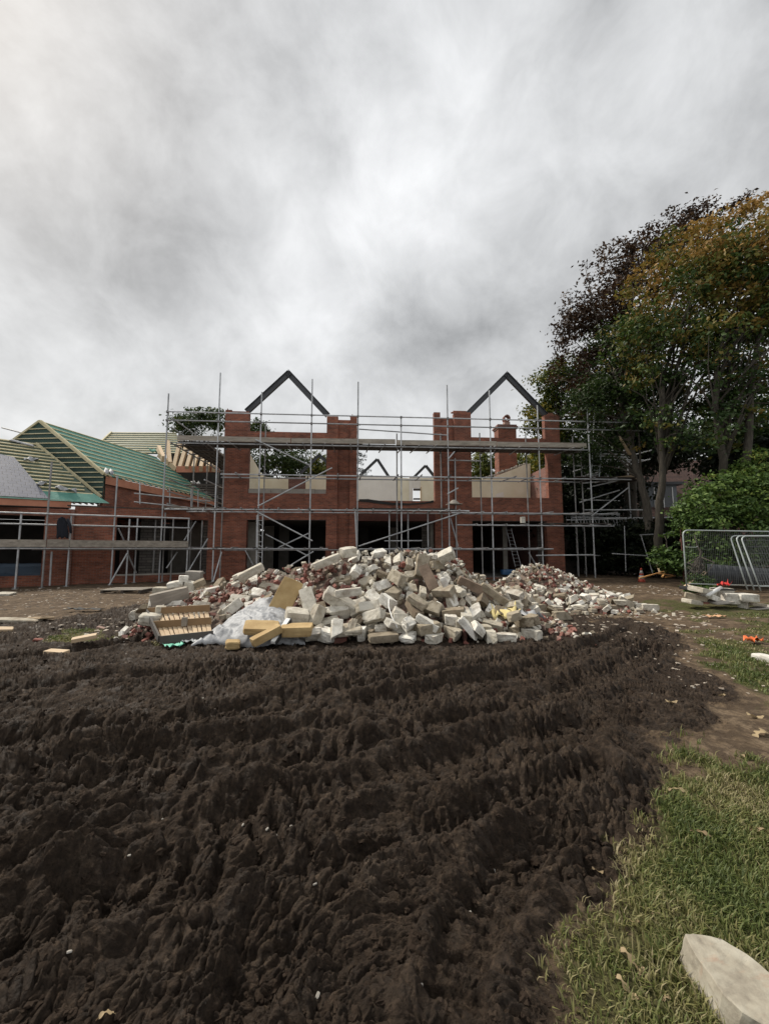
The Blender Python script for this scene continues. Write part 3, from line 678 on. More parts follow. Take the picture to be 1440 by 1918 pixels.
# fascia and wall of the rear block
mb = MB(); mb.beam(FR+Vector((.06, 0, -.3)), eaveB+Vector((.06, 0, -.3)), .04, .42); mb.build('fascia', M['fascia'], wing)
mb = MB(); wa = FR+Vector((-.06, .05, 0)); wb = eaveB+Vector((-.06, 0, 0)); qz = wz(260, 950)-.6
mb.hexa([Vector((wa.x-.3, wa.y, qz)), Vector((wa.x, wa.y, qz)), Vector((wb.x, wb.y, qz)), Vector((wb.x-.3, wb.y, qz)), Vector((wa.x-.3, wa.y, FR.z-.2)), Vector((wa.x, wa.y, FR.z-.2)), Vector((wb.x, wb.y, FR.z-.3)), Vector((wb.x-.3, wb.y, FR.z-.3))]); mb.build('upper_wall', M['brick'], wing)
mb = MB()
for i in range(22):
    a = FR.lerp(eaveB, (i+.5)/22)+Vector((.06, 0, -.03)); mb.beam(a+Vector((-.3, 0, .16)), a+Vector((.09, 0, -.04)), .05, .07)
mb.build('rafter_feet', M['timber'], wing)
# crumpled felt ends
for (px, py, Y, ln) in ((204, 883, 21.2, .5), (290, 845, 28.5, 1.2), (368, 905, 28, .9)):
    a = atY(px, py, Y); mb = MB(); vs = []
    for j in range(6):
        for k_ in range(3): vs.append(a+hd*(ln*(j/5-.5))+Vector((.3*(k_/2-.5), 0, -.25*(k_/2-.5)+.12*math.sin(j*2.1+k_*1.3+px))))
    mb.add(vs, [(j*3+k_, j*3+k_+1, j*3+k_+4, j*3+k_+3) for j in range(5) for k_ in range(2)]); o = mb.build('torn_underlay', M['poly'] if px != 290 else M['felt'], wing, True); o.modifiers.new('s', 'SOLIDIFY').thickness = .008
# far striped slope
a, b_, c_, d_ = atY(168, 848, 33), atY(345, 850, 35), atY(330, 811, 38), atY(209, 810, 36.5)
s3, n3_ = slope('felted_slope', [a, b_, c_, d_], M['felt_pale'], wing); battens('roof_battens', a, b_, d_, c_, 10, n3_, M['batten'], s3, .09, .05)
mb = MB(); mb.beam(d_+n3_*.06, a+n3_*.06, .12, .12, n3_); mb.build('verge_board', M['batten'], wing)
# open rafters over the link
mb = MB(); pA, pB = atY(297, 852, 27), atY(330, 879, 26.4); pC = atY(412, 879, 27.5)
mb.beam(pB, pC, .1, .42); mb.build('wall_plate', M['fascia'], wing)
mb = MB(); mb.beam(pA, pB, .12, .3); mb.build('hip_rafter', M['timber'], wing)
for i, (bx, tx, ty) in enumerate(((306, 297, 842), (318, 314, 832), (326, 338, 829), (337, 351, 834), (350, 362, 839), (362, 372, 846), (376, 383, 851), (389, 392, 856), (400, 402, 862))):
    mb = MB(); by = 878 if bx > 326 else 852+(bx-297)*.85
    mb.beam(atY(bx, by, 26.6), atY(tx, ty-3, 28.6), .22, .42); mb.build('rafter', M['timber'], wing)
mb = MB(); a = atY(296, 843, 28.6); b_ = atY(412, 838, 30); mb.hexa([Vector((p.x, p.y+o_, z_)) for z_ in (3.2, a.z+.15) for p, o_ in ((a, 1.5), (b_, 1.5), (b_, 1.8), (a, 1.8))]); mb.build('inner_wall', M['darkint'], wing)  # dark backing added to shut off bright sky behind the rafters
mb = MB(); mb.tube(atY(4, 801, 24), atY(50, 813, 22.5), .04); tag(mb.build('scaffold_pole', M['tube_dark'], None, origin=atY(4, 801, 24)), 'single grey pole sticking out over the far left ridge', 'scaffold pole')
# ============================================================= scaffolds
RT = .036
def tubes(root, fr, name, lst, d, mat='tube', r=RT, ext=0):
    for it in lst:
        (x0, y0), (x1, y1) = it[0], it[1]; d0, d1 = (it[2], it[3]) if len(it) > 2 else (d, d)
        a = fr.W(x0, y0, d0); b_ = fr.W(x1, y1, d1)
        mb = MB(); mb.tube(a, b_, r); mb.build(name, M[mat], root)
def upright(root, fr, px, ptop, pbase, d, mat='tube', zb=None, r=RT):
    u, z1 = fr.uz(px, ptop, d); p = fr.P(u, d, 0); z0 = gz(p.x, p.y)-.03 if zb is None else zb
    mb = MB(); mb.tube(fr.P(u, d, z0), fr.P(u, d, z1), r)
    o = mb.build('standard', M[mat], root)
    if zb is None:
        mb = MB(); mb.box(Frame(p.x, p.y, 4), -.075, .075, -.075, .075, z0, z0+.05); mb.build('base_plate', M['tube_dark'], o)
    return u
sc = empty('scaffold', H.P(0, -1.5, 0), 'tall two lift tube scaffold with boarded decks across the front of the main house', 'scaffold')
DO, DI = -1.55, -.38
outer = []
for px, pt in ((316, 737), (413, 698), (490.5, 734), (585, 710), (670.8, 715), (751, 781), (837, 721), (916, 731), (1006, 759), (1099.5, 766)):
    outer.append(upright(sc, H, px, pt, 1080, DO))
inner = []
for px, pt in ((421, 835), (498, 794), (743, 812), (825, 812), (898, 811), (984, 811), (1072, 817), (1086, 819)):
    inner.append(upright(sc, H, px, pt, 1075, DI, 'tube_dark'))
for px, pt, d in ((852, 858, -.75), (729, 958, -.9), (801, 953, -.9), (764, 958, -.9)): upright(sc, H, px, pt, 1070, d)
def uline(y0p, x0p, x1p, d, z=None):
    """a level tube at the height seen at x0p,y0p, running to x1p"""
    u0, z0 = H.uz(x0p, y0p, d); u1 = H.uz(x1p, y0p, d)[0]; return u0, u1, z0
lev = {}
for nm, key, px, py, x0, x1, d, mt in (
    ('guard_rail', 'g1', 700, 780, 311, 1206, DO-.05, 'tube'), ('guard_rail', 'g2', 700, 795.5, 311, 1206, DO-.05, 'tube'),
    ('ledger', 'dk', 700, 836, 330, 1100, DO-.05, 'tube'), ('ledger', 'dk2', 700, 841, 345, 1098, DI, 'tube_dark'),
    ('ledger', 'm1', 700, 892, 413, 1182, DO-.05, 'tube'), ('ledger', 'm2', 700, 898, 414, 1085, DI, 'tube'),
    ('ledger', 'l1', 700, 956, 308, 879, DO-.05, 'tube'), ('ledger', 'l2', 700, 961, 308, 1140, DI, 'tube'), ('ledger', 'l3', 900, 961, 845, 1160, DO-.05, 'tube'),
    ('ledger', 'b1', 500, 1028, 300, 614, DO-.05, 'tube'), ('ledger', 'b2', 900, 1028.5, 672, 1036, DO-.05, 'tube'), ('ledger', 'b3', 700, 1030, 420, 1020, DI, 'tube_dark'),
    ('ledger', 'c1', 1050, 1040, 1004, 1111, DO-.05, 'tube'), ('ledger', 'p1', 900, 984, 856, 1150, DO-.1, 'tube'),
    ('ledger', 'q1', 730, 1013, 720, 790, -.9, 'tube'), ('ledger', 'q2', 830, 862, 838, 900, DO+.05, 'tube_dark')):
    u0, z0 = H.uz(px, py, d); a, b_ = hu(x0, py, d), hu(x1, py, d)
    mb = MB(); sag = random.uniform(-.015, .015)
    mb.tube(H.P(a, d, z0+sag), H.P(b_, d, z0-sag), RT); o = mb.build(nm, M[mt], sc); lev[key] = (z0, a, b_, d)
# couplers where ledgers cross the standards
ncp = 0
for key in ('g1', 'g2', 'dk', 'm1', 'l1', 'b1', 'b2', 'l3'):
    z0, a, b_, d = lev[key]
    for u in outer:
        if a-.05 < u < b_+.05 and ncp < 60:
            mb = MB(); p = H.P(u, DO-.02, z0); f = Frame(p.x, p.y, random.uniform(0, 10))
            mb.box(f, -.045, .045, -.06, .05, z0-.055, z0+.055); mb.tube(p+H.e*.04, p+H.e*.13+Vector((0, 0, random.uniform(-.05, .05))), .014, 5); mb.build('coupler', M['coupler'], sc); ncp += 1
# transoms: short tubes across, ends sticking out at slight angles
nt_ = 0
for key, cnt in (('dk', 26), ('m1', 14), ('l1', 20), ('b1', 9), ('b2', 9), ('l3', 8), ('p1', 8)):
    z0, a, b_, d = lev[key]
    for i in range(cnt):
        u = a+(b_-a)*(i+.5+random.uniform(-.25, .25))/cnt; sk_ = random.uniform(-.12, .3)
        mb = MB(); mb.tube(H.P(u+sk_, DO-random.uniform(.12, .38), z0+.06), H.P(u, -.08, z0+.065), RT*.95); mb.build('transom', M['tube_dark' if random.random() < .7 else 'coupler'], sc); nt_ += 1
# boarded deck
zdk = lev['dk'][0]+.095; ua, ub = hu(332, 812, DO), hu(1098, 834, DO)
seg = [ua, hu(545, 815, DO), hu(741, 820, DO), hu(930, 828, DO), ub]
for j in range(5):
    for i in range(4):
        d0 = DO+.05+j*.235; mb = MB(); mb.box(H, seg[i]+.01+j*.07, seg[i+1]-.01+j*.05 if i < 3 else seg[i+1]-random.uniform(0, .3), d0, d0+.225, zdk+.001*j, zdk+.038+.001*j)
        mb.build('deck_board', M['board_dark'], sc)
for i in range(4):
    z_ = zdk+.04; mb = MB(); t_ = random.uniform(-.02, .02)
    mb.hexa([H.P(seg[i]+.02, DO-.02, z_+t_), H.P(seg[i+1]-.02, DO-.02-.01*i, z_-t_), H.P(seg[i+1]-.02, DO+.02, z_-t_), H.P(seg[i]+.02, DO+.02, z_+t_),
             H.P(seg[i]+.02, DO-.02, z_+.255+t_), H.P(seg[i+1]-.02, DO-.02-.01*i, z_+.255-t_), H.P(seg[i+1]-.02, DO+.02, z_+.255-t_), H.P(seg[i]+.02, DO+.02, z_+.255+t_)])
    mb.build('toe_board', M['board'], sc)
# lift one: a run of boards in the middle and at the right
for (x0, x1, y, d0, k, mt) in ((662, 855, 953, -1.5, 4, 'board_dark'), (1010, 1148, 981, -1.6, 3, 'board_dark'), (1075, 1196, 894, -1.4, 4, 'board_dark'), (300, 412, 951, -1.4, 3, 'board')):
    for j in range(k):
        d = d0+j*.235; u0, z0 = H.uz((x0+x1)/2, y, d0); mb = MB(); mb.box(H, hu(x0, y, d)+random.uniform(0, .2), hu(x1, y, d)-random.uniform(0, .25), d, d+.225, z0-.0, z0+.038); mb.build('deck_board', M[mt], sc)
# braces
tubes(sc, H, 'brace', [((478, 823), (583, 873)), ((483, 948), (622, 876)), ((480, 958), (585, 1013)), ((521, 1026), (578, 999), -.3, -.4), ((498, 1001), (578, 1042), -.5, -1.4),
  ((544, 1059), (587, 1033)), ((399, 1090), (415, 1034), -1.65, -1.2), ((672, 1023), (859, 962)), ((843, 970), (858, 1024), -1.3, -1.3), ((665, 958), (668, 1024)),
  ((459, 1030), (474, 1058), -.4, -.4), ((990, 1035), (1003, 1058), -.4, -.4), ((1107, 967), (1177, 913)), ((839, 860), (851, 846)), ((838, 925), (858, 914))], DO-.11)
tubes(sc, H, 'guard_rail', [((672, 803.6), (837, 815))], DI-.1)
# lattice ladder beam used as an upright in the left bay, and two more
def lattice(root, fr, x0, y0, x1, y1, wpx, d, k, name='lattice_beam', r=.024):
    a0, b0 = fr.W(x0, y0, d), fr.W(x1, y1, d); t = (b0-a0); sd = t.normalized().cross(fr.n).normalized()*wpx
    mb = MB(); mb.tube(a0, b0, r, 6); mb.tube(a0+sd, b0+sd, r, 6)
    for i in range(k+1): p = a0+t*(i/k); mb.tube(p, p+sd+(t/k*(.6 if i % 2 else 0) if i < k else sd*0), r*.6, 5)
    return mb.build(name, M['tube_bright'], root)
lattice(sc, H, 491, 1055, 492, 965, .30, -.75, 9); lattice(sc, H, 463, 1060, 459, 985, .16, .5, 7, r=.015)
# return of the scaffold down the left side of the house
ret = empty('scaffold', H.P(hu(330, 900, 2), 3, 0), 'scaffold return running back beside the left gable of the main house above the felted roof', 'scaffold')
ur0 = hu(330, 812, DO); ur1 = uL1-.15
zd = zdk
for j in range(5):
    u_ = ur0+.05+j*.27
    if u_ > ur1-.2: break
    for i in range(3):
        mb = MB(); mb.box(H, u_, u_+.225, -1.0+i*2.9, -1.0+(i+1)*2.9-.03+random.uniform(-.2, 0), zd-.06, zd-.022); mb.build('deck_board', M['board_dark'], ret)
for i in range(10):
    d = -1.1+i*.95; mb = MB(); mb.tube(H.P(ur0-.25, d, zd-.10), H.P(ur1+.05, d+random.uniform(-.1, .1), zd-.10), RT); mb.build('transom', M['coupler'], ret)
for (u_, zz_, nm, mt) in ((ur0-.1, zd-.16, 'ledger', 'tube_dark'), (ur1-.1, zd-.16, 'ledger', 'tube_dark'), (ur0-.1, zd+.62, 'guard_rail', 'tube'), (ur0-.1, zd+1.1, 'guard_rail', 'tube'),
                    (ur0-.1, zd-2.0, 'ledger', 'tube_dark'), (ur1-.1, zd-2.0, 'ledger', 'tube'), (ur0-.1, zd-2.6, 'guard_rail', 'tube_dark'), (ur1-.1, zd-2.9, 'guard_rail', 'tube_dark'), (ur0-.1, zd-3.2, 'ledger', 'tube_dark'), (ur1-.12, zd-3.5, 'ledger', 'tube')):
    mb = MB(); mb.tube(H.P(u_, -1.9, zz_), H.P(u_, 7.8, zz_), RT); mb.build(nm, M[mt], ret)
for i, d in enumerate((.9, 2.9, 4.9, 6.9)):
    for u_ in (ur0-.04, ur1-.04):
        mb = MB(); p = H.P(u_, d, 0); mb.tube(H.P(u_, d, -.02), H.P(u_, d, zd+(1.25 if u_ == ur0-.04 else .02)), RT); mb.build('standard', M['tube_dark'], ret)
for i in range(8):
    d = .3+i*.95; mb = MB(); mb.tube(H.P(ur0-.3, d, zd-1.93), H.P(ur1+.05, d, zd-1.93), RT); mb.build('transom', M['coupler'], ret)
    mb = MB(); mb.box(H, ur0+.1, ur1-.1, d, d+.22, zd-1.89, zd-1.85); mb.build('deck_board', M['board_dark'], ret)
# side scaffold at the right
rs = empty('scaffold', H.P(hu(1110, 1000), 1, 0), 'smaller side scaffold with sloping rails right of the main house before the trees', 'scaffold')
for px, pt, d in ((1073, 842, 1.4), (1173, 834, 1.2), (1121, 890, 2.8), (1075, 920, 3), (1166, 905, 3.5)): upright(rs, H, px, pt, 1075, d, 'tube')
tubes(rs, H, 'rail', [((1085, 860), (1205, 862)), ((1075, 872), (1160, 876)), ((1088, 936), (1160, 938), 1.2, 1.2), ((1073, 883), (1220, 843)), ((1073, 897), (1217, 860)), ((1085, 848), (1180, 852)), ((1088, 853), (1180, 856)), ((1102, 864), (1180, 865)), ((1104, 893), (1127, 887)), ((1060, 842), (1175, 844), 1.4, 1.4)], .2, 'tube_bright')
tubes(rs, H, 'post', [((1137, 862), (1133, 899)), ((1143, 862), (1138, 897))], .1, 'tube_bright')
tubes(rs, H, 'brace', [((1105, 912), (1188, 893)), ((1090, 905), (1182, 897)), ((1085, 941), (1160, 918)), ((1100, 915), (1106, 915))], .3, 'tube_bright')
for j in range(5):
    u0, z0 = H.uz(1130, 899, .2); mb = MB(); mb.box(H, hu(1060, 899, .2)+.1*j, hu(1198, 899, .2)-.12*j, .2+j*.235, .42+j*.235, z0, z0+.04); mb.build('deck_board', M['board_dark'], rs)
mb = MB(); a = [H.W(px, py, .1) for px, py in ((1150, 893), (1202, 898), (1201, 888))]; mb.add([p for p in a]+[p+H.n*.04 for p in a], [(0, 1, 2), (5, 4, 3), (0, 3, 4, 1), (1, 4, 5, 2), (2, 5, 3, 0)]); mb.build('board_end', M['timber'], rs)
for (x0, y0, x1, y1, d, k) in ((1070, 970, 1205, 970, .4, 16), (1060, 968, 1160, 966, 1.6, 12)):
    lattice(rs, H, x0, y0, x1, y1, -.42, d, k)
tubes(rs, H, 'ledger', [((1060, 974), (1266, 969)), ((1095, 955), (1205, 955)), ((1085, 1040), (1150, 1041))], .5, 'tube_bright')
for px, pt, d in ((1078, 985, 1.0), (1091, 985, 1.6)): upright(rs, H, px, pt, 1070, d, 'tube_dark')
# wing scaffold
wsf = empty('scaffold', Wg.P(-4, -1.2, 0), 'low scaffold with one grey board run in front of the single storey wing', 'scaffold')
WD = -1.25
for px, pt, d, m_ in ((97, 865, WD, 'tube_dark'), (220, 891, WD, 'tube'), (134, 966, WD+.1, 'tube'), (40, 963, WD, 'tube'), (35, 1028, -.5, 'tube'), (-60, 870, WD, 'tube'), (258, 971, -.3, 'tube'),
                   (243, 972, WD+.1, 'tube'), (354, 970, WD, 'tube'), (325, 971, -.3, 'tube_dark'), (379, 975, -.3, 'tube_dark'), (310, 960, -.3, 'tube_dark'), (292, 973, .6, 'tube_dark')): upright(wsf, Wg, px, pt, 1090, d, m_)
for nm, px, py, x0, x1, d in (('guard_rail', 180, 965.5, -200, 356, WD-.05), ('guard_rail', 180, 985, -200, 356, WD-.05), ('ledger', 180, 1027.5, -200, 418, WD-.05), ('ledger', 180, 1029, 60, 390, -.35)):
    u0, z0 = Wg.uz(px, py, d); mb = MB(); mb.tube(Wg.P(wu(x0, py, d), d, z0), Wg.P(wu(x1, py, d), d, z0), RT); mb.build(nm, M['tube'], wsf)
_, zb1 = Wg.uz(180, 1025, WD); xs_ = [-220, 88, 131, 353]
_, zb2 = Wg.uz(180, 1012, WD)
for i in range(3):
    mb = MB(); mb.box(Wg, wu(xs_[i], 1020, WD)+.02, wu(xs_[i+1], 1020, WD)-.01, WD-.12-.01*i, WD-.08, zb1+.0, zb2+.02*(i % 2)); mb.build('toe_board', M['board'], wsf)
for j in range(4):
    mb = MB(); mb.box(Wg, wu(-200, 1024, WD), wu(350, 1024, WD)-.1*j, WD-.05+j*.235, WD+.175+j*.235, zb1+.0, zb1+.038); mb.build('deck_board', M['board_dark'], wsf)
tubes(wsf, Wg, 'brace', [((204, 1097), (238, 1037), WD-.1, WD-.1), ((239, 1037), (255, 1073), WD, -.3), ((351, 1073), (389, 1009), WD, -.4), ((345, 1012), (367, 976), -.4, -.3), ((312, 1064), (332, 1034), -.4, -.3), ((93, 1097), (97, 1033), WD+.3, WD+.3), ((222, 990), (232, 1012), -.6, -.3)], WD)
# rail on the flat roof behind
fl = empty('guard_rail', Wg.P(-2, 1, ztop), 'light guard rail standing on the flat roof below the orange fascia', 'guard rail')
for px, y0, y1 in ((262, 903, 944), (318, 912, 948), (358, 915, 950), (371, 918, 950)):
    mb = MB(); mb.tube(Wg.W(px, y1, .6), Wg.W(px, y0, .6), RT*.9); mb.build('post', M['tube'], fl)
for y in (924, 940): mb = MB(); mb.tube(Wg.W(251, y, .6), Wg.W(394, y+15, .6), RT*.9); mb.build('rail', M['tube'], fl)
# ladder up the right end
ld = empty('ladder', H.W(1118, 893, -.2), 'aluminium pole ladder tied upright beside the right brick pier', 'ladder')
s1a, s1b = H.W(1114, 764, -.6), H.W(1107, 893, -.9); s2a, s2b = H.W(1131, 765, -.6), H.W(1122, 893, -.9)
for a, b_ in ((s1a, s1b), (s2a, s2b)): mb = MB(); mb.tube(a, b_, .028); mb.build('stile', M['galv'], ld)
for i in range(15): t = (i+.6)/15; mb = MB(); mb.tube(s1a.lerp(s1b, t), s2a.lerp(s2b, t), .016, 6); mb.build('rung', M['galv'], ld)
# leaning ladder in the right ground floor opening
l2 = empty('ladder', H.W(960, 1060, .6), 'grey ladder leaning inside the right ground floor opening', 'ladder')
for a, b_ in (((948, 990), (965, 1062)), ((957, 990), (976, 1062))): mb = MB(); mb.tube(H.W(*a, 1.2), H.W(*b_, .7), .022); mb.build('stile', M['tube'], l2)
for i in range(11): t = (i+.5)/11; mb = MB(); mb.tube(H.W(948+17*t, 990+72*t, 1.2-.5*t), H.W(957+19*t, 990+72*t, 1.2-.5*t), .013, 6); mb.build('rung', M['tube'], l2)
# small things on the scaffold
u_, z_ = H.uz(850, 944, -1.0); cr = empty('mortar_board', H.P(u_, -1.0, z_), 'grey mortar board heaped with mortar on the middle deck beside the right pier', 'mortar board')
mb = MB(); mb.box(H, u_-.38, u_+.38, -1.3, -.7, z_-.03, z_+.0); mb.build('board', M['board'], cr)
mb = MB(); k = 12
for j in range(4):
    for i in range(k):
        an = 2*math.pi*i/k; rr = .3*(1-j/4)**.8*(1+.2*math.sin(i*3+j)); mb.v.append(tuple(H.P(u_+rr*math.cos(an), -1+rr*.8*math.sin(an), z_+.002+j*.07+.01*math.sin(i*5))))
for j in range(3):
    for i in range(k): mb.f.append((j*k+i, j*k+(i+1) % k, (j+1)*k+(i+1) % k, (j+1)*k+i))
mb.f.append(tuple(3*k+i for i in range(k))); mb.build('mortar', M['mortar'], cr, True)
for (px, py, d, lab) in ((979, 975, -1.1, 'loose concrete block on end on the low right deck'),):
    u_, z_ = H.uz(px, py, d); mb = MB(); mb.box(H, u_-.11, u_+.11, d-.1, d+.1, z_-.14, z_+.2); tag(mb.build('concrete_block', M['block'], None, origin=H.P(u_, d, z_-.14), bevel=.012), lab, 'block')
def bx(name, mat, c, dims, rot, label, cat, group=None, bevel=.01, rough=0, kind=None):
    """rectangular solid with worn corners"""
    b_ = bmesh.new(); bmesh.ops.create_cube(b_, size=1)
    if rough:
        bmesh.ops.subdivide_edges(b_, edges=b_.edges[:], cuts=4, use_grid_fill=True); sd = random.random()*50
        for v in b_.verts:
            e_ = sum(abs(abs(c_)-.5) < .02 for c_ in v.co)
            f = mnoise.fractal(v.co*3+Vector((sd, 0, 0)), 1, 2, 3)*rough + (rough*.9*(e_-1) if e_ > 1 else 0)
            v.co *= 1-max(-rough*.6, f)
    for v in b_.verts: v.co = Vector((v.co.x*dims[0], v.co.y*dims[1], v.co.z*dims[2]))
    me = bpy.data.meshes.new(name); b_.to_mesh(me); b_.free(); me.materials.append(mat); box_uv(me)
    o = bpy.data.objects.new(name, me); col.objects.link(o); o.location = c; o.rotation_euler = [math.radians(a) for a in rot]
    if bevel and not rough: bv = o.modifiers.new('b', 'BEVEL'); bv.width = bevel; bv.segments = 2
    ORG[o.name] = Vector(c); return tag(o, label, cat, group, kind)
# jacket hung on the wing scaffold
u_, z_ = Wg.uz(118, 968, WD); mb = MB(); prof = [(0, .05, .0), (.05, .26, -.12), (.5, .30, -.05), (.95, .24, .05)]
p0 = Wg.P(u_, WD-.1, z_); vs = []
for i in range(9):
    t = i/8; wdt = .10+.11*math.sin(min(1, t*2.2)*1.57)*(1-.25*t); 
    for k in range(9):
        s_ = (k/8-.5)*2; vs.append(p0+Wg.e*(s_*wdt+.06*t)-Wg.n*(.09*math.cos(s_*1.4)+.03*math.sin(k*2.4+i*.5))+Vector((0, 0, -t*.92-.08*abs(s_)*(1-t)-.05*math.sin(k*1.9)*t)))
mb.add(vs, [(i*9+k, i*9+k+1, (i+1)*9+k+1, (i+1)*9+k) for i in range(8) for k in range(8)])
jk = mb.build('jacket', M['cloth'], None, True, origin=p0); jk.modifiers.new('s', 'SOLIDIFY').thickness = .04; tag(jk, 'dark navy jacket hung over the rail of the wing scaffold', 'jacket')
mb = MB(); mb.path([p0+Wg.e*.18+Vector((0, 0, -.1)), p0+Wg.e*.30-Wg.n*.08+Vector((0, 0, -.40)), p0+Wg.e*.36-Wg.n*.12+Vector((0, 0, -.72))], [.07, .06, .045]); mb.build('sleeve', M['cloth'], jk, True)
# blue sheeted pallets inside the wing opening
for px, y, w_, lab in ((40, 1066, 2.2, 'low stack wrapped in dull blue sheet inside the wing opening'),):
    u_, z_ = Wg.uz(px, y, 1.5); bx('wrapped_stack', plain('dull_blue_sheet', (.04, .07, .11), .5), Wg.P(u_, 1.5, .62), (w_, 1, .7), (0, 0, 28), lab, 'wrapped stack', rough=.05)
u_, z_ = H.uz(950, 1068, 1.6); bx('plastic_crate', M['plastic_blue'], H.P(u_, 1.0, .32), (1.2, .5, .3), (0, 0, 4), 'bright blue plastic sheeted crate on the floor in the right opening', 'crate', rough=.06)

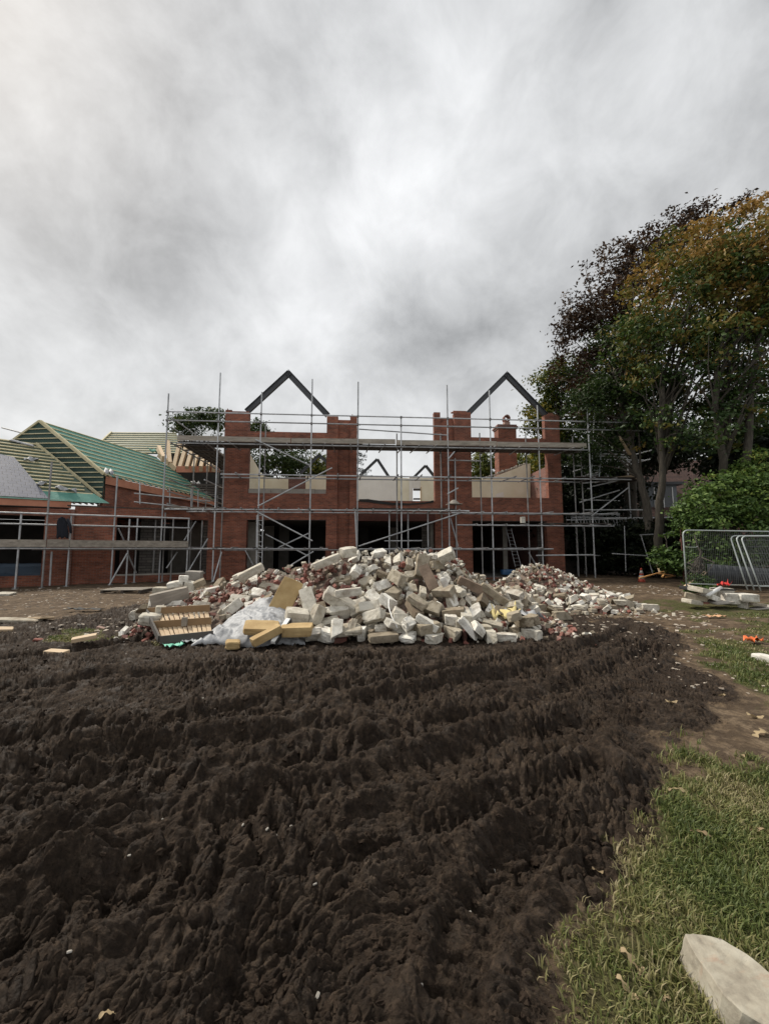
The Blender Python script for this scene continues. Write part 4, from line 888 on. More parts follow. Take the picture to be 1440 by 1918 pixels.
# ============================================================= heap of rubble
# where each loose piece came to rest: kind, length, width, height, x, y, z (centimetres), then the turn w, x, y, z in hundredths
RUB = [
3,46,20,15,-19,729,42,21,-31,-48,79, 3,46,22,16,115,797,80,24,-90,35,-12, 3,36,21,16,-122,738,42,6,-59,43,68, 3,41,18,13,-80,690,24,69,20,33,-61, 3,47,24,18,-91,766,42,46,88,6,13,
3,32,20,12,-116,691,18,10,-24,89,-37, 3,48,20,17,121,720,14,42,43,54,59, 3,44,20,14,89,709,9,44,0,0,-90, 3,35,17,15,262,731,10,34,34,62,62, 3,42,23,17,25,820,104,57,-65,46,-20,
3,44,20,19,-300,800,45,33,-19,92,1, 3,43,19,13,-31,755,54,91,41,-2,10, 3,36,21,12,61,748,65,15,-93,25,23, 3,51,20,11,148,705,23,14,39,-6,91, 3,26,20,19,40,703,10,29,29,-65,-65,
3,42,20,12,75,716,33,3,-96,13,25, 3,44,22,12,-263,807,41,80,25,17,-53, 3,39,22,14,88,762,53,44,-86,28,-1, 3,34,22,14,-216,800,44,90,20,-13,38, 3,37,18,18,7,774,61,2,-93,25,26,
3,41,18,14,-59,706,22,25,72,37,53, 3,47,23,14,167,770,40,25,-20,91,28, 3,38,18,16,40,704,33,28,-80,-52,18, 3,51,19,15,405,930,11,13,13,-69,-69, 3,44,22,15,-502,910,38,23,-17,35,-89,
3,35,22,18,-38,858,90,26,-88,-37,-9, 3,33,19,14,211,711,9,17,0,0,98, 3,41,20,17,254,754,28,83,-2,-6,-57, 3,38,20,16,-88,860,93,27,-95,12,-8, 3,49,21,13,-534,910,29,84,-29,-4,45,
3,40,20,16,183,710,11,48,48,-51,-51, 3,39,20,14,-6,835,85,37,-9,42,-82, 3,36,21,12,198,755,19,85,-49,17,-8, 3,47,19,12,-397,920,64,75,-61,-23,12, 3,34,18,12,-95,811,65,94,28,3,-21,
3,47,18,16,-18,948,151,2,35,-91,-22, 3,47,20,14,104,937,142,87,-50,2,8, 3,42,18,16,297,930,59,29,-83,47,-6, 3,29,18,12,2,700,7,0,100,-6,0, 3,28,21,17,119,734,35,73,2,-4,68,
3,49,21,11,-458,890,39,2,15,94,-28, 3,40,21,13,-249,878,78,9,-9,-97,-23, 3,26,20,14,234,741,40,17,20,96,4, 3,33,21,10,162,703,25,36,-61,-69,15, 3,38,19,12,146,741,44,69,13,-9,71,
3,33,18,17,-60,865,117,65,-5,46,-61, 3,33,24,12,-39,714,13,47,-47,53,-53, 3,47,23,18,-18,803,60,18,-39,-83,-34, 3,32,20,16,-265,853,68,90,38,-5,-20, 3,41,22,14,32,920,134,9,71,56,42,
3,37,20,15,60,865,104,91,31,6,27, 3,45,17,14,171,901,103,14,-91,24,31, 3,34,22,10,16,806,74,88,26,-12,36, 3,32,20,16,120,905,126,18,-10,65,-73, 3,37,18,11,18,709,31,21,31,-91,-13,
3,36,22,12,256,816,45,80,-33,6,-49, 3,41,21,17,-232,812,60,11,61,76,17, 3,43,18,15,55,753,52,8,-82,51,26, 3,34,22,12,25,734,46,17,66,-69,-24, 3,40,20,14,-334,923,79,9,35,-57,-74,
3,40,22,12,-299,840,56,3,4,-34,94, 3,33,20,9,-23,713,11,54,-54,-45,45, 3,47,24,11,-70,944,143,72,-6,-31,62, 3,32,20,14,236,841,60,78,-13,-24,57, 3,32,22,10,231,793,39,93,35,13,3,
3,32,22,14,81,910,122,21,-73,63,16, 3,32,19,14,165,864,87,26,-20,-93,-19, 3,40,20,16,194,812,56,55,-14,46,-68, 3,21,21,14,-155,802,58,8,50,-85,13, 3,52,19,12,124,847,93,11,-51,77,36,
3,48,21,14,-263,981,98,43,-15,15,87, 3,32,22,18,130,793,62,51,61,22,57, 3,40,20,18,-299,920,88,9,-80,59,14, 3,48,23,12,0,733,22,61,-2,-5,-79, 3,34,17,16,54,912,128,20,69,49,50,
3,35,21,13,-28,886,118,20,-49,82,-22, 3,41,23,14,-211,969,108,3,84,-52,13, 3,39,17,18,-97,750,26,6,-13,94,30, 3,36,19,18,55,834,80,29,60,39,64, 3,48,20,14,-558,926,16,57,-41,46,-55,
3,37,18,14,148,824,76,83,24,-6,-50, 3,31,20,12,237,870,68,72,-62,-6,-29, 3,39,18,16,-394,966,76,31,-62,72,8, 3,42,16,16,7,924,129,20,-69,68,17, 3,44,22,12,169,814,56,35,-72,-61,0,
3,33,18,16,367,947,8,13,0,0,-99, 3,43,23,17,-518,1033,44,40,-61,-49,48, 3,44,21,10,221,782,24,41,91,11,-6, 3,45,21,12,75,808,73,61,-39,-50,47, 3,24,18,14,274,757,31,44,33,51,66,
3,44,19,16,-55,745,22,33,36,-33,-80, 3,36,15,14,425,1187,70,94,21,-19,14, 3,26,21,15,-123,1006,116,19,25,93,-20, 3,30,19,11,128,768,42,17,-14,54,82, 3,28,22,12,212,808,39,33,-80,-49,-8,
3,37,16,12,474,1100,35,18,44,87,12, 3,26,24,12,-6,872,107,10,65,-72,-19, 3,32,15,12,496,1079,29,58,-77,-24,-8, 3,36,17,14,-54,797,53,25,-14,85,-43, 3,28,19,18,-94,1026,119,78,16,-43,-44,
3,27,23,14,236,986,79,6,-80,59,-1, 3,30,19,11,244,760,12,2,48,-87,5, 3,31,21,11,340,940,21,6,-97,2,-24, 3,43,22,10,327,951,51,27,-22,-90,-28, 3,28,18,11,-249,814,54,39,-45,-71,38,
3,26,19,10,-53,771,46,41,-87,-4,-26, 3,25,21,12,-42,947,136,2,-2,-98,-20, 3,30,16,12,466,1087,18,48,6,-30,82, 3,28,20,11,-170,962,120,98,-13,-13,12, 3,43,19,16,-6,1008,122,20,-5,-27,-94,
3,21,16,10,-53,822,72,10,-30,-91,-26, 2,22,10,6,-179,798,49,38,20,27,-86, 3,23,18,13,234,987,92,1,-5,-4,100, 3,36,22,15,-453,971,50,20,38,-72,-55, 3,26,16,14,432,1136,44,35,-31,-79,40,
3,32,18,13,562,1101,24,94,9,-24,21, 3,28,18,12,102,821,67,31,-95,4,5, 3,28,19,9,494,1033,15,1,-94,35,2, 3,27,14,13,543,1099,33,32,-46,-72,40, 3,19,19,10,-339,934,100,20,-74,65,-4,
3,24,16,12,215,764,19,43,85,12,-28, 3,24,21,14,-129,1044,96,18,-1,84,50, 3,40,22,10,248,1017,59,11,69,-69,18, 3,21,22,9,148,788,55,32,48,-17,-80, 3,39,21,16,19,817,64,84,26,13,-46,
3,44,23,9,395,960,18,51,-28,9,-81, 3,29,22,16,66,752,28,24,-83,-47,-16, 3,28,19,14,80,734,12,13,-46,87,7, 3,27,14,10,453,1124,37,35,14,24,-90, 3,18,14,12,571,1072,25,2,-1,-16,98,
2,22,10,6,-160,801,42,61,-71,35,-10, 3,23,19,14,-249,998,96,76,51,-36,-17, 2,22,10,6,-162,875,82,46,-19,72,-48, 3,34,22,15,311,927,39,87,5,-25,43, 3,37,15,11,440,1147,52,23,27,44,83,
2,22,10,6,-167,852,66,95,24,-4,-16, 3,33,22,12,-204,1008,100,24,-26,-13,93, 2,22,10,6,-106,710,4,89,0,0,45, 3,51,21,18,-468,1100,16,2,67,-73,13, 3,40,16,14,508,1268,95,6,57,79,-23,
2,22,10,6,-123,869,85,54,23,16,-80, 3,38,17,11,138,1055,90,43,-7,26,87, 3,30,13,10,463,1223,96,84,13,7,-51, 2,22,10,6,-84,842,75,28,-95,9,-1, 2,22,10,6,-345,886,57,50,-23,65,-54,
3,31,22,14,26,738,15,62,14,12,-76, 3,33,18,11,566,1038,11,44,17,-31,-82, 3,30,18,13,638,1177,37,63,55,-54,-9, 3,20,18,10,-150,994,120,54,12,-12,82, 2,16,10,6,-279,802,30,68,13,-18,70,
2,22,10,6,-123,946,128,73,-55,-39,10, 2,22,10,6,-443,882,32,4,17,94,-27, 3,28,14,12,381,1254,68,10,-45,-70,55, 2,22,10,6,-200,881,80,39,-88,-24,8, 3,24,21,10,128,884,102,81,20,20,-52,
3,37,14,10,524,1164,55,28,-87,-39,4, 3,40,22,11,391,1026,12,21,21,-68,-68, 3,42,22,14,-328,1016,91,17,4,96,21, 3,42,23,11,204,990,94,67,-35,10,-65, 3,46,23,17,263,891,53,25,78,57,11,
3,41,20,15,240,1056,46,26,28,-92,8, 2,22,10,6,-288,806,33,39,57,37,62, 3,23,19,11,-24,748,18,8,1,-48,87, 3,22,16,9,534,1051,5,0,-67,-75,0, 3,36,16,9,474,1011,5,93,0,0,38,
2,22,10,6,-100,730,11,25,55,43,67, 2,22,10,6,-429,908,50,6,-91,-37,-17, 3,32,16,12,429,1286,82,46,6,-26,-84, 2,22,10,6,-181,860,70,72,-48,-46,20, 2,16,10,6,-424,880,37,77,9,-40,48,
3,39,22,14,6,758,36,6,61,-79,-2, 3,35,22,11,34,835,91,20,56,40,70, 2,22,10,6,-328,887,66,13,-23,91,31, 2,22,10,6,-372,888,49,13,-7,98,15, 3,40,22,11,-183,1028,99,16,88,29,33,
3,18,16,8,572,1158,44,15,52,82,20, 2,22,10,6,-415,894,47,18,-49,85,5, 2,22,10,6,-62,811,65,46,-18,15,86, 2,16,10,6,-206,850,64,17,30,-91,-23, 2,22,10,6,-135,917,108,89,17,-20,37,
3,29,16,13,-338,984,97,14,-4,98,-9, 3,36,14,10,598,1212,49,12,23,-13,96, 3,26,22,14,-157,1096,59,96,-25,-4,11, 3,34,15,9,494,1129,48,10,-91,-38,9, 2,22,10,6,-82,848,81,4,8,46,88,
3,40,20,11,-310,1038,87,46,69,20,51, 2,16,10,6,-486,895,21,83,2,-15,53, 2,16,10,6,-197,843,57,3,8,23,-97, 3,35,19,14,-157,1040,89,73,-24,8,63, 3,24,20,14,-235,1011,89,30,-13,18,93,
3,26,16,11,395,1056,26,75,35,-16,54, 2,22,10,6,-144,848,71,10,17,-12,-98, 2,22,10,6,-271,944,92,13,-96,-21,-9, 3,39,16,13,648,1250,38,48,9,21,85, 3,26,16,11,512,1076,19,60,-21,-1,77,
3,26,18,8,556,1226,72,21,7,-97,-13, 2,22,10,6,-125,813,61,39,82,-28,-33, 2,22,10,6,-155,891,89,3,-9,-24,97, 3,13,16,12,446,1280,97,68,-45,51,-28, 3,21,13,8,501,1017,4,0,-65,-76,0,
2,22,10,6,-337,906,72,65,-69,-20,26, 2,22,10,6,-203,819,53,80,-46,28,-24, 3,27,22,13,-50,907,117,16,-67,70,20, 3,34,18,12,140,747,29,33,50,48,64, 3,32,16,11,433,1060,18,41,-13,-90,-8,
3,52,20,14,314,948,29,6,63,74,24, 3,17,16,12,20,967,143,80,59,-13,-6, 2,22,10,6,-368,916,59,9,27,94,17, 2,22,10,6,139,712,12,70,10,-70,-12, 3,35,20,9,-122,787,46,58,14,-26,76,
3,21,17,10,-128,962,131,11,-29,94,-17, 3,24,16,10,638,1142,33,17,-86,47,14, 2,22,10,6,-203,809,38,97,24,-6,9, 3,26,21,12,95,1108,64,25,90,-35,11, 3,15,15,13,411,1138,40,20,57,-58,54,
2,16,10,6,-232,915,86,11,-25,94,18, 2,12,10,6,62,719,6,35,61,35,-61, 3,27,18,13,93,751,20,45,86,-11,-22, 2,12,10,6,-147,897,102,26,-93,26,-5, 3,45,17,13,269,862,42,92,36,1,13,
3,22,16,11,-395,994,64,27,-17,-94,6, 3,28,17,8,461,1274,99,37,-57,38,-62, 2,22,10,6,-131,842,67,94,24,-13,17, 3,36,21,12,-192,1121,59,29,86,9,42, 3,30,20,12,-431,1090,22,8,90,-41,13,
2,22,10,6,-137,809,54,24,-83,-26,-43, 2,16,10,6,-390,902,56,17,-96,18,-10, 2,22,10,6,-156,940,113,21,-88,41,-5, 3,43,21,11,181,1034,89,51,-35,-2,-79, 3,20,16,12,50,733,12,92,28,2,-27,
3,30,22,13,-118,714,18,22,95,-4,21, 2,12,10,6,-71,834,73,72,2,-60,-35, 2,12,10,6,-174,891,91,49,39,31,-72, 2,22,10,6,-204,909,87,48,3,-23,84, 2,22,10,6,70,711,4,0,46,-89,0,
2,22,10,6,-176,802,44,46,9,-34,81, 3,39,14,10,517,1313,71,65,-8,21,72, 3,39,16,8,424,1316,65,87,-24,-5,41, 2,22,10,6,537,1152,42,87,16,22,-40, 2,22,10,6,-19,886,100,37,9,-25,89,
2,12,10,6,202,909,79,87,6,34,-36, 2,22,10,6,467,1168,61,33,10,25,-91, 3,31,21,11,81,987,142,70,-2,-2,72, 2,22,10,6,-213,858,68,92,10,19,32, 2,12,10,6,-460,884,25,1,74,65,17,
3,29,18,9,382,1181,48,11,0,96,26, 2,22,10,6,-181,881,78,82,13,-20,52, 2,12,10,6,-192,862,75,21,-8,13,-97, 3,40,16,9,583,1063,12,0,-99,13,0, 2,12,10,6,-182,846,60,95,22,-12,17,
2,16,10,6,-194,908,90,33,-33,-77,43, 3,44,18,16,-495,964,35,18,-41,-65,61, 3,24,14,10,417,1082,28,36,-86,-33,14, 3,27,14,10,613,1090,27,68,-28,33,60, 3,32,23,15,-184,1055,74,13,78,-57,20,
2,12,10,6,-402,884,43,20,-50,-83,18, 2,16,10,6,486,1166,60,17,-73,62,22, 2,22,10,6,516,1216,85,91,28,-1,31, 3,30,18,12,434,1030,13,0,-97,24,0, 2,16,10,6,66,856,91,34,63,65,-27,
2,22,10,6,-354,886,53,51,18,8,-83, 3,16,19,12,367,1002,25,32,0,0,-94, 2,22,10,6,-299,977,89,98,-9,-8,-9, 2,16,10,6,-318,914,72,39,17,12,-90, 3,36,18,8,578,1133,33,25,-9,-12,96,
2,16,10,6,-120,835,66,12,-15,94,25, 2,16,10,6,-141,900,97,9,10,96,25, 2,22,10,6,552,1052,12,96,2,7,28, 2,22,10,6,101,734,12,34,-57,-28,-70, 3,19,20,11,52,799,68,2,7,-31,95,
3,40,23,11,222,1039,78,91,8,-27,30, 2,22,10,6,22,717,4,9,0,0,99, 2,22,10,6,559,1201,59,96,20,19,-3, 3,42,19,12,-116,1058,87,13,12,95,-25, 3,28,21,16,-85,721,21,26,54,45,65,
3,21,14,11,633,1245,44,61,-20,-52,57, 2,22,10,6,-57,869,92,15,-83,-50,-17, 2,16,10,6,472,1191,76,9,-30,91,26, 3,21,15,8,527,1107,30,72,9,48,48, 3,24,17,8,581,1321,48,7,-30,-89,35,
2,16,10,6,-294,891,72,30,-24,89,-25, 2,22,10,6,-152,918,104,87,16,-20,41, 2,12,10,6,-386,890,48,39,66,-45,-46, 2,22,10,6,489,1238,97,40,14,-9,90, 3,46,18,10,125,996,127,51,-8,27,81,
3,25,18,10,186,782,35,74,-22,50,-39, 2,22,10,6,-315,880,62,69,-52,-46,21, 2,16,10,6,-418,890,38,39,-6,-17,91, 2,22,10,6,405,1177,51,29,-65,70,3, 3,48,21,10,-259,1083,68,67,-31,-30,60,
3,24,20,16,100,777,46,85,-35,-39,2, 3,34,20,12,488,1325,72,23,97,-6,-6, 3,15,14,10,476,1051,5,0,9,99,0, 3,38,24,10,223,848,46,57,-9,27,-77, 2,22,10,6,-221,860,62,21,-86,46,6,
3,23,15,8,528,1096,21,93,-31,16,-9, 2,22,10,6,-184,803,40,30,38,35,80, 2,16,10,6,494,1184,70,14,-67,69,24, 3,37,18,9,537,1322,60,64,-26,-2,-72, 2,12,10,6,-146,800,45,82,5,27,50,
2,22,10,6,35,903,111,96,26,-3,3, 3,28,16,12,598,1262,56,19,-25,-94,17, 3,34,16,9,513,1359,54,8,-83,49,-26, 3,28,16,11,591,1171,40,6,21,-98,2, 3,29,16,14,497,1058,11,2,90,-43,11,
3,24,17,13,227,1039,67,92,9,-27,28, 3,30,24,14,166,737,14,83,8,-13,54, 2,22,10,6,-255,920,85,18,-68,71,10, 3,22,15,9,609,1147,27,94,24,-1,-22, 2,16,10,6,-211,883,74,14,-43,87,17,
2,22,10,6,-218,844,54,1,15,96,23, 3,22,16,9,456,1344,65,47,-87,-11,3, 2,16,10,6,240,751,4,15,0,0,-99, 3,38,22,10,-325,1005,74,14,92,-31,17, 3,15,19,12,-98,793,45,14,9,29,-94,
3,36,15,12,618,1074,22,100,5,1,-6, 2,16,10,6,-47,888,101,26,-96,-4,2, 2,16,10,6,-107,842,72,0,-29,-91,-28, 2,16,10,6,-149,834,60,17,-36,90,20, 3,20,15,8,450,1372,45,60,-18,13,77,
3,16,15,7,547,1066,13,26,-9,-2,-96, 3,31,15,9,500,1108,27,11,-96,-24,-8, 2,22,10,6,-498,908,20,11,-97,21,-11, 2,16,10,6,-402,897,44,14,-9,98,13, 3,16,14,8,570,1286,64,19,81,6,55,
2,16,10,6,6,716,8,70,9,-70,9, 3,18,16,12,44,757,34,50,40,76,10, 3,34,20,18,272,846,27,95,16,15,22, 3,28,15,12,421,1366,44,72,-7,-22,-65, 2,22,10,6,-382,905,52,11,-95,-24,-17,
3,32,17,9,526,1366,44,24,78,-58,3, 2,12,10,6,-193,853,64,38,71,-37,-47, 3,19,14,8,412,1103,31,49,-32,-35,-73, 3,24,16,9,581,1030,5,47,0,0,-88, 2,16,10,6,-34,845,75,26,-88,-37,-9,
2,22,10,6,-62,806,57,20,-89,-35,20, 3,29,14,10,523,1072,10,94,-12,-10,32, 3,18,13,8,588,1393,18,68,-18,-5,-71, 2,12,10,6,-308,894,67,18,-49,84,10, 2,22,10,6,546,1168,48,37,-6,28,-89,
3,26,21,14,-2,991,142,9,-84,-52,8, 2,22,10,6,364,1252,52,20,-69,67,-20, 2,16,10,6,368,1247,61,94,-3,5,-33, 2,22,10,6,-121,820,56,54,9,-27,79, 2,12,10,6,-185,912,93,87,24,0,-43,
3,24,14,12,366,1300,49,78,4,14,61, 2,22,10,6,-196,825,47,68,21,12,-69, 2,16,10,6,89,770,27,13,-34,88,30, 2,16,10,6,491,1311,75,1,9,85,53, 3,32,19,12,630,1370,19,35,13,-70,-61,
2,12,10,6,558,1061,4,50,0,0,87, 3,30,18,14,301,1032,49,45,-58,-4,68, 3,48,18,12,-135,1117,49,26,96,-5,7, 3,36,23,14,-492,1080,19,62,56,-46,-29, 3,21,15,14,430,1009,8,14,0,0,99,
2,22,10,6,-304,815,34,17,10,20,-96, 3,34,20,11,-340,938,82,58,72,9,35, 3,20,15,12,441,1081,17,56,18,20,-79, 2,16,10,6,-238,818,40,22,-97,-13,-6, 2,22,10,6,172,775,24,31,-94,-13,6,
3,33,19,11,-169,997,106,24,64,72,-9, 3,29,16,10,632,1142,20,20,-80,-57,2, 2,16,10,6,419,1159,49,42,51,30,69, 3,26,16,9,484,1289,91,57,42,63,33, 3,42,18,16,-219,1095,52,13,41,88,-17,
3,23,17,12,632,1306,34,57,25,40,67, 3,28,14,10,374,1353,46,31,-25,10,91, 3,24,18,8,555,1384,35,50,3,2,87, 2,22,10,6,-284,827,42,4,-2,95,30, 2,16,10,6,-81,818,60,52,18,22,-80,
2,16,10,6,33,832,69,35,-92,-16,-5, 3,32,22,16,-169,1125,47,68,38,52,36, 3,41,18,8,327,1283,41,6,-1,97,24, 3,34,16,11,392,1150,39,39,-39,-74,38, 3,17,16,9,442,1307,78,37,13,76,52,
2,22,10,6,-107,815,55,75,26,13,-59, 2,16,10,6,-69,759,20,34,54,-28,-72, 2,22,10,6,-294,820,47,13,6,-49,87, 3,48,18,11,64,797,50,7,-24,-92,-29, 3,47,20,14,175,1072,72,94,-20,24,6,
2,22,10,6,-198,869,69,7,-57,-79,-22, 3,28,14,13,401,1350,46,57,-72,6,-39, 3,24,19,12,-78,1086,74,2,12,95,-27, 3,40,22,17,-264,1027,82,28,13,79,53, 2,22,10,6,-76,704,6,18,11,-50,-84,
3,24,22,14,-337,973,83,9,-39,91,-14, 2,12,10,6,-168,882,82,41,18,17,-88, 3,26,19,11,79,1008,132,69,9,-12,71, 3,50,18,11,-382,1009,69,75,-25,13,-61, 3,19,19,12,-124,1098,61,65,-12,-24,-72,
3,33,19,13,75,1034,111,33,-57,35,-66, 3,44,16,16,-76,1121,56,17,65,71,-20, 2,22,10,6,420,1067,19,24,54,-73,-35, 2,12,10,6,120,805,51,28,-94,14,11, 3,28,19,16,266,1055,58,48,29,39,72,
3,34,16,14,647,1310,38,61,-41,-4,68, 2,16,10,6,144,734,8,22,-78,-57,-16, 3,30,16,12,-39,1022,125,58,-54,-36,48, 3,50,20,14,-458,1138,15,62,-73,17,-20, 2,22,10,6,-73,745,9,60,21,17,-76,
2,16,10,6,-448,929,43,1,0,39,-92, 3,25,14,10,585,1086,13,1,-4,6,-100, 3,39,13,11,471,1358,56,2,10,-97,23, 2,22,10,6,-113,718,4,45,0,0,-89, 2,22,10,6,145,821,59,28,-91,-30,-5,
2,16,10,6,5,725,9,44,54,-41,59, 3,36,18,10,-292,1100,41,17,73,65,-10, 3,28,18,12,602,1131,20,95,17,13,-20, 3,29,17,12,600,1355,28,98,-13,16,6, 2,12,10,6,-291,879,63,2,-36,-91,-20,
2,22,10,6,-87,767,23,13,3,-32,94, 2,22,10,6,587,1192,43,6,-80,55,25, 2,22,10,6,541,1183,57,23,-31,-91,-17, 2,16,10,6,576,1102,16,9,-70,68,21, 3,50,19,14,-430,1026,52,17,-9,-24,-95,
3,14,16,8,406,1154,41,17,20,19,-94, 3,12,13,8,580,1299,50,24,70,-67,-3, 2,12,10,6,-320,900,66,48,18,11,-85, 3,28,18,14,-548,1053,22,63,-69,24,27, 2,12,10,6,494,1082,10,7,-6,87,-49,
3,44,18,12,54,1007,122,17,67,-69,21, 3,19,19,11,234,897,57,51,30,2,80, 3,48,17,16,-301,1111,50,91,-17,-11,-37, 3,36,23,13,-98,1157,31,95,-26,-6,-14, 2,22,10,6,118,764,21,2,1,-94,-31,
2,22,10,6,623,1276,37,20,-2,-97,13, 2,22,10,6,361,1221,46,24,24,93,16, 3,38,18,17,363,995,9,0,7,-100,0, 3,51,18,12,-187,1061,86,2,39,-88,24, 1,30,19,13,361,1164,42,9,15,-82,55,
1,26,14,12,474,1392,45,8,-39,-89,23, 1,38,17,10,370,1026,30,67,58,46,0, 2,12,10,6,-171,821,56,48,66,-18,55, 2,12,10,6,-240,899,81,55,38,-73,14, 2,22,10,6,127,795,43,30,-95,3,4,
1,38,17,14,-44,1036,105,97,-20,6,13, 1,35,21,11,-157,1087,79,3,-86,51,2, 1,37,18,11,23,1107,65,31,-57,-38,66, 1,41,22,15,334,1022,50,2,30,-2,95, 2,16,10,6,-185,822,48,76,15,-20,61,
1,34,23,10,65,1139,41,41,-13,24,87, 2,16,10,6,-174,901,90,8,11,96,24, 2,12,10,6,-241,863,63,29,53,-46,-66, 1,18,16,8,592,1101,17,76,-38,-22,-49, 2,12,10,6,-477,970,36,29,51,-33,74,
2,22,10,6,-407,912,47,76,19,-2,-62, 2,22,10,6,6,740,7,49,17,9,-85, 2,12,10,6,501,1123,36,43,-68,5,-59, 1,44,22,12,-532,1007,20,24,37,-72,-54, 2,12,10,6,-63,768,26,89,-44,9,-3,
2,16,10,6,-170,832,58,9,17,-18,-97, 2,22,10,6,93,805,52,15,-46,83,27, 1,34,23,12,31,871,95,72,20,-19,63, 1,43,18,14,146,1182,19,1,2,-51,86, 1,17,18,9,-21,840,79,70,43,-2,57,
1,34,18,16,255,912,64,71,-26,-9,65, 1,33,14,8,498,1311,86,6,-57,-82,-4, 2,22,10,6,44,779,33,33,10,-31,89, 2,12,10,6,645,1238,30,72,12,14,66, 2,22,10,6,421,1115,31,92,26,-1,-28,
1,41,19,16,52,1053,98,66,-20,18,70, 1,42,21,12,301,961,49,91,10,-9,39, 1,32,17,10,638,1352,24,27,11,-4,-96, 2,22,10,6,-224,809,36,43,13,20,-87, 2,16,10,6,616,1116,12,20,61,45,-63,
1,50,18,18,-30,776,41,18,87,-31,-34, 1,30,22,11,-209,1065,75,84,-26,-22,41, 1,42,20,13,152,1208,12,76,65,-4,-5, 1,40,21,13,-492,994,31,4,94,-28,17, 1,24,18,11,607,1329,36,2,24,-61,76,
1,34,19,10,437,1368,56,9,-73,59,-32, 1,30,15,9,661,1198,34,2,-24,-97,9, 2,12,10,6,-69,781,33,50,15,26,-80, 2,12,10,6,608,1238,51,20,49,46,-71, 2,22,10,6,409,1066,12,60,-41,54,41,
1,17,20,12,-228,1031,78,21,84,50,-6, 1,47,18,11,-224,1141,28,5,9,97,-22, 1,35,20,13,-14,1179,32,62,11,-1,-78, 1,48,20,13,-456,1052,39,20,43,-83,29, 1,28,14,12,610,1299,44,2,-72,67,-20,
1,30,15,10,389,1123,33,37,-3,-24,90, 2,12,10,6,-173,815,45,1,-27,-93,-26, 2,22,10,6,478,1124,34,26,-94,17,9, 1,48,22,18,-263,1200,11,2,80,-61,3, 1,37,21,19,-552,1008,16,24,35,-72,-55,
2,22,10,6,-440,912,41,80,13,-34,47, 2,22,10,6,-58,829,66,28,-94,15,6, 2,12,10,6,-72,807,52,91,28,-8,29, 2,16,10,6,46,887,105,8,7,41,91, 2,16,10,6,587,1071,4,0,-99,-13,0,
2,22,10,6,492,1120,39,59,13,2,80, 1,15,20,15,53,776,43,17,-19,-96,-12, 1,32,18,9,558,1406,20,79,-9,18,58, 2,12,10,6,189,980,105,65,17,31,66, 2,16,10,6,457,1060,4,0,-18,98,4,
1,47,20,14,-184,1144,29,61,-12,-20,-76, 1,40,19,18,-271,1118,50,35,52,50,60, 1,43,21,18,-166,1190,20,15,-41,54,-72, 1,43,22,14,-29,1068,97,31,-33,-56,70, 2,16,10,6,-160,824,52,57,9,-24,78,
2,22,10,6,-424,941,52,31,0,24,92, 2,22,10,6,570,1108,13,92,23,2,31, 1,25,17,12,-227,1071,64,86,39,23,24, 1,43,20,12,-255,1058,85,8,-32,8,-94, 1,37,18,15,-375,1108,30,59,-77,7,-23,
1,20,18,10,0,1059,87,19,72,-64,19, 1,22,13,10,305,1446,8,30,-30,-64,64, 1,25,15,8,658,1341,19,4,-28,88,-38, 1,39,14,11,354,1528,8,28,-28,-65,65, 2,12,10,6,-146,817,54,57,-76,-30,-2,
2,22,10,6,-273,906,77,88,15,-13,43, 2,12,10,6,500,1035,4,98,0,0,16, 2,16,10,6,610,1193,36,24,59,54,56, 2,22,10,6,613,1181,32,57,80,9,-16, 2,12,10,6,422,1065,7,53,-50,50,47,
1,23,17,12,130,1195,12,83,55,1,0, 1,40,21,13,358,968,10,1,99,10,-5, 1,13,12,9,588,1338,40,20,79,4,58, 2,22,10,6,-134,822,55,8,-49,-83,-27, 2,12,10,6,382,1294,52,96,-13,-23,-6,
2,22,10,6,431,1097,24,3,-77,33,54, 2,12,10,6,414,1127,28,95,22,-15,14, 2,12,10,6,575,1155,34,2,90,43,11, 1,39,21,15,-491,1038,25,63,-77,-11,-5, 1,30,20,15,-392,1061,57,29,-14,12,94,
1,35,21,16,-436,1169,9,0,57,-82,1, 1,29,18,10,354,1311,35,62,12,-25,-73, 1,20,14,10,473,1413,27,46,-10,-20,-86, 1,30,15,12,381,1334,42,18,95,17,17, 2,16,10,6,-105,737,6,9,31,-91,-28,
2,22,10,6,109,755,17,23,-10,-86,45, 2,12,10,6,653,1206,21,82,0,19,-54, 1,28,14,12,-54,1050,95,26,95,13,-6, 1,40,18,15,-315,1169,14,72,-12,8,68, 1,38,21,15,-270,1143,27,15,78,-59,14,
1,21,14,11,656,1360,12,6,-20,64,-74, 1,23,12,10,660,1221,28,44,35,26,79, 0,16,10,6,-391,912,51,11,-95,-24,-16, 0,12,10,6,-128,745,15,8,-17,96,20, 0,22,10,6,-475,925,36,35,-24,-80,41,
0,16,10,6,21,795,43,1,-5,-95,-30, 0,16,10,6,373,1200,46,6,61,73,28, 0,16,10,6,446,1102,19,89,24,-14,36, 0,16,10,6,643,1179,18,83,19,6,51, 0,22,10,6,622,1110,7,31,-35,69,-54,
0,12,10,6,558,1076,4,2,-72,-70,-2, 1,35,22,16,172,1323,10,26,0,0,-97, 1,44,18,18,-127,1181,19,3,-1,52,-85, 1,49,20,14,-12,1097,74,63,-39,0,-68, 1,34,18,14,-69,1024,114,23,77,-58,14,
1,18,15,16,137,1140,41,26,-9,-25,-93, 1,26,19,12,355,1031,12,35,-80,46,-20, 1,48,20,16,259,1119,38,22,70,-68,-3, 1,42,20,15,-220,1163,30,64,-34,-29,-63, 1,26,19,9,218,1090,40,79,-26,6,-55,
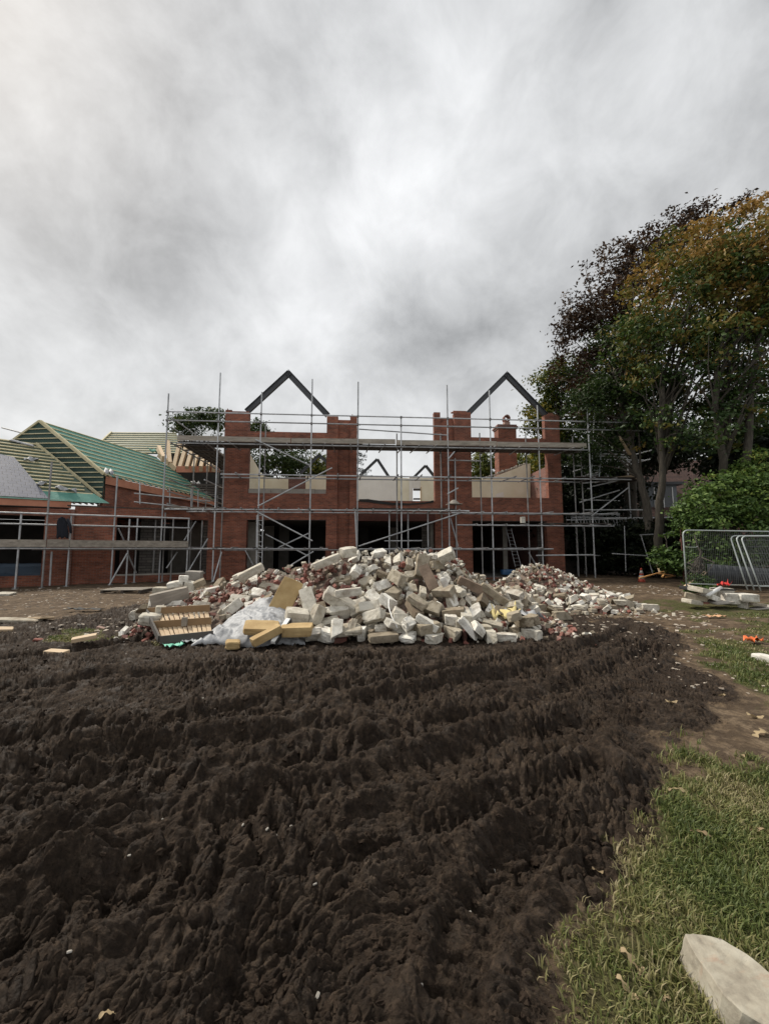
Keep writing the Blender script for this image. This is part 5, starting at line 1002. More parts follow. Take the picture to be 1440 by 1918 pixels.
1,40,22,18,-346,1072,47,2,-41,89,-20, 1,35,22,15,-320,1048,68,2,10,25,-96, 1,20,16,10,596,1294,51,53,-46,-31,65, 0,16,10,6,-259,870,65,23,9,14,96, 0,22,10,6,-429,927,44,50,18,3,-84,
0,22,10,6,-338,1034,60,52,84,-9,9, 0,22,10,6,-427,910,43,71,-61,-34,11, 0,16,10,6,252,872,36,24,-26,-93,-7, 0,12,10,6,573,1071,4,66,0,0,75, 0,22,10,6,434,1087,10,26,-96,-11,-6,
1,39,22,14,300,1026,22,94,-14,20,-24, 1,43,18,15,248,1103,28,3,-67,-71,22, 1,18,20,10,-122,1140,36,95,-24,-9,-15, 1,50,18,14,-58,1181,19,65,-15,18,72, 1,34,22,14,-417,987,55,76,-20,-4,61,
1,35,21,14,-306,1067,54,20,98,-5,9, 1,25,20,12,-393,1060,40,98,-16,-10,2, 0,16,10,6,-423,903,40,7,-93,-31,-17, 0,22,10,6,-130,781,30,25,-73,61,15, 0,22,10,6,-297,854,52,94,18,-11,25,
0,16,10,6,-420,958,54,72,-4,-17,67, 0,12,10,6,-466,909,29,12,9,98,11, 0,12,10,6,-78,790,41,27,-84,45,15, 0,16,10,6,-455,919,34,15,-6,98,9, 0,12,10,6,-226,823,44,84,21,9,-49,
0,22,10,6,-445,940,42,20,17,6,-96, 0,22,10,6,-276,868,62,39,-89,24,-3, 0,16,10,6,-284,889,68,13,-39,90,16, 0,22,10,6,-338,900,62,93,20,-6,-29, 0,16,10,6,-26,796,43,83,30,13,-44,
0,16,10,6,-91,777,30,13,2,-31,94, 0,22,10,6,-110,760,18,16,-54,-78,-25, 0,16,10,6,-309,827,38,83,14,-17,52, 0,16,10,6,-119,770,28,91,25,22,22, 0,22,10,6,-234,831,47,9,-25,94,21,
0,22,10,6,-479,936,30,17,-20,97,6, 0,22,10,6,-112,789,37,76,27,13,-57, 0,22,10,6,-91,756,15,95,29,-3,8, 0,22,10,6,-126,803,44,24,-71,65,14, 0,22,10,6,-272,887,71,48,-35,71,-39,
0,22,10,6,-122,758,15,83,25,12,-49, 0,22,10,6,-406,948,56,82,17,-8,-54, 0,16,10,6,-411,944,61,3,-91,-39,-18, 0,22,10,6,-118,743,16,35,75,-24,-51, 0,22,10,6,129,748,16,75,28,-1,-61,
0,22,10,6,270,875,28,24,-30,-92,-4, 0,12,10,6,159,843,71,80,24,-10,53, 0,12,10,6,227,818,28,53,25,-6,81, 0,16,10,6,104,800,48,31,7,29,-90, 0,12,10,6,144,751,14,87,-48,11,-6,
0,16,10,6,223,803,24,5,54,-80,-25, 0,12,10,6,-8,860,87,29,54,-39,-68, 0,22,10,6,138,804,48,8,-16,-94,-29, 0,22,10,6,30,766,22,4,-9,94,32, 0,22,10,6,206,862,57,8,57,-77,-28,
0,12,10,6,-31,832,69,87,-39,25,-16, 0,12,10,6,168,784,31,30,-94,-14,7, 0,16,10,6,-85,782,44,39,85,-23,27, 0,12,10,6,40,1082,72,27,95,15,-2, 0,22,10,6,54,753,13,47,16,25,-83,
0,12,10,6,119,846,78,44,27,-27,81, 0,22,10,6,261,886,38,10,88,46,2, 0,16,10,6,194,833,49,27,-28,-91,-15, 0,12,10,6,29,894,105,96,26,-3,3, 0,12,10,6,-14,785,38,24,40,39,80,
0,22,10,6,178,804,43,43,-43,76,-26, 0,16,10,6,383,1152,33,73,-36,39,-43, 0,22,10,6,311,1226,15,37,-24,-15,88, 0,22,10,6,344,1236,38,25,-66,69,-16, 0,22,10,6,386,1112,14,14,12,20,-96,
0,12,10,6,419,1084,12,31,-5,91,28, 0,22,10,6,343,1211,33,28,-73,62,-9, 0,16,10,6,313,1199,12,95,9,-24,-15, 0,22,10,6,336,1204,26,63,-11,-25,72, 0,12,10,6,630,1146,13,18,-93,-31,9,
0,16,10,6,307,1268,12,83,8,-28,-47, 0,12,10,6,325,1181,16,35,13,51,77, 0,22,10,6,580,1127,19,9,-79,57,20, 0,12,10,6,376,1137,24,15,-28,-80,50, 0,16,10,6,545,1125,32,31,72,-59,20,
0,22,10,6,313,1246,20,57,-72,-41,2, 0,22,10,6,670,1253,20,8,89,-41,-17, 0,12,10,6,642,1206,25,81,2,21,-54, 0,12,10,6,598,1193,39,56,24,-3,80, 0,22,10,6,288,1240,14,29,-46,83,7,
0,22,10,6,354,1163,23,1,-80,-55,-25, 0,16,10,6,584,1116,20,96,18,14,-18, 0,16,10,6,401,1111,19,59,-28,61,-46, 0,22,10,6,361,1138,19,32,-6,76,-57, 0,22,10,6,303,1255,12,25,33,91,-2,
0,12,10,6,605,1167,27,2,68,-70,-23, 0,22,10,6,668,1277,21,76,62,4,-18, 0,22,10,6,615,1225,42,94,2,23,-26, 0,12,10,6,317,1261,20,24,-39,87,-18, 0,16,10,6,337,1290,33,23,-37,-86,-26,
0,22,10,6,325,1220,24,10,80,53,27, 0,16,10,6,684,1267,15,22,17,9,96, 0,16,10,6,371,1150,30,93,23,20,-23, 0,22,10,6,423,1111,21,94,26,-2,-24, 0,22,10,6,300,1228,17,23,25,-3,-94,
0,16,10,6,309,1183,18,71,-63,-31,3, 0,12,10,6,618,1168,27,18,84,-49,15, 0,22,10,6,629,1168,19,86,5,20,-47, 0,16,10,6,631,1196,27,15,-97,-3,18, 0,12,10,6,624,1266,40,27,65,-70,-13,
0,22,10,6,615,1152,19,80,6,20,-55, 0,22,10,6,276,1140,16,50,-17,0,-85, 0,16,10,6,360,1152,27,83,21,22,-46, 0,22,10,6,586,1155,28,85,23,4,47, 0,16,10,6,647,1139,13,18,-67,46,-56,
0,12,10,6,384,1065,12,20,-82,-42,-34, 0,22,10,6,340,1182,22,56,-10,-24,79, 0,16,10,6,304,1214,18,57,35,26,69, 0,16,10,6,669,1205,16,6,-97,14,17, 0,12,10,6,409,1052,16,12,0,0,99,
0,16,10,6,630,1114,20,31,-58,28,70, 0,22,10,6,324,1200,21,46,16,43,76, 0,22,10,6,329,1247,28,82,15,-24,-50, 0,22,10,6,284,1207,13,1,-11,83,-54, 1,30,20,16,301,992,30,96,-8,26,2,
1,21,20,12,-203,1234,11,71,-6,71,6, 1,18,20,10,-38,1084,73,27,96,3,-2, 1,35,22,13,264,944,52,36,29,2,89, 1,46,20,10,312,1082,23,66,-9,-26,69, 1,42,17,10,36,1131,46,10,33,91,-25,
1,19,18,13,328,1076,8,39,-5,-2,-92, 1,32,20,10,198,1048,86,63,-35,4,-69, 1,40,22,15,59,1105,66,24,85,46,-12, 1,18,20,10,345,1016,14,12,-90,-23,-36, 1,43,20,15,39,1247,11,30,-30,64,-64,
1,45,18,12,269,980,50,19,-43,-85,22, 1,18,19,12,-282,1056,71,43,-24,-50,-71, 1,25,16,13,297,1083,29,8,-93,-17,-31, 1,44,19,12,254,799,22,4,55,72,41, 1,40,20,13,-249,1106,46,67,45,-51,-30,
1,33,20,18,-300,1208,10,86,0,0,-51, 1,32,20,13,-128,1201,9,99,-9,0,3, 1,29,20,12,296,1011,44,13,-9,-87,46, 1,23,20,10,39,1195,16,26,-94,15,-12, 1,21,18,12,197,1092,51,72,-29,2,-64,
1,23,21,12,-54,1227,7,97,0,0,25, 1,51,20,10,-22,1236,6,75,0,0,67, 1,31,18,12,333,1025,25,61,-49,-14,61, 1,51,20,12,361,1060,6,0,-30,-95,0, 1,34,17,15,335,1052,35,20,91,35,-8,
1,28,17,9,322,967,17,16,78,-57,-20, 1,33,20,12,210,1123,36,45,13,-70,-54, 1,39,20,15,283,1069,35,19,35,89,20, 1,35,19,10,144,1230,6,100,0,0,5, 1,47,22,16,-10,1206,19,29,4,9,-95,
1,43,20,14,31,1080,94,57,-56,-41,45, 1,29,17,18,288,1102,34,23,-77,-6,-58, 1,32,22,13,307,1064,29,27,-22,94,6, 1,38,18,10,34,1216,6,0,100,4,0, 1,38,21,13,357,1064,25,25,34,72,54,
1,33,18,15,-53,1150,48,43,41,61,51, 1,45,20,10,-208,1191,8,0,-3,100,-6, 1,29,18,15,15,1182,21,15,-9,-1,98, 1,32,22,15,20,1364,9,0,85,-53,0, 1,32,22,13,274,1065,47,84,22,-16,-46,
1,46,24,15,-365,1029,57,52,-19,7,83, 1,31,21,12,-523,1084,21,66,69,-10,-28, 1,34,19,18,-408,1100,27,46,26,65,54, 1,24,16,10,-542,1103,6,32,0,0,94, 1,27,18,10,-359,1003,75,48,35,-38,71,
1,41,18,14,-597,1222,8,0,-37,-93,0, 1,29,17,11,-441,1012,40,17,43,89,-5, 1,31,23,12,-520,1063,28,46,9,-42,79, 1,26,18,10,-368,1083,36,95,-14,-13,-24, 1,49,17,10,-466,1007,45,33,73,-56,-20,
1,31,18,12,-234,1090,67,56,-66,-50,6, 1,46,20,15,-569,1063,8,69,0,0,72, 1,29,21,14,-394,1108,44,3,-30,94,-17, 1,26,22,14,-580,1027,9,0,96,-28,0, 1,14,17,14,-245,1209,10,4,71,4,-71,
1,25,22,12,-422,1058,48,7,-65,-25,71, 1,36,24,12,-462,1105,32,9,98,-19,9, 1,25,16,8,318,1227,30,13,77,56,27, 1,31,18,12,694,1291,25,93,9,31,19, 1,35,18,11,411,1399,30,51,22,66,50,
1,35,16,10,285,1170,24,66,-70,-21,17, 1,26,17,9,243,1236,6,24,0,0,97, 1,33,16,10,695,1353,6,0,100,6,-2, 1,27,18,13,680,1293,16,83,4,17,54, 1,27,13,12,324,1165,15,16,20,6,-97,
1,35,17,10,672,1265,30,8,5,14,98, 1,28,14,10,342,1166,33,65,19,5,73, 1,36,16,9,657,1160,17,78,7,17,60, 1,24,14,12,353,1387,14,20,57,80,-2, 1,24,14,12,320,1127,12,35,93,6,10,
1,15,14,8,309,1335,9,13,63,76,12, 1,28,18,12,343,1117,15,46,-11,46,-75, 1,33,16,10,659,1306,19,4,-73,-66,17, 1,36,18,14,276,1294,7,86,0,0,51, 1,32,14,10,326,1291,23,60,16,-23,-76,
1,16,13,8,327,1324,17,63,12,-21,-74, 1,35,16,10,274,1125,10,16,73,-66,-5, 1,28,16,8,393,1126,24,20,-96,-12,-15, 1,20,12,11,414,1098,22,87,-46,13,9, 1,17,14,8,318,1296,34,17,-91,-35,-11,
1,35,15,13,323,1146,20,91,41,-3,-2, 1,29,14,11,394,1089,15,94,25,-16,-13, 1,27,15,10,312,1196,26,30,-2,94,10, 1,16,14,7,453,1393,36,3,12,97,-22, 1,15,15,9,329,1264,34,91,-27,-3,30,
1,27,16,13,688,1147,23,4,54,-82,21, 1,23,17,11,667,1303,31,49,-17,1,-86, 1,28,16,12,685,1369,8,100,0,2,6, 1,19,16,12,678,1325,27,16,-28,-92,-23, 1,39,15,8,613,1432,7,47,-4,-2,-88,
1,14,12,9,650,1125,8,62,-54,-38,42, 1,22,18,13,363,1125,27,16,57,-47,65, 1,37,16,12,322,1368,14,29,12,70,65, 1,29,18,10,378,1104,24,47,87,-9,-4, 1,28,15,10,683,1180,29,25,-9,73,-63,
1,33,17,10,294,1212,28,17,-67,68,-26, 1,30,17,8,694,1218,12,84,-6,16,-51, 1,29,14,9,683,1333,12,7,5,-94,33, 1,28,16,9,683,1158,29,98,-20,-9,-2, 1,28,18,8,350,1142,39,32,-35,-73,-49,
1,28,17,12,698,1252,20,43,83,35,4, 1,40,16,10,282,1269,12,24,46,-74,-42, 1,38,14,10,296,1128,9,37,40,62,56, 1,36,18,10,288,1169,8,2,97,24,3, 1,22,18,14,301,1266,22,28,22,94,-2,
1,17,16,10,638,1105,6,2,-75,-67,2, 1,24,14,14,620,1081,8,0,-98,18,0, 1,38,18,13,300,1312,17,31,4,46,83, 1,18,14,12,347,1338,26,50,-76,-38,17, 1,28,18,11,323,1131,28,17,-2,92,-35,
1,35,17,12,669,1111,25,45,2,43,78, 1,33,17,11,278,1229,18,6,64,73,24, 1,34,14,10,369,1357,29,95,-11,-20,-21, 1,39,16,9,445,1446,11,90,-20,1,39, 1,32,16,9,625,1348,37,99,1,6,-9,
1,36,15,8,350,1104,39,28,90,-33,-8, 1,25,17,13,698,1322,20,21,-54,72,37, 1,14,14,8,393,1069,20,65,-9,46,60, 1,28,18,11,683,1121,10,52,52,-48,-48, 1,36,16,12,348,1190,40,98,20,-9,-2,
1,24,16,8,308,1361,10,65,67,-31,-22, 1,26,17,8,680,1210,23,78,-9,35,-51, 1,36,17,8,275,1192,11,4,2,50,87, 1,28,15,14,689,1093,9,69,-69,17,-16, 1,33,16,10,390,1383,26,15,11,-19,-96,
1,24,19,14,304,1286,21,41,28,-65,57, 1,34,18,8,222,1302,5,0,-96,-27,0, 1,30,16,9,368,1086,21,28,-61,-16,73, 1,26,16,9,229,1284,11,87,9,15,-47, 1,36,19,10,404,1459,7,99,-5,-1,9,
1,16,14,8,687,1189,12,46,69,45,31, 1,18,15,8,650,1041,5,14,0,0,99, 1,26,15,14,313,1406,7,0,-90,44,0, 1,16,14,8,285,1332,10,69,27,61,-30, 1,40,18,10,653,1102,18,67,69,14,-22,
1,18,17,10,674,1238,27,7,-17,96,20, 1,18,13,12,308,1103,8,69,-71,-6,10, 1,26,15,14,346,1094,20,65,-73,-8,-16, 1,29,16,12,535,1432,16,72,-11,17,67, 1,33,18,9,338,1348,22,24,42,-74,-47,
1,26,17,11,275,1354,6,0,-17,-98,0, 1,38,16,11,696,1068,10,71,-71,6,-6, 1,34,15,10,254,1308,5,57,0,0,-82, 1,27,15,11,562,1460,9,45,46,55,54, 1,16,14,8,388,1268,69,59,-65,6,-47,
1,12,17,9,301,1354,10,28,25,65,66, 1,41,18,14,641,1422,13,99,3,13,-2, 1,27,16,10,660,1180,26,54,-9,-5,-83, 1,23,14,9,670,1145,12,10,-80,-58,-1, 1,21,12,10,406,1055,7,0,-97,26,0,
1,16,14,10,264,1212,9,69,-10,-16,69, 1,37,15,9,332,1106,28,55,-24,-2,80, 1,38,16,9,407,1493,6,39,0,0,-92, 1,14,13,9,369,1461,6,100,0,0,4]
def chunk_mesh(seed, brick=False):
    r_ = random.Random(seed); b_ = bmesh.new(); bmesh.ops.create_cube(b_, size=1.0)
    for _ in range(r_.choice([0, 1, 1, 2]) if not brick else r_.choice([0, 0, 1])):       # knocked-off corners
        nn = Vector((r_.choice([-1, 1])*r_.uniform(.5, 1), r_.choice([-1, 1])*r_.uniform(.3, 1), r_.choice([-1, 1])*r_.uniform(.1, .8))).normalized()
        dist = (abs(nn.x)+abs(nn.y)+abs(nn.z))*.5*r_.uniform(.68, .86)
        res = bmesh.ops.bisect_plane(b_, geom=b_.verts[:]+b_.edges[:]+b_.faces[:], plane_co=nn*dist, plane_no=nn, clear_outer=True)
        ed_ = [e for e in b_.edges if e.is_boundary]
        if ed_: bmesh.ops.contextual_create(b_, geom=ed_)
    if r_.random() < .55:                                                        # a snapped end
        nn = Vector((r_.choice([-1, 1]), r_.uniform(-.45, .45), r_.uniform(-.4, .4))).normalized()
        bmesh.ops.bisect_plane(b_, geom=b_.verts[:]+b_.edges[:]+b_.faces[:], plane_co=nn*r_.uniform(.22, .4), plane_no=nn, clear_outer=True)
        ed_ = [e for e in b_.edges if e.is_boundary]
        if ed_: bmesh.ops.contextual_create(b_, geom=ed_)
    bmesh.ops.bevel(b_, geom=b_.edges[:], offset=r_.uniform(.02, .055) if not brick else .03, segments=1, affect='EDGES')
    bmesh.ops.triangulate(b_, faces=[f for f in b_.faces if len(f.verts) > 4])
    if not brick: bmesh.ops.subdivide_edges(b_, edges=[e for e in b_.edges if e.calc_length() > .2], cuts=3, use_grid_fill=True)
    for v in b_.verts:
        s_ = mnoise.fractal(v.co*4.5+Vector((seed*3.1, 0, 0)), 1, 2, 3); v.co += v.co.normalized()*s_*(.055 if not brick else .02)+Vector((0, 0, 1))*(.03*mnoise.noise(v.co*9+Vector((seed, 3, 0))) if not brick else 0)
    me = bpy.data.meshes.new('broken_block' if not brick else 'loose_brick'); b_.to_mesh(me); b_.free(); me.materials.append(M['loose_brick' if brick else 'block']); return me
CM = [chunk_mesh(i) for i in range(16)]; BM = [chunk_mesh(50+i, True) for i in range(8)]
items = []
for i in range(0, len(RUB), 11):
    f, a, b_, c_, x, y, z, q0, q1, q2, q3 = RUB[i:i+11]
    items.append((f & 1, f >> 1, (a/100, b_/100, c_/100), Vector((x/100, y/100, z/100)), Quaternion((q0/100, q1/100, q2/100, q3/100)).normalized()))
def where(p):
    if p.x > 2.75 and p.y > 9.9: return ('in the low spill to the right', 'at the foot of the far right mound') if p.z < .35 else ('on the far right mound', 'near the top of the far right mound')
    side = 'left' if p.x < -2 else 'middle' if p.x < .9 else 'right'
    lv = 'foot' if p.z < .45 else 'slope' if p.z < 1.1 else 'crest'
    return ('on the %s %s of the big heap' % (side, lv), 'on the %s %s of the big heap' % (side, lv))
restk, restb = [], []
for idx, (isk, ind, dm, p, qt) in enumerate(items):
    meshes = CM if isk else BM; me = meshes[(idx*7) % len(meshes)]
    if not ind: (restk if isk else restb).append((me, dm, p, qt)); continue
    o = bpy.data.objects.new('broken_block' if isk else 'loose_brick', me); col.objects.link(o)
    o.location = p; o.rotation_mode = 'QUATERNION'; o.rotation_quaternion = qt; o.scale = dm
    wh = where(p)[0 if (p.z < .35 or p.z < .9) else 1] if p.x > 2.75 and p.y > 9.9 else where(p)[0]
    if isk:
        sz = 'long' if dm[0] > .44 else 'mid sized' if dm[0] > .33 else 'short'
        tag(o, '%s pale broken masonry block %s' % (sz, wh), 'masonry block', '%s pale blocks %s' % (sz, wh))
    else:
        sz = 'whole' if dm[0] > .2 else 'half'
        tag(o, '%s red brick lying loose %s' % (sz, wh), 'brick', '%s red bricks %s' % (sz, wh))
def lump(lst, name, mat, extra=()):
    vs, fs = [], []
    for me, dm, p, qt in list(lst)+list(extra):
        Mx = Matrix.LocRotScale(p, qt, Vector(dm)); b0 = len(vs); vs += [tuple(Mx @ v.co) for v in me.vertices]; fs += [tuple(b0+i for i in pl.vertices) for pl in me.polygons]
    mb = MB(); mb.v = vs; mb.f = fs; return mb.build(name, mat, None, uv=False)
def rq(): return Quaternion([random.gauss(0, 1) for _ in range(4)]).normalized()
# crumbs: small broken bits over and around the heaps
CX = [-6.6, -5.45, -4.7, -3.67, -3.04, -2.03, -1.5, -.9, -.25, 1.0, 1.65, 1.9, 2.4, 2.85, 3.4, 4.0]; CHh = [0, .3, .55, .9, 1.1, 1.25, 1.4, 1.6, 1.55, 1.62, 1.5, 1.25, .85, .55, .2, 0]
MX = [2.6, 3.2, 3.8, 4.3, 4.7, 5.2, 5.7, 6.4, 7.2, 7.6]; MH = [0, .4, .8, 1.1, 1.2, 1.1, .85, .5, .2, 0]
def hh1(x, y): return np.interp(x, CX, CHh)*np.minimum(np.clip((y-7.25)/2.3, 0, 1)**.8, np.clip((12.3-y)/2.6, 0, 1))
def hh2(x, y): return np.interp(x, MX, MH)*np.minimum(np.clip((y-10.4)/1.9, 0, 1), np.clip((15-y)/2.4, 0, 1))
crk, crb = [], []
for i in range(3300):
    if random.random() < .6: x, y = random.uniform(-6, 3.8), random.uniform(7.0, 9.8)
    else: x, y = random.uniform(2.6, 7.8), random.uniform(9.8, 12.8)
    h = float(max(hh1(x, y), hh2(x, y)))
    if x < -4.9 or x > 7.1 or (h < .02 and random.random() < .8): continue
    s_ = random.uniform(.02, .13)
    redp = .5 if (x < -.8 and y < 9.6) else .45 if x > 3 and y < 12 else .15
    (crb if random.random() < redp else crk).append((random.choice(BM), (s_, s_*random.uniform(.5, 1), s_*random.uniform(.4, .8)), Vector((x, y, max(gz(x, y)+.01, h-.06+random.uniform(-.05, .06)))), rq()))
core = []
xs_ = np.arange(-7.2, 8.2, .16); ys_ = np.arange(6.8, 15.4, .16); XX, YY = np.meshgrid(xs_, ys_)
HH = np.maximum(hh1(XX, YY), hh2(XX, YY)); HZ = np.where(HH > .22, HH-.20+(fbm(XX*5, YY*5, 3, 200)-.5)*.10, -.15)
mb = MB(); mb.v = [tuple(v) for v in np.stack([XX, YY, HZ], -1).reshape(-1, 3).tolist()]; nx_ = len(xs_)
mb.f = [(j*nx_+i, j*nx_+i+1, (j+1)*nx_+i+1, (j+1)*nx_+i) for j in range(len(ys_)-1) for i in range(nx_-1) if max(HZ[j, i], HZ[j+1, i+1], HZ[j, i+1], HZ[j+1, i]) > -.1]
cm_ = rough_mat('rubble_dust', (.09, .055, .04), (.24, .19, .15), 9, .95, 1, .03)
tag(mb.build('rubble_dust', cm_, None, True), kind='stuff')
M['block'].node_tree.nodes['Principled BSDF'].inputs['Specular IOR Level'].default_value = .25
tag(lump(restk, 'rubble_blocks', M['block'], crk), kind='stuff'); tag(lump(restb, 'rubble_bricks', M['loose_brick'], crb), kind='stuff')
# a few hero blocks of the photograph
def hero(px, py, Y, dims, rot, lab, mat='block', nm='broken_block', cat='masonry block', rough=.05):
    return bx(nm, M[mat], atY(px, py, Y), dims, rot, lab, cat, rough=rough)
M['stained'] = rough_mat('stained_stone', (.12, .085, .06), (.30, .22, .16), 4, .9, .5, .01)
hero(652, 1034, 9.0, (.34, .26, .2), (10, -8, 30), 'squarish cream block perched alone on the left end of the crest')
hero(612, 1052, 8.8, (.62, .26, .16), (5, -22, 12), 'long cream block lying aslant just below the perched block on the crest')
hero(836, 1040, 8.9, (.36, .28, .2), (30, -25, -20), 'rounded broken block standing proud at the right end of the crest')
hero(790, 1060, 8.6, (.26, .15, .50), (-18, 14, 10), 'tall mossy slab standing upright on the crest of the heap', rough=.04)
hero(803, 1082, 8.2, (.22, .14, .56), (-25, -24, 0), 'dark stained block leaning steeply below the upright slab', 'stained', rough=.03)
hero(840, 1110, 7.95, (.14, .16, .62), (-22, -22, 10), 'thin long block leaning on the right slope beside a darker one')
hero(636, 1126, 7.75, (.66, .27, .20), (28, 32, 10), 'largest flat block lying down the middle of the slope facing the camera')
hero(580, 1136, 7.6, (.26, .24, .72), (-35, -16, 12), 'tall white weathered column piece leaning behind the plastic sheet')
hero(556, 1153, 7.3, (.40, .30, .20), (14, 8, 20), 'white square block behind the yellow board box')
hero(652, 1110, 7.6, (.5, .12, .15), (4, -6, 8), 'slim white bar of stone lying level across the slope')
hero(648, 1180, 7.05, (.52, .36, .10), (12, -3, 14), 'wide flat white slab lying at the foot of the heap', rough=.09)
hero(608, 1188, 7.05, (.40, .30, .2), (5, 12, -12), 'lumpy white broken block at the foot near the yellow boards', rough=.12)
hero(718, 1194, 6.85, (.5, .26, .12), (2, -3, 8), 'long low block lying on the mud at the very front of the heap')
hero(762, 1196, 6.9, (.26, .2, .10), (6, 4, -18), 'small split block on the mud beside the front low block', rough=.12)
hero(750, 1168, 7.15, (.26, .12, .34), (-12, 3, 5), 'upright white face block at the front of the heap')
hero(800, 1176, 7.15, (.42, .28, .18), (4, -5, 22), 'chunky grey cream block at the front foot right of centre')
hero(850, 1150, 7.5, (.42, .24, .20), (6, -8, -16), 'heavy cream block with a rounded edge low on the right slope')
hero(868, 1168, 7.3, (.36, .22, .2), (4, 4, 10), 'grey block half sunk at the right foot of the heap')
hero(898, 1104, 8.4, (.95, .14, .19), (8, 24, -8), 'long dark rust stained beam lying down the right shoulder of the heap', 'stained', 'concrete_lintel', 'lintel', .03)
hero(938, 1122, 8.3, (.95, .16, .14), (8, 36, -14), 'pale slim lintel sliding down the far right shoulder', 'block', 'concrete_lintel', 'lintel', .03)
hero(900, 1178, 7.3, (.36, .24, .13), (3, 2, 12), 'flat block on its own at the right front edge of the heap')
hero(470, 1072, 8.9, (.58, .24, .17), (8, -28, 16), 'long cream block aslant above the red brick patch')
hero(318, 1117, 8.9, (.75, .2, .26), (6, -12, 24), 'dark edged kerb stone beyond the wooden crate', 'board', 'kerb_stone', 'kerb stone', .04)
hero(375, 1142, 8.3, (.34, .10, .34), (-30, 6, -4), 'stained cream board piece propped behind the wooden crate')
hero(282, 1160, 7.6, (.36, .3, .2), (4, 6, 20), 'rough stony block left of the wooden crate', rough=.12)
hero(300, 1146, 7.8, (.18, .16, .22), (6, 6, 30), 'small upright block left of the kerb stone')
# yellow insulation boards, frame, crate, polythene
bx('insulation_board', M['osb'], atY(535, 1118, 7.75), (.40, .09, .74), (-28, 24, 6), 'tall yellow insulation board standing on edge in front of the brick patch', 'insulation board', rough=.03)
bx('insulation_board', M['osb'], atY(556, 1180, 6.85), (.52, .34, .16), (4, -1, 4), 'yellow box shaped insulation piece right of the white frame', 'insulation board', rough=.04)
bx('insulation_board', M['osb'], atY(490, 1176, 6.75), (.56, .34, .12), (16, 4, 14), 'broken yellow insulation board lying on the plastic sheet', 'insulation board', rough=.05)
bx('insulation_board', M['osb'], atY(499, 1190, 6.55), (.50, .15, .13), (6, -22, 34), 'narrow yellow insulation offcut leaning in front of the plastic sheet', 'insulation board', rough=.04)
bx('insulation_board', M['osb'], atY(436, 1207, 6.55), (.22, .2, .12), (4, 4, 20), 'small yellow insulation block at the hem of the plastic sheet', 'insulation board', rough=.08)
a, b_ = atY(541, 1160, 7.1), atY(512, 1204, 6.5)
mb = MB(); mb.beam(a, b_, .09, .05, Vector((0, -.5, .8))); fo_ = mb.build('frame_offcut', M['white'], None, origin=a, bevel=.006); tag(fo_, 'white plastic window frame offcut leaning at the front of the heap', 'frame offcut')
mb = MB(); mb.beam(a+Vector((.045, -.02, -.01)), b_+Vector((.045, -.02, -.01)), .02, .07, Vector((0, -.5, .8))); mb.build('dark_gasket', M['rubber'], fo_)
# crate
ca, cb_, cc, cd = atY(276, 1164, 7.75), atY(392, 1150, 7.75), atY(300, 1192, 6.85), atY(400, 1170, 7.0)
ca.z = .44; cb_.z = .50; cc.z = .10; cd.z = .16
cr = empty('wooden_crate', (ca+cd)/2-Vector((0, 0, .15)), 'low broken wooden pallet crate with slatted floor at the left foot of the heap', 'wooden crate')
for p, q, hgt, mt in ((ca, cb_, .12, 'timber_old'), ((ca+cc)/2, (cb_+cd)/2, .12, 'timber_old'), (cc, cd, .13, 'board_dark2')):
    if 'timber_old' not in M: M['timber_old'] = plain('brown_old_timber', (.27, .17, .085), .8); M['board_dark2'] = plain('mud_grey_timber', (.10, .09, .08), .85)
    mb = MB(); mb.beam(p, q, .035, hgt); mb.build('side_rail', M[mt], cr)
mb = MB(); mb.beam(ca+Vector((-.02, 0, -.02)), cc+Vector((-.02, 0, .02)), .03, .11); mb.build('end_rail', M['board_dark2'], cr)
for i in range(12):
    t = (i+.4)/12; mb = MB(); mb.beam(ca.lerp(cb_, t)+Vector((0, 0, -.07)), cc.lerp(cd, t)+Vector((0, 0, -.06)), .05+.01*(i % 3), .018); mb.build('slat', M['timber'], cr)
mb = MB(); mm = (ca+cc+cb_+cd)/4; mb.beam(mm+Vector((.05, -.03, -.05)), mm+Vector((.05, -.03, .10)), .09, .05, Vector((0, 1, 0))); mb.build('block', M['board'], cr)
# grey polythene sheet draped over rubble
def in_sheet(s, t):
    # outline in plan, a blunt fan
    cx_ = -3.08+1.68*s; yb = 6.75+.1*math.sin(s*9); yt = 7.75+.25*math.sin(s*3.1)
    return cx_, yb+(yt-yb)*t
vs = []; K = 110; L_ = 70
for j in range(L_):
    for i in range(K):
        s_, t = i/(K-1), j/(L_-1); x, y = in_sheet(s_, t)
        x += (t-.5)*.35*(.5-s_) ; dome = math.sin(math.pi*min(1, max(0, s_*.92+.04)))**.7
        z = .03 + (.56*t**.5)*dome
        f1 = mnoise.fractal(Vector((x*1.6+4, y*1.6, 0)), 1, 2, 4)
        dr = (x+2.2)*.9+(y-6.6)*(.9-1.3*s_)
        fold = (1-abs(mnoise.noise(Vector((dr*5.5+f1, (y+x*.4)*1.4, 3)))*2))*.085 + (1-abs(mnoise.noise(Vector((dr*13+f1*2, y*2.5+x, 8)))*2))*.034 + abs(mnoise.noise(Vector((x*11, y*11, 1))))*.02
        edge = min(1, min(s_, 1-s_)*9, t*7+.15)
        vs.append((x, y+.05*f1, z + fold*(.4+.6*edge)+f1*.05*dome-.03))
mb = MB(); mb.add(vs, [(j*K+i, j*K+i+1, (j+1)*K+i+1, (j+1)*K+i) for j in range(L_-1) for i in range(K-1)])
ps = mb.build('polythene_sheet', M['poly'], None, True, origin=(-2.2, 7, 0)); tag(ps, 'crumpled grey polythene sheet draped over the left front of the heap', 'plastic sheet'); ps.modifiers.new('s', 'SOLIDIFY').thickness = .006
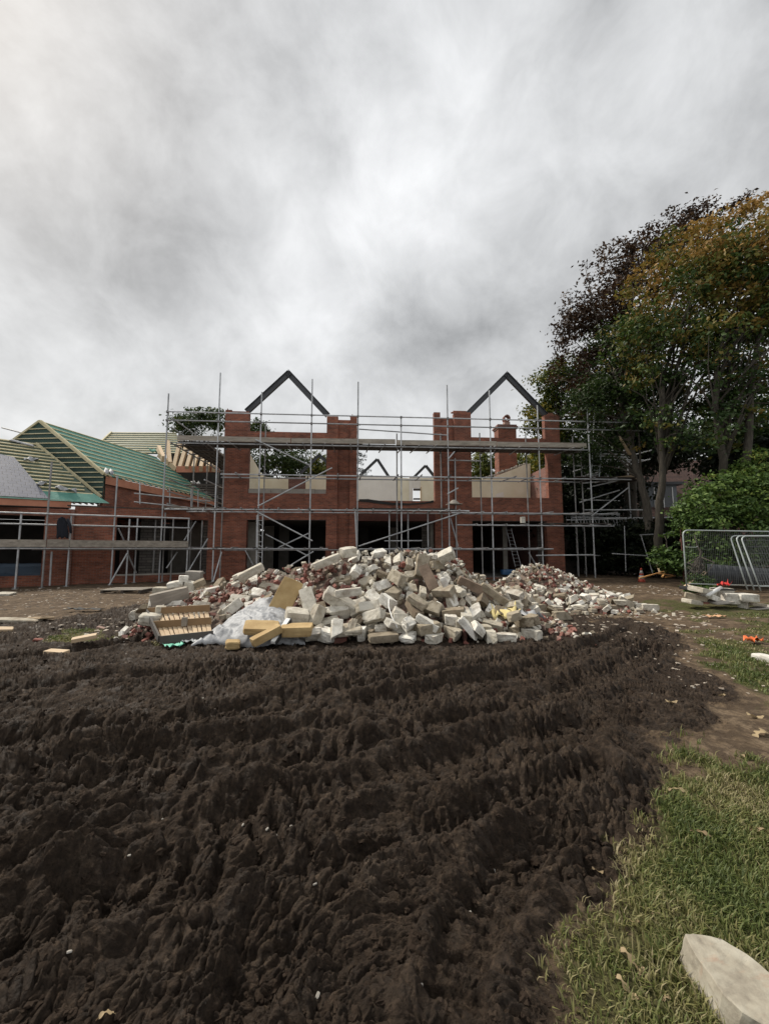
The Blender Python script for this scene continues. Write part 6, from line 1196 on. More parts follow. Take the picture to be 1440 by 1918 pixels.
def rag(name, mat, c, L, W, seed, label, cat, hgt=.05, group=None, rot=0):
    r_ = random.Random(seed); vs = []; a_ = math.radians(rot)
    for i in range(10):
        for k in range(6):
            u = (i/9-.5)*L*(1+.15*math.sin(k*2+seed)); v_ = (k/5-.5)*W*(1+.3*math.sin(i*1.3+seed)); 
            vs.append((c[0]+u*math.cos(a_)-v_*math.sin(a_), c[1]+u*math.sin(a_)+v_*math.cos(a_), c[2]+hgt*abs(mnoise.noise(Vector((u*9/L*.5+seed, v_*6/W*.5, seed))))*2+r_.uniform(0, .2)*hgt))
    mb = MB(); mb.add(vs, [(i*6+k, (i+1)*6+k, (i+1)*6+k+1, i*6+k+1) for i in range(9) for k in range(5)])
    o = mb.build(name, mat, None, True, origin=c); o.modifiers.new('s', 'SOLIDIFY').thickness = .004; return tag(o, label, cat, group)
def gp(px, py, up=.02):
    p = gpt(px, py); p.z = gz(p.x, p.y); d = ray(px, py); t = (p.z-CH)/d.z; p = CAM+d*t; return Vector((p.x, p.y, gz(p.x, p.y)+up))
rag('membrane_scrap', M['teal'], gp(325, 1214, .03), .28, .14, 3, 'bright teal scrap of membrane on the mud left of the plastic sheet', 'scrap')
rag('membrane_scrap', M['teal'], gp(466, 1201, .05), .12, .12, 4, 'small teal scrap tucked between the yellow insulation pieces', 'scrap')
rag('plastic_scrap', M['white'], gp(358, 1208, .03), .28, .08, 5, 'pale greenish white strip of plastic beside the teal scrap', 'scrap')
rag('plastic_scrap', M['pink'], gp(266, 1176, .04), .16, .10, 6, 'crumpled pink wrapper left of the wooden crate', 'wrapper', .09)
rag('foam_scrap', plain('yellow_foam', (.66, .55, .25), .8), atY(943, 1158, 7.9), .5, .4, 7, 'torn yellow foam at the right foot of the heap', 'foam', .22)
rag('plastic_scrap', M['poly'], atY(972, 1160, 8.0), .7, .5, 8, 'crumpled clear plastic wrap at the right end of the heap', 'plastic wrap', .2)
rag('foam_scrap', plain('yellow_foam_pale', (.68, .62, .42), .8), gp(1003, 1174, .04), .4, .25, 9, 'small pale foam scraps on the mud at the right end of the heap', 'foam', .12)
rag('orange_wrapper', M['orange'], gp(1412, 1206, .03), .26, .14, 12, 'orange and yellow wrapper lying on the grass at the right edge', 'wrapper', .1)
rag('fabric_scrap', plain('peach', (.62, .36, .2), .8), gp(1338, 1158, .03), .45, .14, 13, 'torn peach coloured scrap on the grass below the block stack', 'scrap', .05)
rag('membrane_scrap', M['rubber'], gp(160, 1146, .05), .9, .2, 14, 'black strip of membrane lying on the mud at the left', 'scrap', .06)
mb = MB(); a_, b_ = atY(728, 1122, 7.6), atY(738, 1172, 7.0); mb.path([a_, a_.lerp(b_, .3)+Vector((-.03, -.05, 0)), a_.lerp(b_, .65)+Vector((-.01, -.06, 0)), b_+Vector((.05, -.08, -.02))], .011); tag(mb.build('cable', M['white'], None, True, origin=a_), 'short white cable hanging down the front of the heap', 'cable')
def brk(px, py, dims, rot, label, mat='block', cat='masonry block', nm='broken_block', up=.04, rough=.05):
    return bx(nm, M[mat], gp(px, py, up), dims, rot, label, cat, rough=rough)
# loose pieces on the left
brk(106, 1222, (.32, .13, .07), (4, 2, -6), 'pale timber offcut lying flat on the grassy patch at the left', 'timber', 'timber offcut', 'timber_offcut', .05, .015)
brk(157, 1213, (.33, .11, .06), (10, -8, 26), 'pale timber offcut tilted on the grassy patch right of a flatter one', 'timber', 'timber offcut', 'timber_offcut', .06, .015)
brk(30, 1163, (1.0, .26, .06), (3, 2, 4), 'long pale stone slab half buried at the left edge', 'block', 'stone slab', 'stone_slab')
brk(76, 1160, (.5, .3, .05), (-8, -4, -20), 'pinkish flat slab beside the long pale one at the left', 'timber', 'stone slab', 'stone_slab', .06)
brk(2, 1182, (.35, .2, .06), (8, 6, 40), 'small pinkish slab at the very left edge', 'timber', 'stone slab', 'stone_slab')
brk(71, 1202, (.13, .1, .06), (4, 9, 20), 'tiny pink brick fragment in the mud at the left', 'loose_brick', 'brick', 'brick_fragment', .02)
brk(167, 1193, (.15, .1, .06), (4, 19, 60), 'tiny pale brick fragment above the timber offcuts', 'block', 'brick', 'brick_fragment', .02)
brk(189, 1178, (.15, .1, .06), (4, 19, 10), 'red brick fragment in the mud above the timber offcuts', 'loose_brick', 'brick', 'brick_fragment', .02)
brk(10, 1115, (.5, .4, .08), (5, 2, 10), 'pale flat slab against the left edge behind the mud', 'block', 'stone slab', 'stone_slab')
# flat pallet on the tan dirt
pp = gp(240, 1110, .05); pl_ = empty('pallet', pp, 'flattened grey wooden pallet lying on the tan dirt left of the heap', 'pallet'); f = Frame(pp.x, pp.y, 4)
for i in range(6): mb = MB(); mb.box(f, -.75, .75, -.5+i*.18, -.38+i*.18, pp.z+.08, pp.z+.10); mb.build('deck_slat', M['board'], pl_)
for u_ in (-.7, 0, .62): mb = MB(); mb.box(f, u_, u_+.09, -.5, .52, pp.z-.02, pp.z+.078); mb.build('bearer', M['board_dark'], pl_)
# group of blocks behind the crate
for i, (px, py, dm, rt, lab) in enumerate(((306, 1106, (.52, .26, .18), (3, 2, -4), 'cream oblong block at the far left end of the block scatter'), (330, 1094, (.42, .36, .16), (6, -10, 14), 'square topped cream block on the scatter left of the heap'),
   (344, 1084, (.24, .2, .18), (2, 4, 30), 'small cream block topmost of the scatter left of the heap'), (356, 1100, (.3, .24, .32), (8, 12, 10), 'greyish upright block in the scatter left of the heap'), (374, 1092, (.3, .22, .16), (14, -24, 20), 'tilted cream block in the scatter left of the heap'),
   (392, 1108, (.5, .26, .16), (3, -3, 8), 'long grey white block at the right of the left hand scatter'), (346, 1112, (.4, .3, .14), (3, -3, 28), 'low grey block in front of the left hand scatter'), (364, 1078, (.5, .4, .3), (3, 3, 8), 'brown stained lump behind the left hand scatter'))):
    bx('broken_block', M['block'] if i != 7 else M['mortar'], atY(px, py, 11.4 if i != 7 else 13.5), dm, rt, lab, 'masonry block', rough=.05)
# stack of blocks at the right
for i, (px, py, dm, rt, lab, mt) in enumerate(((1315, 1106, (.62, .40, .14), (8, 10, 22), 'large slab leaning on top of the right hand block stack', 'block'), (1296, 1127, (.40, .30, .12), (4, 8, 12), 'leftmost block of the right hand stack', 'block'),
   (1303, 1118, (.50, .2, .14), (4, 12, -28), 'brick shaped block second from the left of the right hand stack', 'block'), (1331, 1119, (.52, .26, .14), (8, 14, 30), 'square edged block in the middle of the right hand stack', 'block'), (1343, 1127, (.56, .5, .05), (3, -4, 8), 'thin grey slab under the middle blocks of the right hand stack', 'mortar'),
   (1368, 1121, (.36, .22, .28), (2, 3, -6), 'upright ochre streaked block right of the middle of the stack', 'block'), (1394, 1119, (.56, .34, .2), (2, 2, 6), 'square grey block at the back of the right hand stack', 'block'), (1392, 1131, (.20, .2, .30), (3, 3, 36), 'small upright block in front of the square grey one', 'block'),
   (1414, 1132, (.46, .26, .07), (2, 4, 8), 'flat pale tile on the grass at the right of the stack', 'block'), (1427, 1139, (.9, .3, .05), (3, -4, 14), 'dark grey slate slab at the right end of the stack', 'mortar'), (1306, 1128, (.5, .16, .05), (2, 3, -14), 'pinkish broken tile edge in front of the stack', 'loose_brick'),
   (1397, 1145, (.5, .1, .04), (2, 3, -16), 'short cream timber offcut on the grass before the stack', 'timber'), (1352, 1110, (.6, .2, .26), (2, 2, 5), 'block at the back under the dark tray in the right hand stack', 'block'), (1437, 1146, (.5, .1, .03), (2, 3, 12), 'pale sliver of stone on the grass at the right edge', 'block'))):
    bx('broken_block' if mt != 'timber' else 'timber_offcut', M[mt], atY(px, py, 11.0 if i < 12 else 11.6), dm, rt, lab, 'masonry block' if mt != 'timber' else 'timber offcut', rough=.035)
bx('tray', M['rubber'], atY(1354, 1104, 11.2), (.5, .3, .03), (3, 2, 4), 'black flat tray lying on the right hand block stack', 'tray')
mb = MB(); mb.path([atY(1325, 1116, 10.7), atY(1337, 1108, 10.9), atY(1350, 1101, 11.2)], .05, 10); tt_ = mb.build('plastic_tube', M['white'], None, True, origin=atY(1337, 1108, 10.9)); tag(tt_, 'fat white plastic tube lying on the right hand block stack', 'tube')
rag('red_plastic_bag', M['red'], atY(1356, 1099, 11.2), .24, .2, 21, 'crumpled bright red plastic bag on the block stack before the fence', 'bag', .16)
brk(1438, 1238, (.26, .3, .08), (3, 4, 20), 'white stone piece on the grass at the right edge', 'block', 'stone', 'stone', .03)
# small white flints and plaster flecks
for i, (px, py, s_) in enumerate(((455, 1548, .03), (500, 1560, .03), (516, 1568, .035), (590, 1660, .03), (545, 1560, .022), (303, 1561, .02), (240, 1640, .025), (130, 1792, .03), (595, 1864, .03), (787, 1842, .035), (1390, 1500, .03), (925, 1626, .03), (880, 1708, .025), (825, 1244, .035), (345, 1224, .04), (232, 1203, .04), (148, 1174, .12), (236, 1225, .03), (52, 1234, .04), (7, 1274, .035), (380, 1312, .03), (600, 1330, .03), (1220, 1304, .05), (1300, 1288, .05))):
    bx('plaster_fleck', M['mortar'], gp(px, py, .006), (s_*.6, s_*.4, s_*.25), (random.uniform(-30, 30), random.uniform(-30, 30), random.uniform(0, 90)), 'tiny pale plaster fleck on the dark mud', 'plaster fleck', 'pale plaster flecks on the mud', rough=.15)
# crumbs spread over the dirt
crl = []
for i in range(1900):
    r0 = random.random()
    if r0 < .42: x, y = random.uniform(4.5, 11), random.uniform(9.5, 17)
    elif r0 < .75: x, y = random.uniform(-15, -4), random.uniform(9, 17)
    elif r0 < .9: x, y = random.uniform(3.5, 7), random.uniform(4.5, 9)
    else: x, y = random.uniform(-7, -4), random.uniform(7, 9)
    s_ = random.uniform(.015, .06)*(1 if y > 8 else .6); crl.append((random.choice(BM), (s_*1.6, s_, s_*.4), Vector((x, y, gz(x, y)+.005+(.12 if x > 9 and y > 13 else 0))), Quaternion((1, random.uniform(-.1, .1), random.uniform(-.1, .1), random.uniform(-1, 1))).normalized()))
tag(lump(crl, 'rubble_crumbs', rough_mat('pale_crumbs', (.16, .12, .09), (.52, .46, .38), 6, .9, .4, .01)), kind='stuff')
# mud clods lying on the churned ground
cl = []
rs_ = random.Random(4); clod = []
for k_ in range(6):
    b0 = bmesh.new(); bmesh.ops.create_icosphere(b0, subdivisions=2, radius=.5)
    for v in b0.verts: v.co *= 1+.75*mnoise.fractal(v.co*2.6+Vector((k_*9, 0, 0)), 1, 2, 4)
    me = bpy.data.meshes.new('mud_clod'); b0.to_mesh(me); b0.free(); clod.append(me)
cnt = 0
while cnt < 3000:
    y = 1.3+6.5*rs_.random()**1.8; x = rs_.uniform(-1.15, 1.0)*(y+.4)
    if gz(x, y, _GM) < .5 or mnoise.noise(Vector((x*1.9, y*1.9, 7))) < -.1: continue
    s_ = rs_.uniform(.008, .026)*(1+.12*y)*(1.0 if rs_.random() < .93 else 1.7); cnt += 1
    cl.append((rs_.choice(clod), (s_*rs_.uniform(1, 1.9), s_*rs_.uniform(.8, 1.3), s_*rs_.uniform(.5, .9)), Vector((x, y, gz(x, y)-s_*.12)), Quaternion((1, rs_.uniform(-.4, .4), rs_.uniform(-.4, .4), rs_.uniform(-2, 2))).normalized()))
mcl = rough_mat('mud_clods', (.017, .0115, .0082), (.040, .0285, .0205), 9, .95, .9, .01, bscale=60)
mcl.node_tree.nodes['Principled BSDF'].inputs['Specular IOR Level'].default_value = .1
tag(lump(cl, 'mud_clods', mcl), kind='stuff')

# stone slab in the grass, front right
top = [(1281, 1749), (1312, 1750), (1349, 1757), (1385, 1777), (1412, 1797), (1440, 1820), (1500, 1890), (1530, 1950), (1475, 1945), (1428, 1918), (1390, 1896), (1352, 1861), (1316, 1807), (1296, 1778)]
zt = .09; T_ = [gpt(px, py, zt) for px, py in top]
b0 = bmesh.new(); vt = [b0.verts.new(p) for p in T_]; vb = [b0.verts.new((p.x*1.0-.02, p.y+.015, -.02)) for p in T_]
k = len(T_); b0.faces.new(vt[::-1]); b0.faces.new(vb)
for i in range(k): b0.faces.new((vt[i], vt[(i+1) % k], vb[(i+1) % k], vb[i]))
bmesh.ops.recalc_face_normals(b0, faces=b0.faces[:]); bmesh.ops.triangulate(b0, faces=b0.faces[:]); 
bmesh.ops.bevel(b0, geom=[e for e in b0.edges if e.calc_face_angle(0) > .6], offset=.0025, segments=1, affect='EDGES')
for _ in range(3): bmesh.ops.subdivide_edges(b0, edges=[e for e in b0.edges if e.calc_length() > .02], cuts=1, use_grid_fill=False); bmesh.ops.triangulate(b0, faces=b0.faces[:])
for v in b0.verts: v.co.z += .003*mnoise.fractal(v.co*14, 1, 2, 4)+.003*mnoise.noise(v.co*45); v.co.x += .004*mnoise.noise(v.co*30); v.co.y += .004*mnoise.noise(v.co*31+Vector((4, 0, 0)))
for v in b0.verts: v.co -= Vector((1.35, 1.5, 0))
me = bpy.data.meshes.new('stone_slab'); b0.to_mesh(me); b0.free()
m, n, b = nt('pale_pitted_stone'); v = vec(n); f = nz(n, v, 9, 8, .65); c = ramp(n, f, [(.3, (.18, .155, .12)), (.5, (.31, .28, .22)), (.72, (.41, .385, .315))])
vo = N(n, 'ShaderNodeTexVoronoi'); vo.inputs['Scale'].default_value = 12; vo.inputs['Randomness'].default_value = 1; n.links.new(v, vo.inputs['Vector'])
c = mixc(n, ramp(n, vo.outputs['Distance'], [(.06, (.9,)*3), (.12, (0, 0, 0))]), c, (.17, .14, .12))
f3 = nz(n, vec(n, 'Object', (1, 3, 1)), 7, 5, .6); c = mixc(n, ramp(n, f3, [(.60, (0, 0, 0)), (.72, (.5,)*3)]), c, (.30, .18, .12))
n.links.new(c, b.inputs['Base Color']); b.inputs['Roughness'].default_value = .85; bump(n, b, nz(n, v, 60, 8, .65), .5, .006); me.materials.append(m)
o = bpy.data.objects.new('stone_slab', me); col.objects.link(o); o.location = (1.35, 1.5, 0); tag(o, 'large pale pitted stone slab lying in the grass at the bottom right corner', 'stone slab')

# fallen oak leaves
ml = tint_mat('dry_leaf', [(0, (.16, .105, .055)), (1, (.38, .29, .17))], .7, .2)
def oakleaf(px, py, L, rot, label, tint):
    L *= .8; c_ = gp(px, py, .018); a_ = math.radians(rot); mid = []; vs = []; fs = []
    K = 14
    for i in range(K):
        t = i/(K-1); wv = L*.23*math.sin(math.pi*min(1, t*.9+.06))**.8*(.62+.42*math.sin(t*19)); lift = L*.12*math.sin(t*5+px)
        for k_, s_ in enumerate((-1, 0, 1)):
            u, v_ = (t-.5)*L, s_*max(.05*L, wv); vs.append((c_.x+u*math.cos(a_)-v_*math.sin(a_), c_.y+u*math.sin(a_)+v_*math.cos(a_), c_.z+lift+abs(s_)*L*.06*math.sin(t*8+s_)))
    mb = MB(); mb.add(vs, [(i*3+k_, i*3+k_+3, i*3+k_+4, i*3+k_+1) for i in range(K-1) for k_ in (0, 1)])
    lf = mb.build('fallen_leaf', ml, None, True, origin=c_); at = lf.data.attributes.new('tint', 'FLOAT', 'POINT'); at.data.foreach_set('value', [tint]*len(vs))
    mb = MB(); mb.path([vs[1], (c_.x-(.62)*L*math.cos(a_), c_.y-.62*L*math.sin(a_), c_.z)], [.0015, .001], 4); st = mb.build('leaf_stalk', ml, lf)
    return tag(lf, label, 'leaf', )
for px, py, L, rot, lab, t_ in ((1188, 1812, .13, -55, 'largest curled tan oak leaf on the grass left of the stone slab', .8), (1176, 1862, .10, -60, 'pale oak leaf just below the largest one', .9), (1250, 1880, .05, 20, 'small pale leaf curled in the grass by the slab', .8),
    (1190, 1738-5, .0 or .06, 10, 'little buff leaf in the grass above the large tan leaf', .5), (1312, 1566, .12, -30, 'buff oak leaf on the grass at middle right', .5), (1410, 1557, .12, -40, 'oak leaf near the right edge level with the buff one', .5),
    (1268, 1486, .14, -20, 'pale oak leaf on the mud edge at the right', .9), (1258, 1340-20, .2, 20, 'pale leaf on mud near the right boundary', .9), (1415, 1345, .2, 0, 'large pale leaf by the right edge of the grass', 1), (1395, 1420, .12, 35, 'leaf on the bare tan ground at the right', .8), (1120, 1616, .08, 0, 'dull leaf at the edge between mud and grass', .6),
    (1230, 1830-110, .05, 0, 'tiny leaf among the tufts near the slab', .7), (1352, 1302, .2, 60, 'pale leaf on the scuffed mud at far right', 1), (1425, 1378, .25, 20, 'widest pale leaf at the right margin on the bare patch', 1), (208, 1906, .09, 40, 'yellow green leaf lying on the mud at the bottom left', .9)):
    oakleaf(px, py, L, rot, lab, t_)

# ============================================================= grass
def blades(n_, reg, hmin, hmax, seed, thr=.35, wd=.0035):
    r = np.random.default_rng(seed); x0, x1, y0, y1 = reg
    X = r.uniform(x0, x1, n_*3); Y = y0+(y1-y0)*r.random(n_*3)**1.3
    mud_, g_ = masks(X, Y); cl_ = fbm(X*5, Y*5, 3, 300)
    k = (g_*(.30+1.2*cl_)+(r.random(n_*3)-.5)*.95 > thr+.20); X, Y, g_, cl_ = X[k][:n_], Y[k][:n_], g_[k][:n_], cl_[k][:n_]
    keep = ~((X > 1.14) & (X < 1.9) & (Y > 1.2) & (Y < 1.73) & (Y < 1.72-(X-1.18)*.55))
    X, Y, g_, cl_ = X[keep], Y[keep], g_[keep], cl_[keep]
    Z, _, _ = ground_h(X, Y, False); k = len(X)
    long_ = np.clip(fbm(X*1.1+7, Y*1.1, 3, 310)*2-.5+.45*np.exp(-((X-1.25)**2+(Y-1.7)**2)/.12), 0, 1.3)
    h = r.uniform(hmin, hmax, k)*(.5+.9*long_); a = r.uniform(0, 2*np.pi, k); lean = r.uniform(.2, 1.15, k)*h
    dirx, diry = np.cos(a+fbm(X*3, Y*3, 2, 320)*6), np.sin(a+fbm(X*3, Y*3, 2, 320)*6); px_, py_ = -diry, dirx; w_ = r.uniform(.6, 1.2, k)*wd*(1+.25*Y)
    V = []
    for t, ww in ((0, 1), (.5, .8), (1, 0)):
        cx_ = X+dirx*lean*t**1.8; cy_ = Y+diry*lean*t**1.8; cz_ = Z-.005+h*np.sin(t*1.45)*(1-.12*t)
        if ww: V += [np.stack([cx_-px_*w_*ww, cy_-py_*w_*ww, cz_], -1), np.stack([cx_+px_*w_*ww, cy_+py_*w_*ww, cz_], -1)]
        else: V += [np.stack([cx_, cy_, cz_], -1)]
    V = np.stack(V, 1).reshape(-1, 3); base = np.arange(k)*5
    quads = np.stack([base, base+1, base+3, base+2], -1); tris = np.stack([base+2, base+3, base+4], -1)
    tint = np.clip(.38+.9*(fbm(X*1.8, Y*1.8, 3, 330)-.5)+r.normal(0, .17, k)+.45*(1-np.clip(g_*1.1, 0, 1))+.35*(1-np.clip(long_, 0, 1))-.1, 0, 1)
    return V, quads, tris, np.repeat(tint, 5)
def npmesh(name, V, quads, tris, tint, mat):
    me = bpy.data.meshes.new(name); me.vertices.add(len(V)); me.vertices.foreach_set('co', V.astype(np.float32).ravel())
    nq = 0 if quads is None else len(quads); nt2 = 0 if tris is None else len(tris)
    idx = np.concatenate([a.ravel() for a in (quads, tris) if a is not None]).astype(np.int32); me.loops.add(len(idx)); me.loops.foreach_set('vertex_index', idx); me.polygons.add(nq+nt2)
    tot = np.concatenate([np.full(nq, 4), np.full(nt2, 3)]).astype(np.int32); st = np.concatenate([[0], np.cumsum(tot)[:-1]]).astype(np.int32)
    me.polygons.foreach_set('loop_start', st); me.polygons.foreach_set('loop_total', tot)
    at = me.attributes.new('tint', 'FLOAT', 'POINT'); at.data.foreach_set('value', tint.astype(np.float32)); me.update(); me.materials.append(mat); return me
parts_ = [blades(60000, (.3, 3.4, 1.3, 3.6), .018, .060, 1, .40, .0022), blades(34000, (1.2, 8, 3.2, 8.0), .02, .05, 2, .55, .0026), blades(9000, (5, 14, 7, 13.5), .02, .05, 3, .5, .005), blades(3500, (-6.6, -3.3, 6.7, 8.6), .03, .06, 4, .4, .005)]
ofs = 0; Vs, Qs, Ts, Ti = [], [], [], []
for V, q_, t_, ti in parts_: Vs.append(V); Qs.append(q_+ofs); Ts.append(t_+ofs); Ti.append(ti); ofs += len(V)
me = npmesh('grass', np.concatenate(Vs), np.concatenate(Qs), np.concatenate(Ts), np.concatenate(Ti), M['grass'])
o = bpy.data.objects.new('grass', me); col.objects.link(o); tag(o, kind='stuff')

# ============================================================= trees
def crown(blobs, ncl, per, lsize, spread, seed, tintf, shell=.45, zsquash=.7, gapt=-.10):
    """leaf sprays spread through the crown; every spray is a small flattened cloud of folded leaves"""
    r = np.random.default_rng(seed); B = np.array(blobs, float); vol = B[:, 3]*B[:, 4]*B[:, 5]; pb = vol**.75/np.sum(vol**.75)
    ci = r.choice(len(B), ncl, p=pb); d = r.normal(size=(ncl, 3)); d /= np.linalg.norm(d, axis=1)[:, None]
    rad = shell+(1-shell)*r.random(ncl)**.6; rad *= 1+.30*(r.random(ncl)-.35)
    C = B[ci, :3]+d*B[ci, 3:6]*rad[:, None]
    gap = np.array([mnoise.noise(Vector(c_)*.62+Vector((seed, 0, 0))) for c_ in C]); C = C[gap > gapt]; d = d[gap > gapt]; ncl = len(C)
    sz = spread*r.uniform(.6, 1.4, ncl)
    P = np.repeat(C, per, 0)+r.normal(size=(ncl*per, 3))*np.repeat(sz, per)[:, None]*np.array([1, 1, zsquash*.6])
    nn = r.normal(size=P.shape)*.75+np.array([0, 0, .8])+np.repeat(d, per, 0)*.5; nn /= np.linalg.norm(nn, axis=1)[:, None]
    t = np.cross(nn, r.normal(size=P.shape)); t /= np.linalg.norm(t, axis=1)[:, None]; s = np.cross(nn, t)
    L = lsize*r.uniform(.55, 1.3, len(P))[:, None]; fold = nn*L*.18
    V = np.stack([P-t*L, P+s*L*.52+fold, P+t*L, P-s*L*.52+fold], 1).reshape(-1, 3); base = np.arange(len(P))*4
    tris = np.concatenate([np.stack([base, base+1, base+2], -1), np.stack([base, base+2, base+3], -1)])
    tc_ = tintf(C, r); ti = np.clip(np.repeat(tc_, per)+r.normal(0, .10, len(P)), 0, 1)
    return V, tris, np.repeat(ti, 4), C
def tree(name, base, blobs, leaf, label, cat='tree', ncl=900, per=28, lsize=.09, spread=.3, seed=1, trunk=None, tr=.22, bark='bark', nbr=26, tintf=None, group=None, shell=.4, gapt=-.10):
    tintf = tintf or (lambda C, r: r.uniform(.15, .75, len(C)))
    root = empty(name, base, label, cat, group)
    V, tris, ti, C = crown(blobs, ncl, per, lsize, spread, seed, tintf, shell, .7, gapt)
    b0 = Vector(base); me = npmesh('crown', V-np.array(base), None, tris, ti, M['leaf_'+leaf]); o = bpy.data.objects.new('crown', me); col.objects.link(o); o.parent = root; ORG[o.name] = b0
    r_ = random.Random(seed)
    trunk = trunk or [(0, 0, 0), (.1, 0, .5), (0, .1, 1)]
    mb = MB(); pts = [Vector(p) for p in trunk]; k = len(pts)
    fine = []
    for i in range(k-1):
        for j in range(4): t = j/4; p = pts[i].lerp(pts[i+1], t); fine.append(p+Vector((r_.uniform(-.05, .05), r_.uniform(-.05, .05), 0))*(1 if i+j else 0))
    fine.append(pts[-1]); K = len(fine); mb.path(fine, [tr*(1-.78*(i/(K-1))**1.1)*(1.25 if i == 0 else 1) for i in range(K)], 9)
    idxs = np.random.default_rng(seed+5).choice(len(C), min(nbr, len(C)), replace=False)
    for ci in idxs:
        e_ = Vector(C[ci]); s0 = int(K*(.35+.6*r_.random())); s0 = min(K-2, s0); a = fine[s0]
        if e_.z < a.z: s0 = max(1, int(s0*.7)); a = fine[s0]
        mid1 = a.lerp(e_, .35)+Vector((r_.uniform(-.3, .3), r_.uniform(-.3, .3), .25*(e_-a).length*r_.uniform(.1, .6))); mid2 = a.lerp(e_, .7)+Vector((r_.uniform(-.25, .25), r_.uniform(-.25, .25), .2*r_.uniform(0, 1)))
        rr = tr*.30*(1-.6*s0/K)+.012; mb.path([a, mid1, mid2, e_], [rr, rr*.65, rr*.4, rr*.15], 5)
    mb.build('trunk', M[bark], root, True)
    return root
def BL(*a): return [(p.x, p.y, p.z, rx, ry, rz) for (px, py, Y, rx, ry, rz) in a for p in (atY(px, py, Y),)]
def orange_top(lo, hi):
    return lambda C, r: np.clip((C[:, 2]-lo)/(hi-lo)*.40+.12+r.normal(0, .14, len(C))+.55*np.array([mnoise.noise(Vector(c_)*.9) for c_ in C]), 0, 1)
# big sycamore (two stems) filling the right
ys = 19
tree('sycamore_tree', atY(1250, 1060, ys), BL((1325, 490, ys, 2.8, 2.4, 1.8), (1405, 440, ys, 2.4, 2.2, 1.5), (1260, 560, ys, 2.6, 2.3, 1.8), (1340, 590, ys, 3.0, 2.6, 2.2), (1240, 660, ys, 2.4, 2.2, 2.0), (1330, 700, ys, 2.8, 2.4, 2.0), (1215, 600, ys-.5, 1.4, 1.4, 1.2), (1275, 790, ys, 2.4, 2.0, 1.6), (1385, 520, ys-1, 2.4, 2, 1.8)),
     'sycamore', 'tall broad sycamore with orange tipped crown, its upright trunk standing before the dormer', ncl=1500, per=26, lsize=.115, spread=.27, seed=21,
     trunk=[atY(1233, 1060, ys), atY(1234, 960, ys), atY(1240, 880, ys), atY(1236, 780, ys), atY(1250, 680, ys), atY(1290, 560, ys)], tr=.20, bark='bark', tintf=orange_top(6.5, 13), nbr=60)
tree('sycamore_tree', atY(1390, 1060, 17.5), BL((1440, 480, 17.5, 2.6, 2.3, 2.4), (1440, 620, 17.5, 2.2, 2.2, 1.9), (1500, 560, 17, 2.6, 2.4, 2.4), (1365, 650, 17.5, 2.2, 2.0, 1.6), (1420, 730, 17.5, 1.9, 1.8, 1.3), (1345, 800, 17.5, 1.5, 1.4, 1.0), (1470, 440, 18, 1.6, 1.6, 1.4), (1450, 830, 17.5, 1.7, 1.5, 1.2)),
     'sycamore', 'forked sycamore at the right edge with two bare dark stems rising through its leaves', ncl=900, per=25, lsize=.115, spread=.27, seed=22,
     trunk=[atY(1372, 1060, 17.5), atY(1364, 940, 17.5), atY(1352, 860, 17.5), atY(1338, 760, 17.5), atY(1345, 660, 17.5), atY(1390, 540, 17.5)], tr=.22, tintf=orange_top(6.0, 12.5), nbr=52)
mb = MB(); tre2 = [atY(1394, 950, 17.3), atY(1392, 900, 17.3), atY(1402, 820, 17.3), atY(1406, 720, 17.3), atY(1425, 600, 17.3), atY(1440, 500, 17.3)]
mb.path(tre2, [.2, .17, .15, .12, .09, .05], 9); mb.path([tre2[1], atY(1418, 880, 17.2), atY(1450, 862, 17)], [.12, .09, .05], 7)
par = [o for o in col.objects if o.name.startswith('sycamore_tree')][-1]; mb.build('second_stem', M['bark'], par, True)
# copper beech behind
yb = 25
tree('copper_beech', atY(1180, 1050, yb), BL((1140, 500, yb, 1.5, 1.6, 1.8), (1105, 575, yb, 1.9, 2.0, 1.7), (1180, 560, yb, 3.0, 2.4, 2.4), (1150, 650, yb, 3.2, 2.6, 2.6), (1245, 500, yb, 2.6, 2.3, 2.0), (1270, 440, yb, 1.5, 1.6, 1.6), (1100, 690, yb, 2.1, 2.2, 1.6), (1215, 470, yb, 1.8, 1.6, 1.4), (1160, 740, yb, 3, 2.4, 2.4), (1078, 600, yb, 1.3, 1.2, .9), (1068, 660, yb, 1.0, 1.1, 1.2), (1330, 420, yb, 2.2, 1.8, 1.4)),
     'beech', 'dark purple brown copper beech standing behind the sycamores with ragged top against the sky', ncl=1500, per=26, lsize=.12, spread=.30, seed=23,
     trunk=[atY(1180, 1050, yb), atY(1180, 850, yb), atY(1165, 700, yb), atY(1160, 560, yb)], tr=.4, nbr=70)
# leaning pale trunk with its own thin crown
yl = 21.5
tree('leaning_tree', atY(1222, 1050, yl), BL((1150, 700, yl, 1.8, 1.6, 1.5), (1130, 780, yl, 1.7, 1.6, 1.3), (1180, 760, yl, 1.9, 1.6, 1.5), (1120, 850, yl+1, 1.6, 1.4, 1.3), (1170, 640, yl, 1.8, 1.5, 1.4), (1095, 760, yl, 1.2, 1.2, 1.2)),
     'lime', 'leaning tree whose pale smooth trunk slants left behind the side scaffold', ncl=620, per=30, lsize=.10, spread=.34, seed=24,
     trunk=[atY(1225, 1050, yl), atY(1213, 950, yl), atY(1192, 880, yl), atY(1172, 800, yl), atY(1160, 745, yl), atY(1150, 690, yl)], tr=.23, bark='bark_pale', nbr=36, tintf=lambda C, r: r.uniform(.05, .5, len(C)))
mb = MB(); mb.path([atY(1180, 852, yl), atY(1170, 835, yl), atY(1160, 818, yl-.3)], [.10, .08, .05], 7); mb.build('cut_stub', M['timber'], [o for o in col.objects if o.name.startswith('leaning_tree')][-1], True)
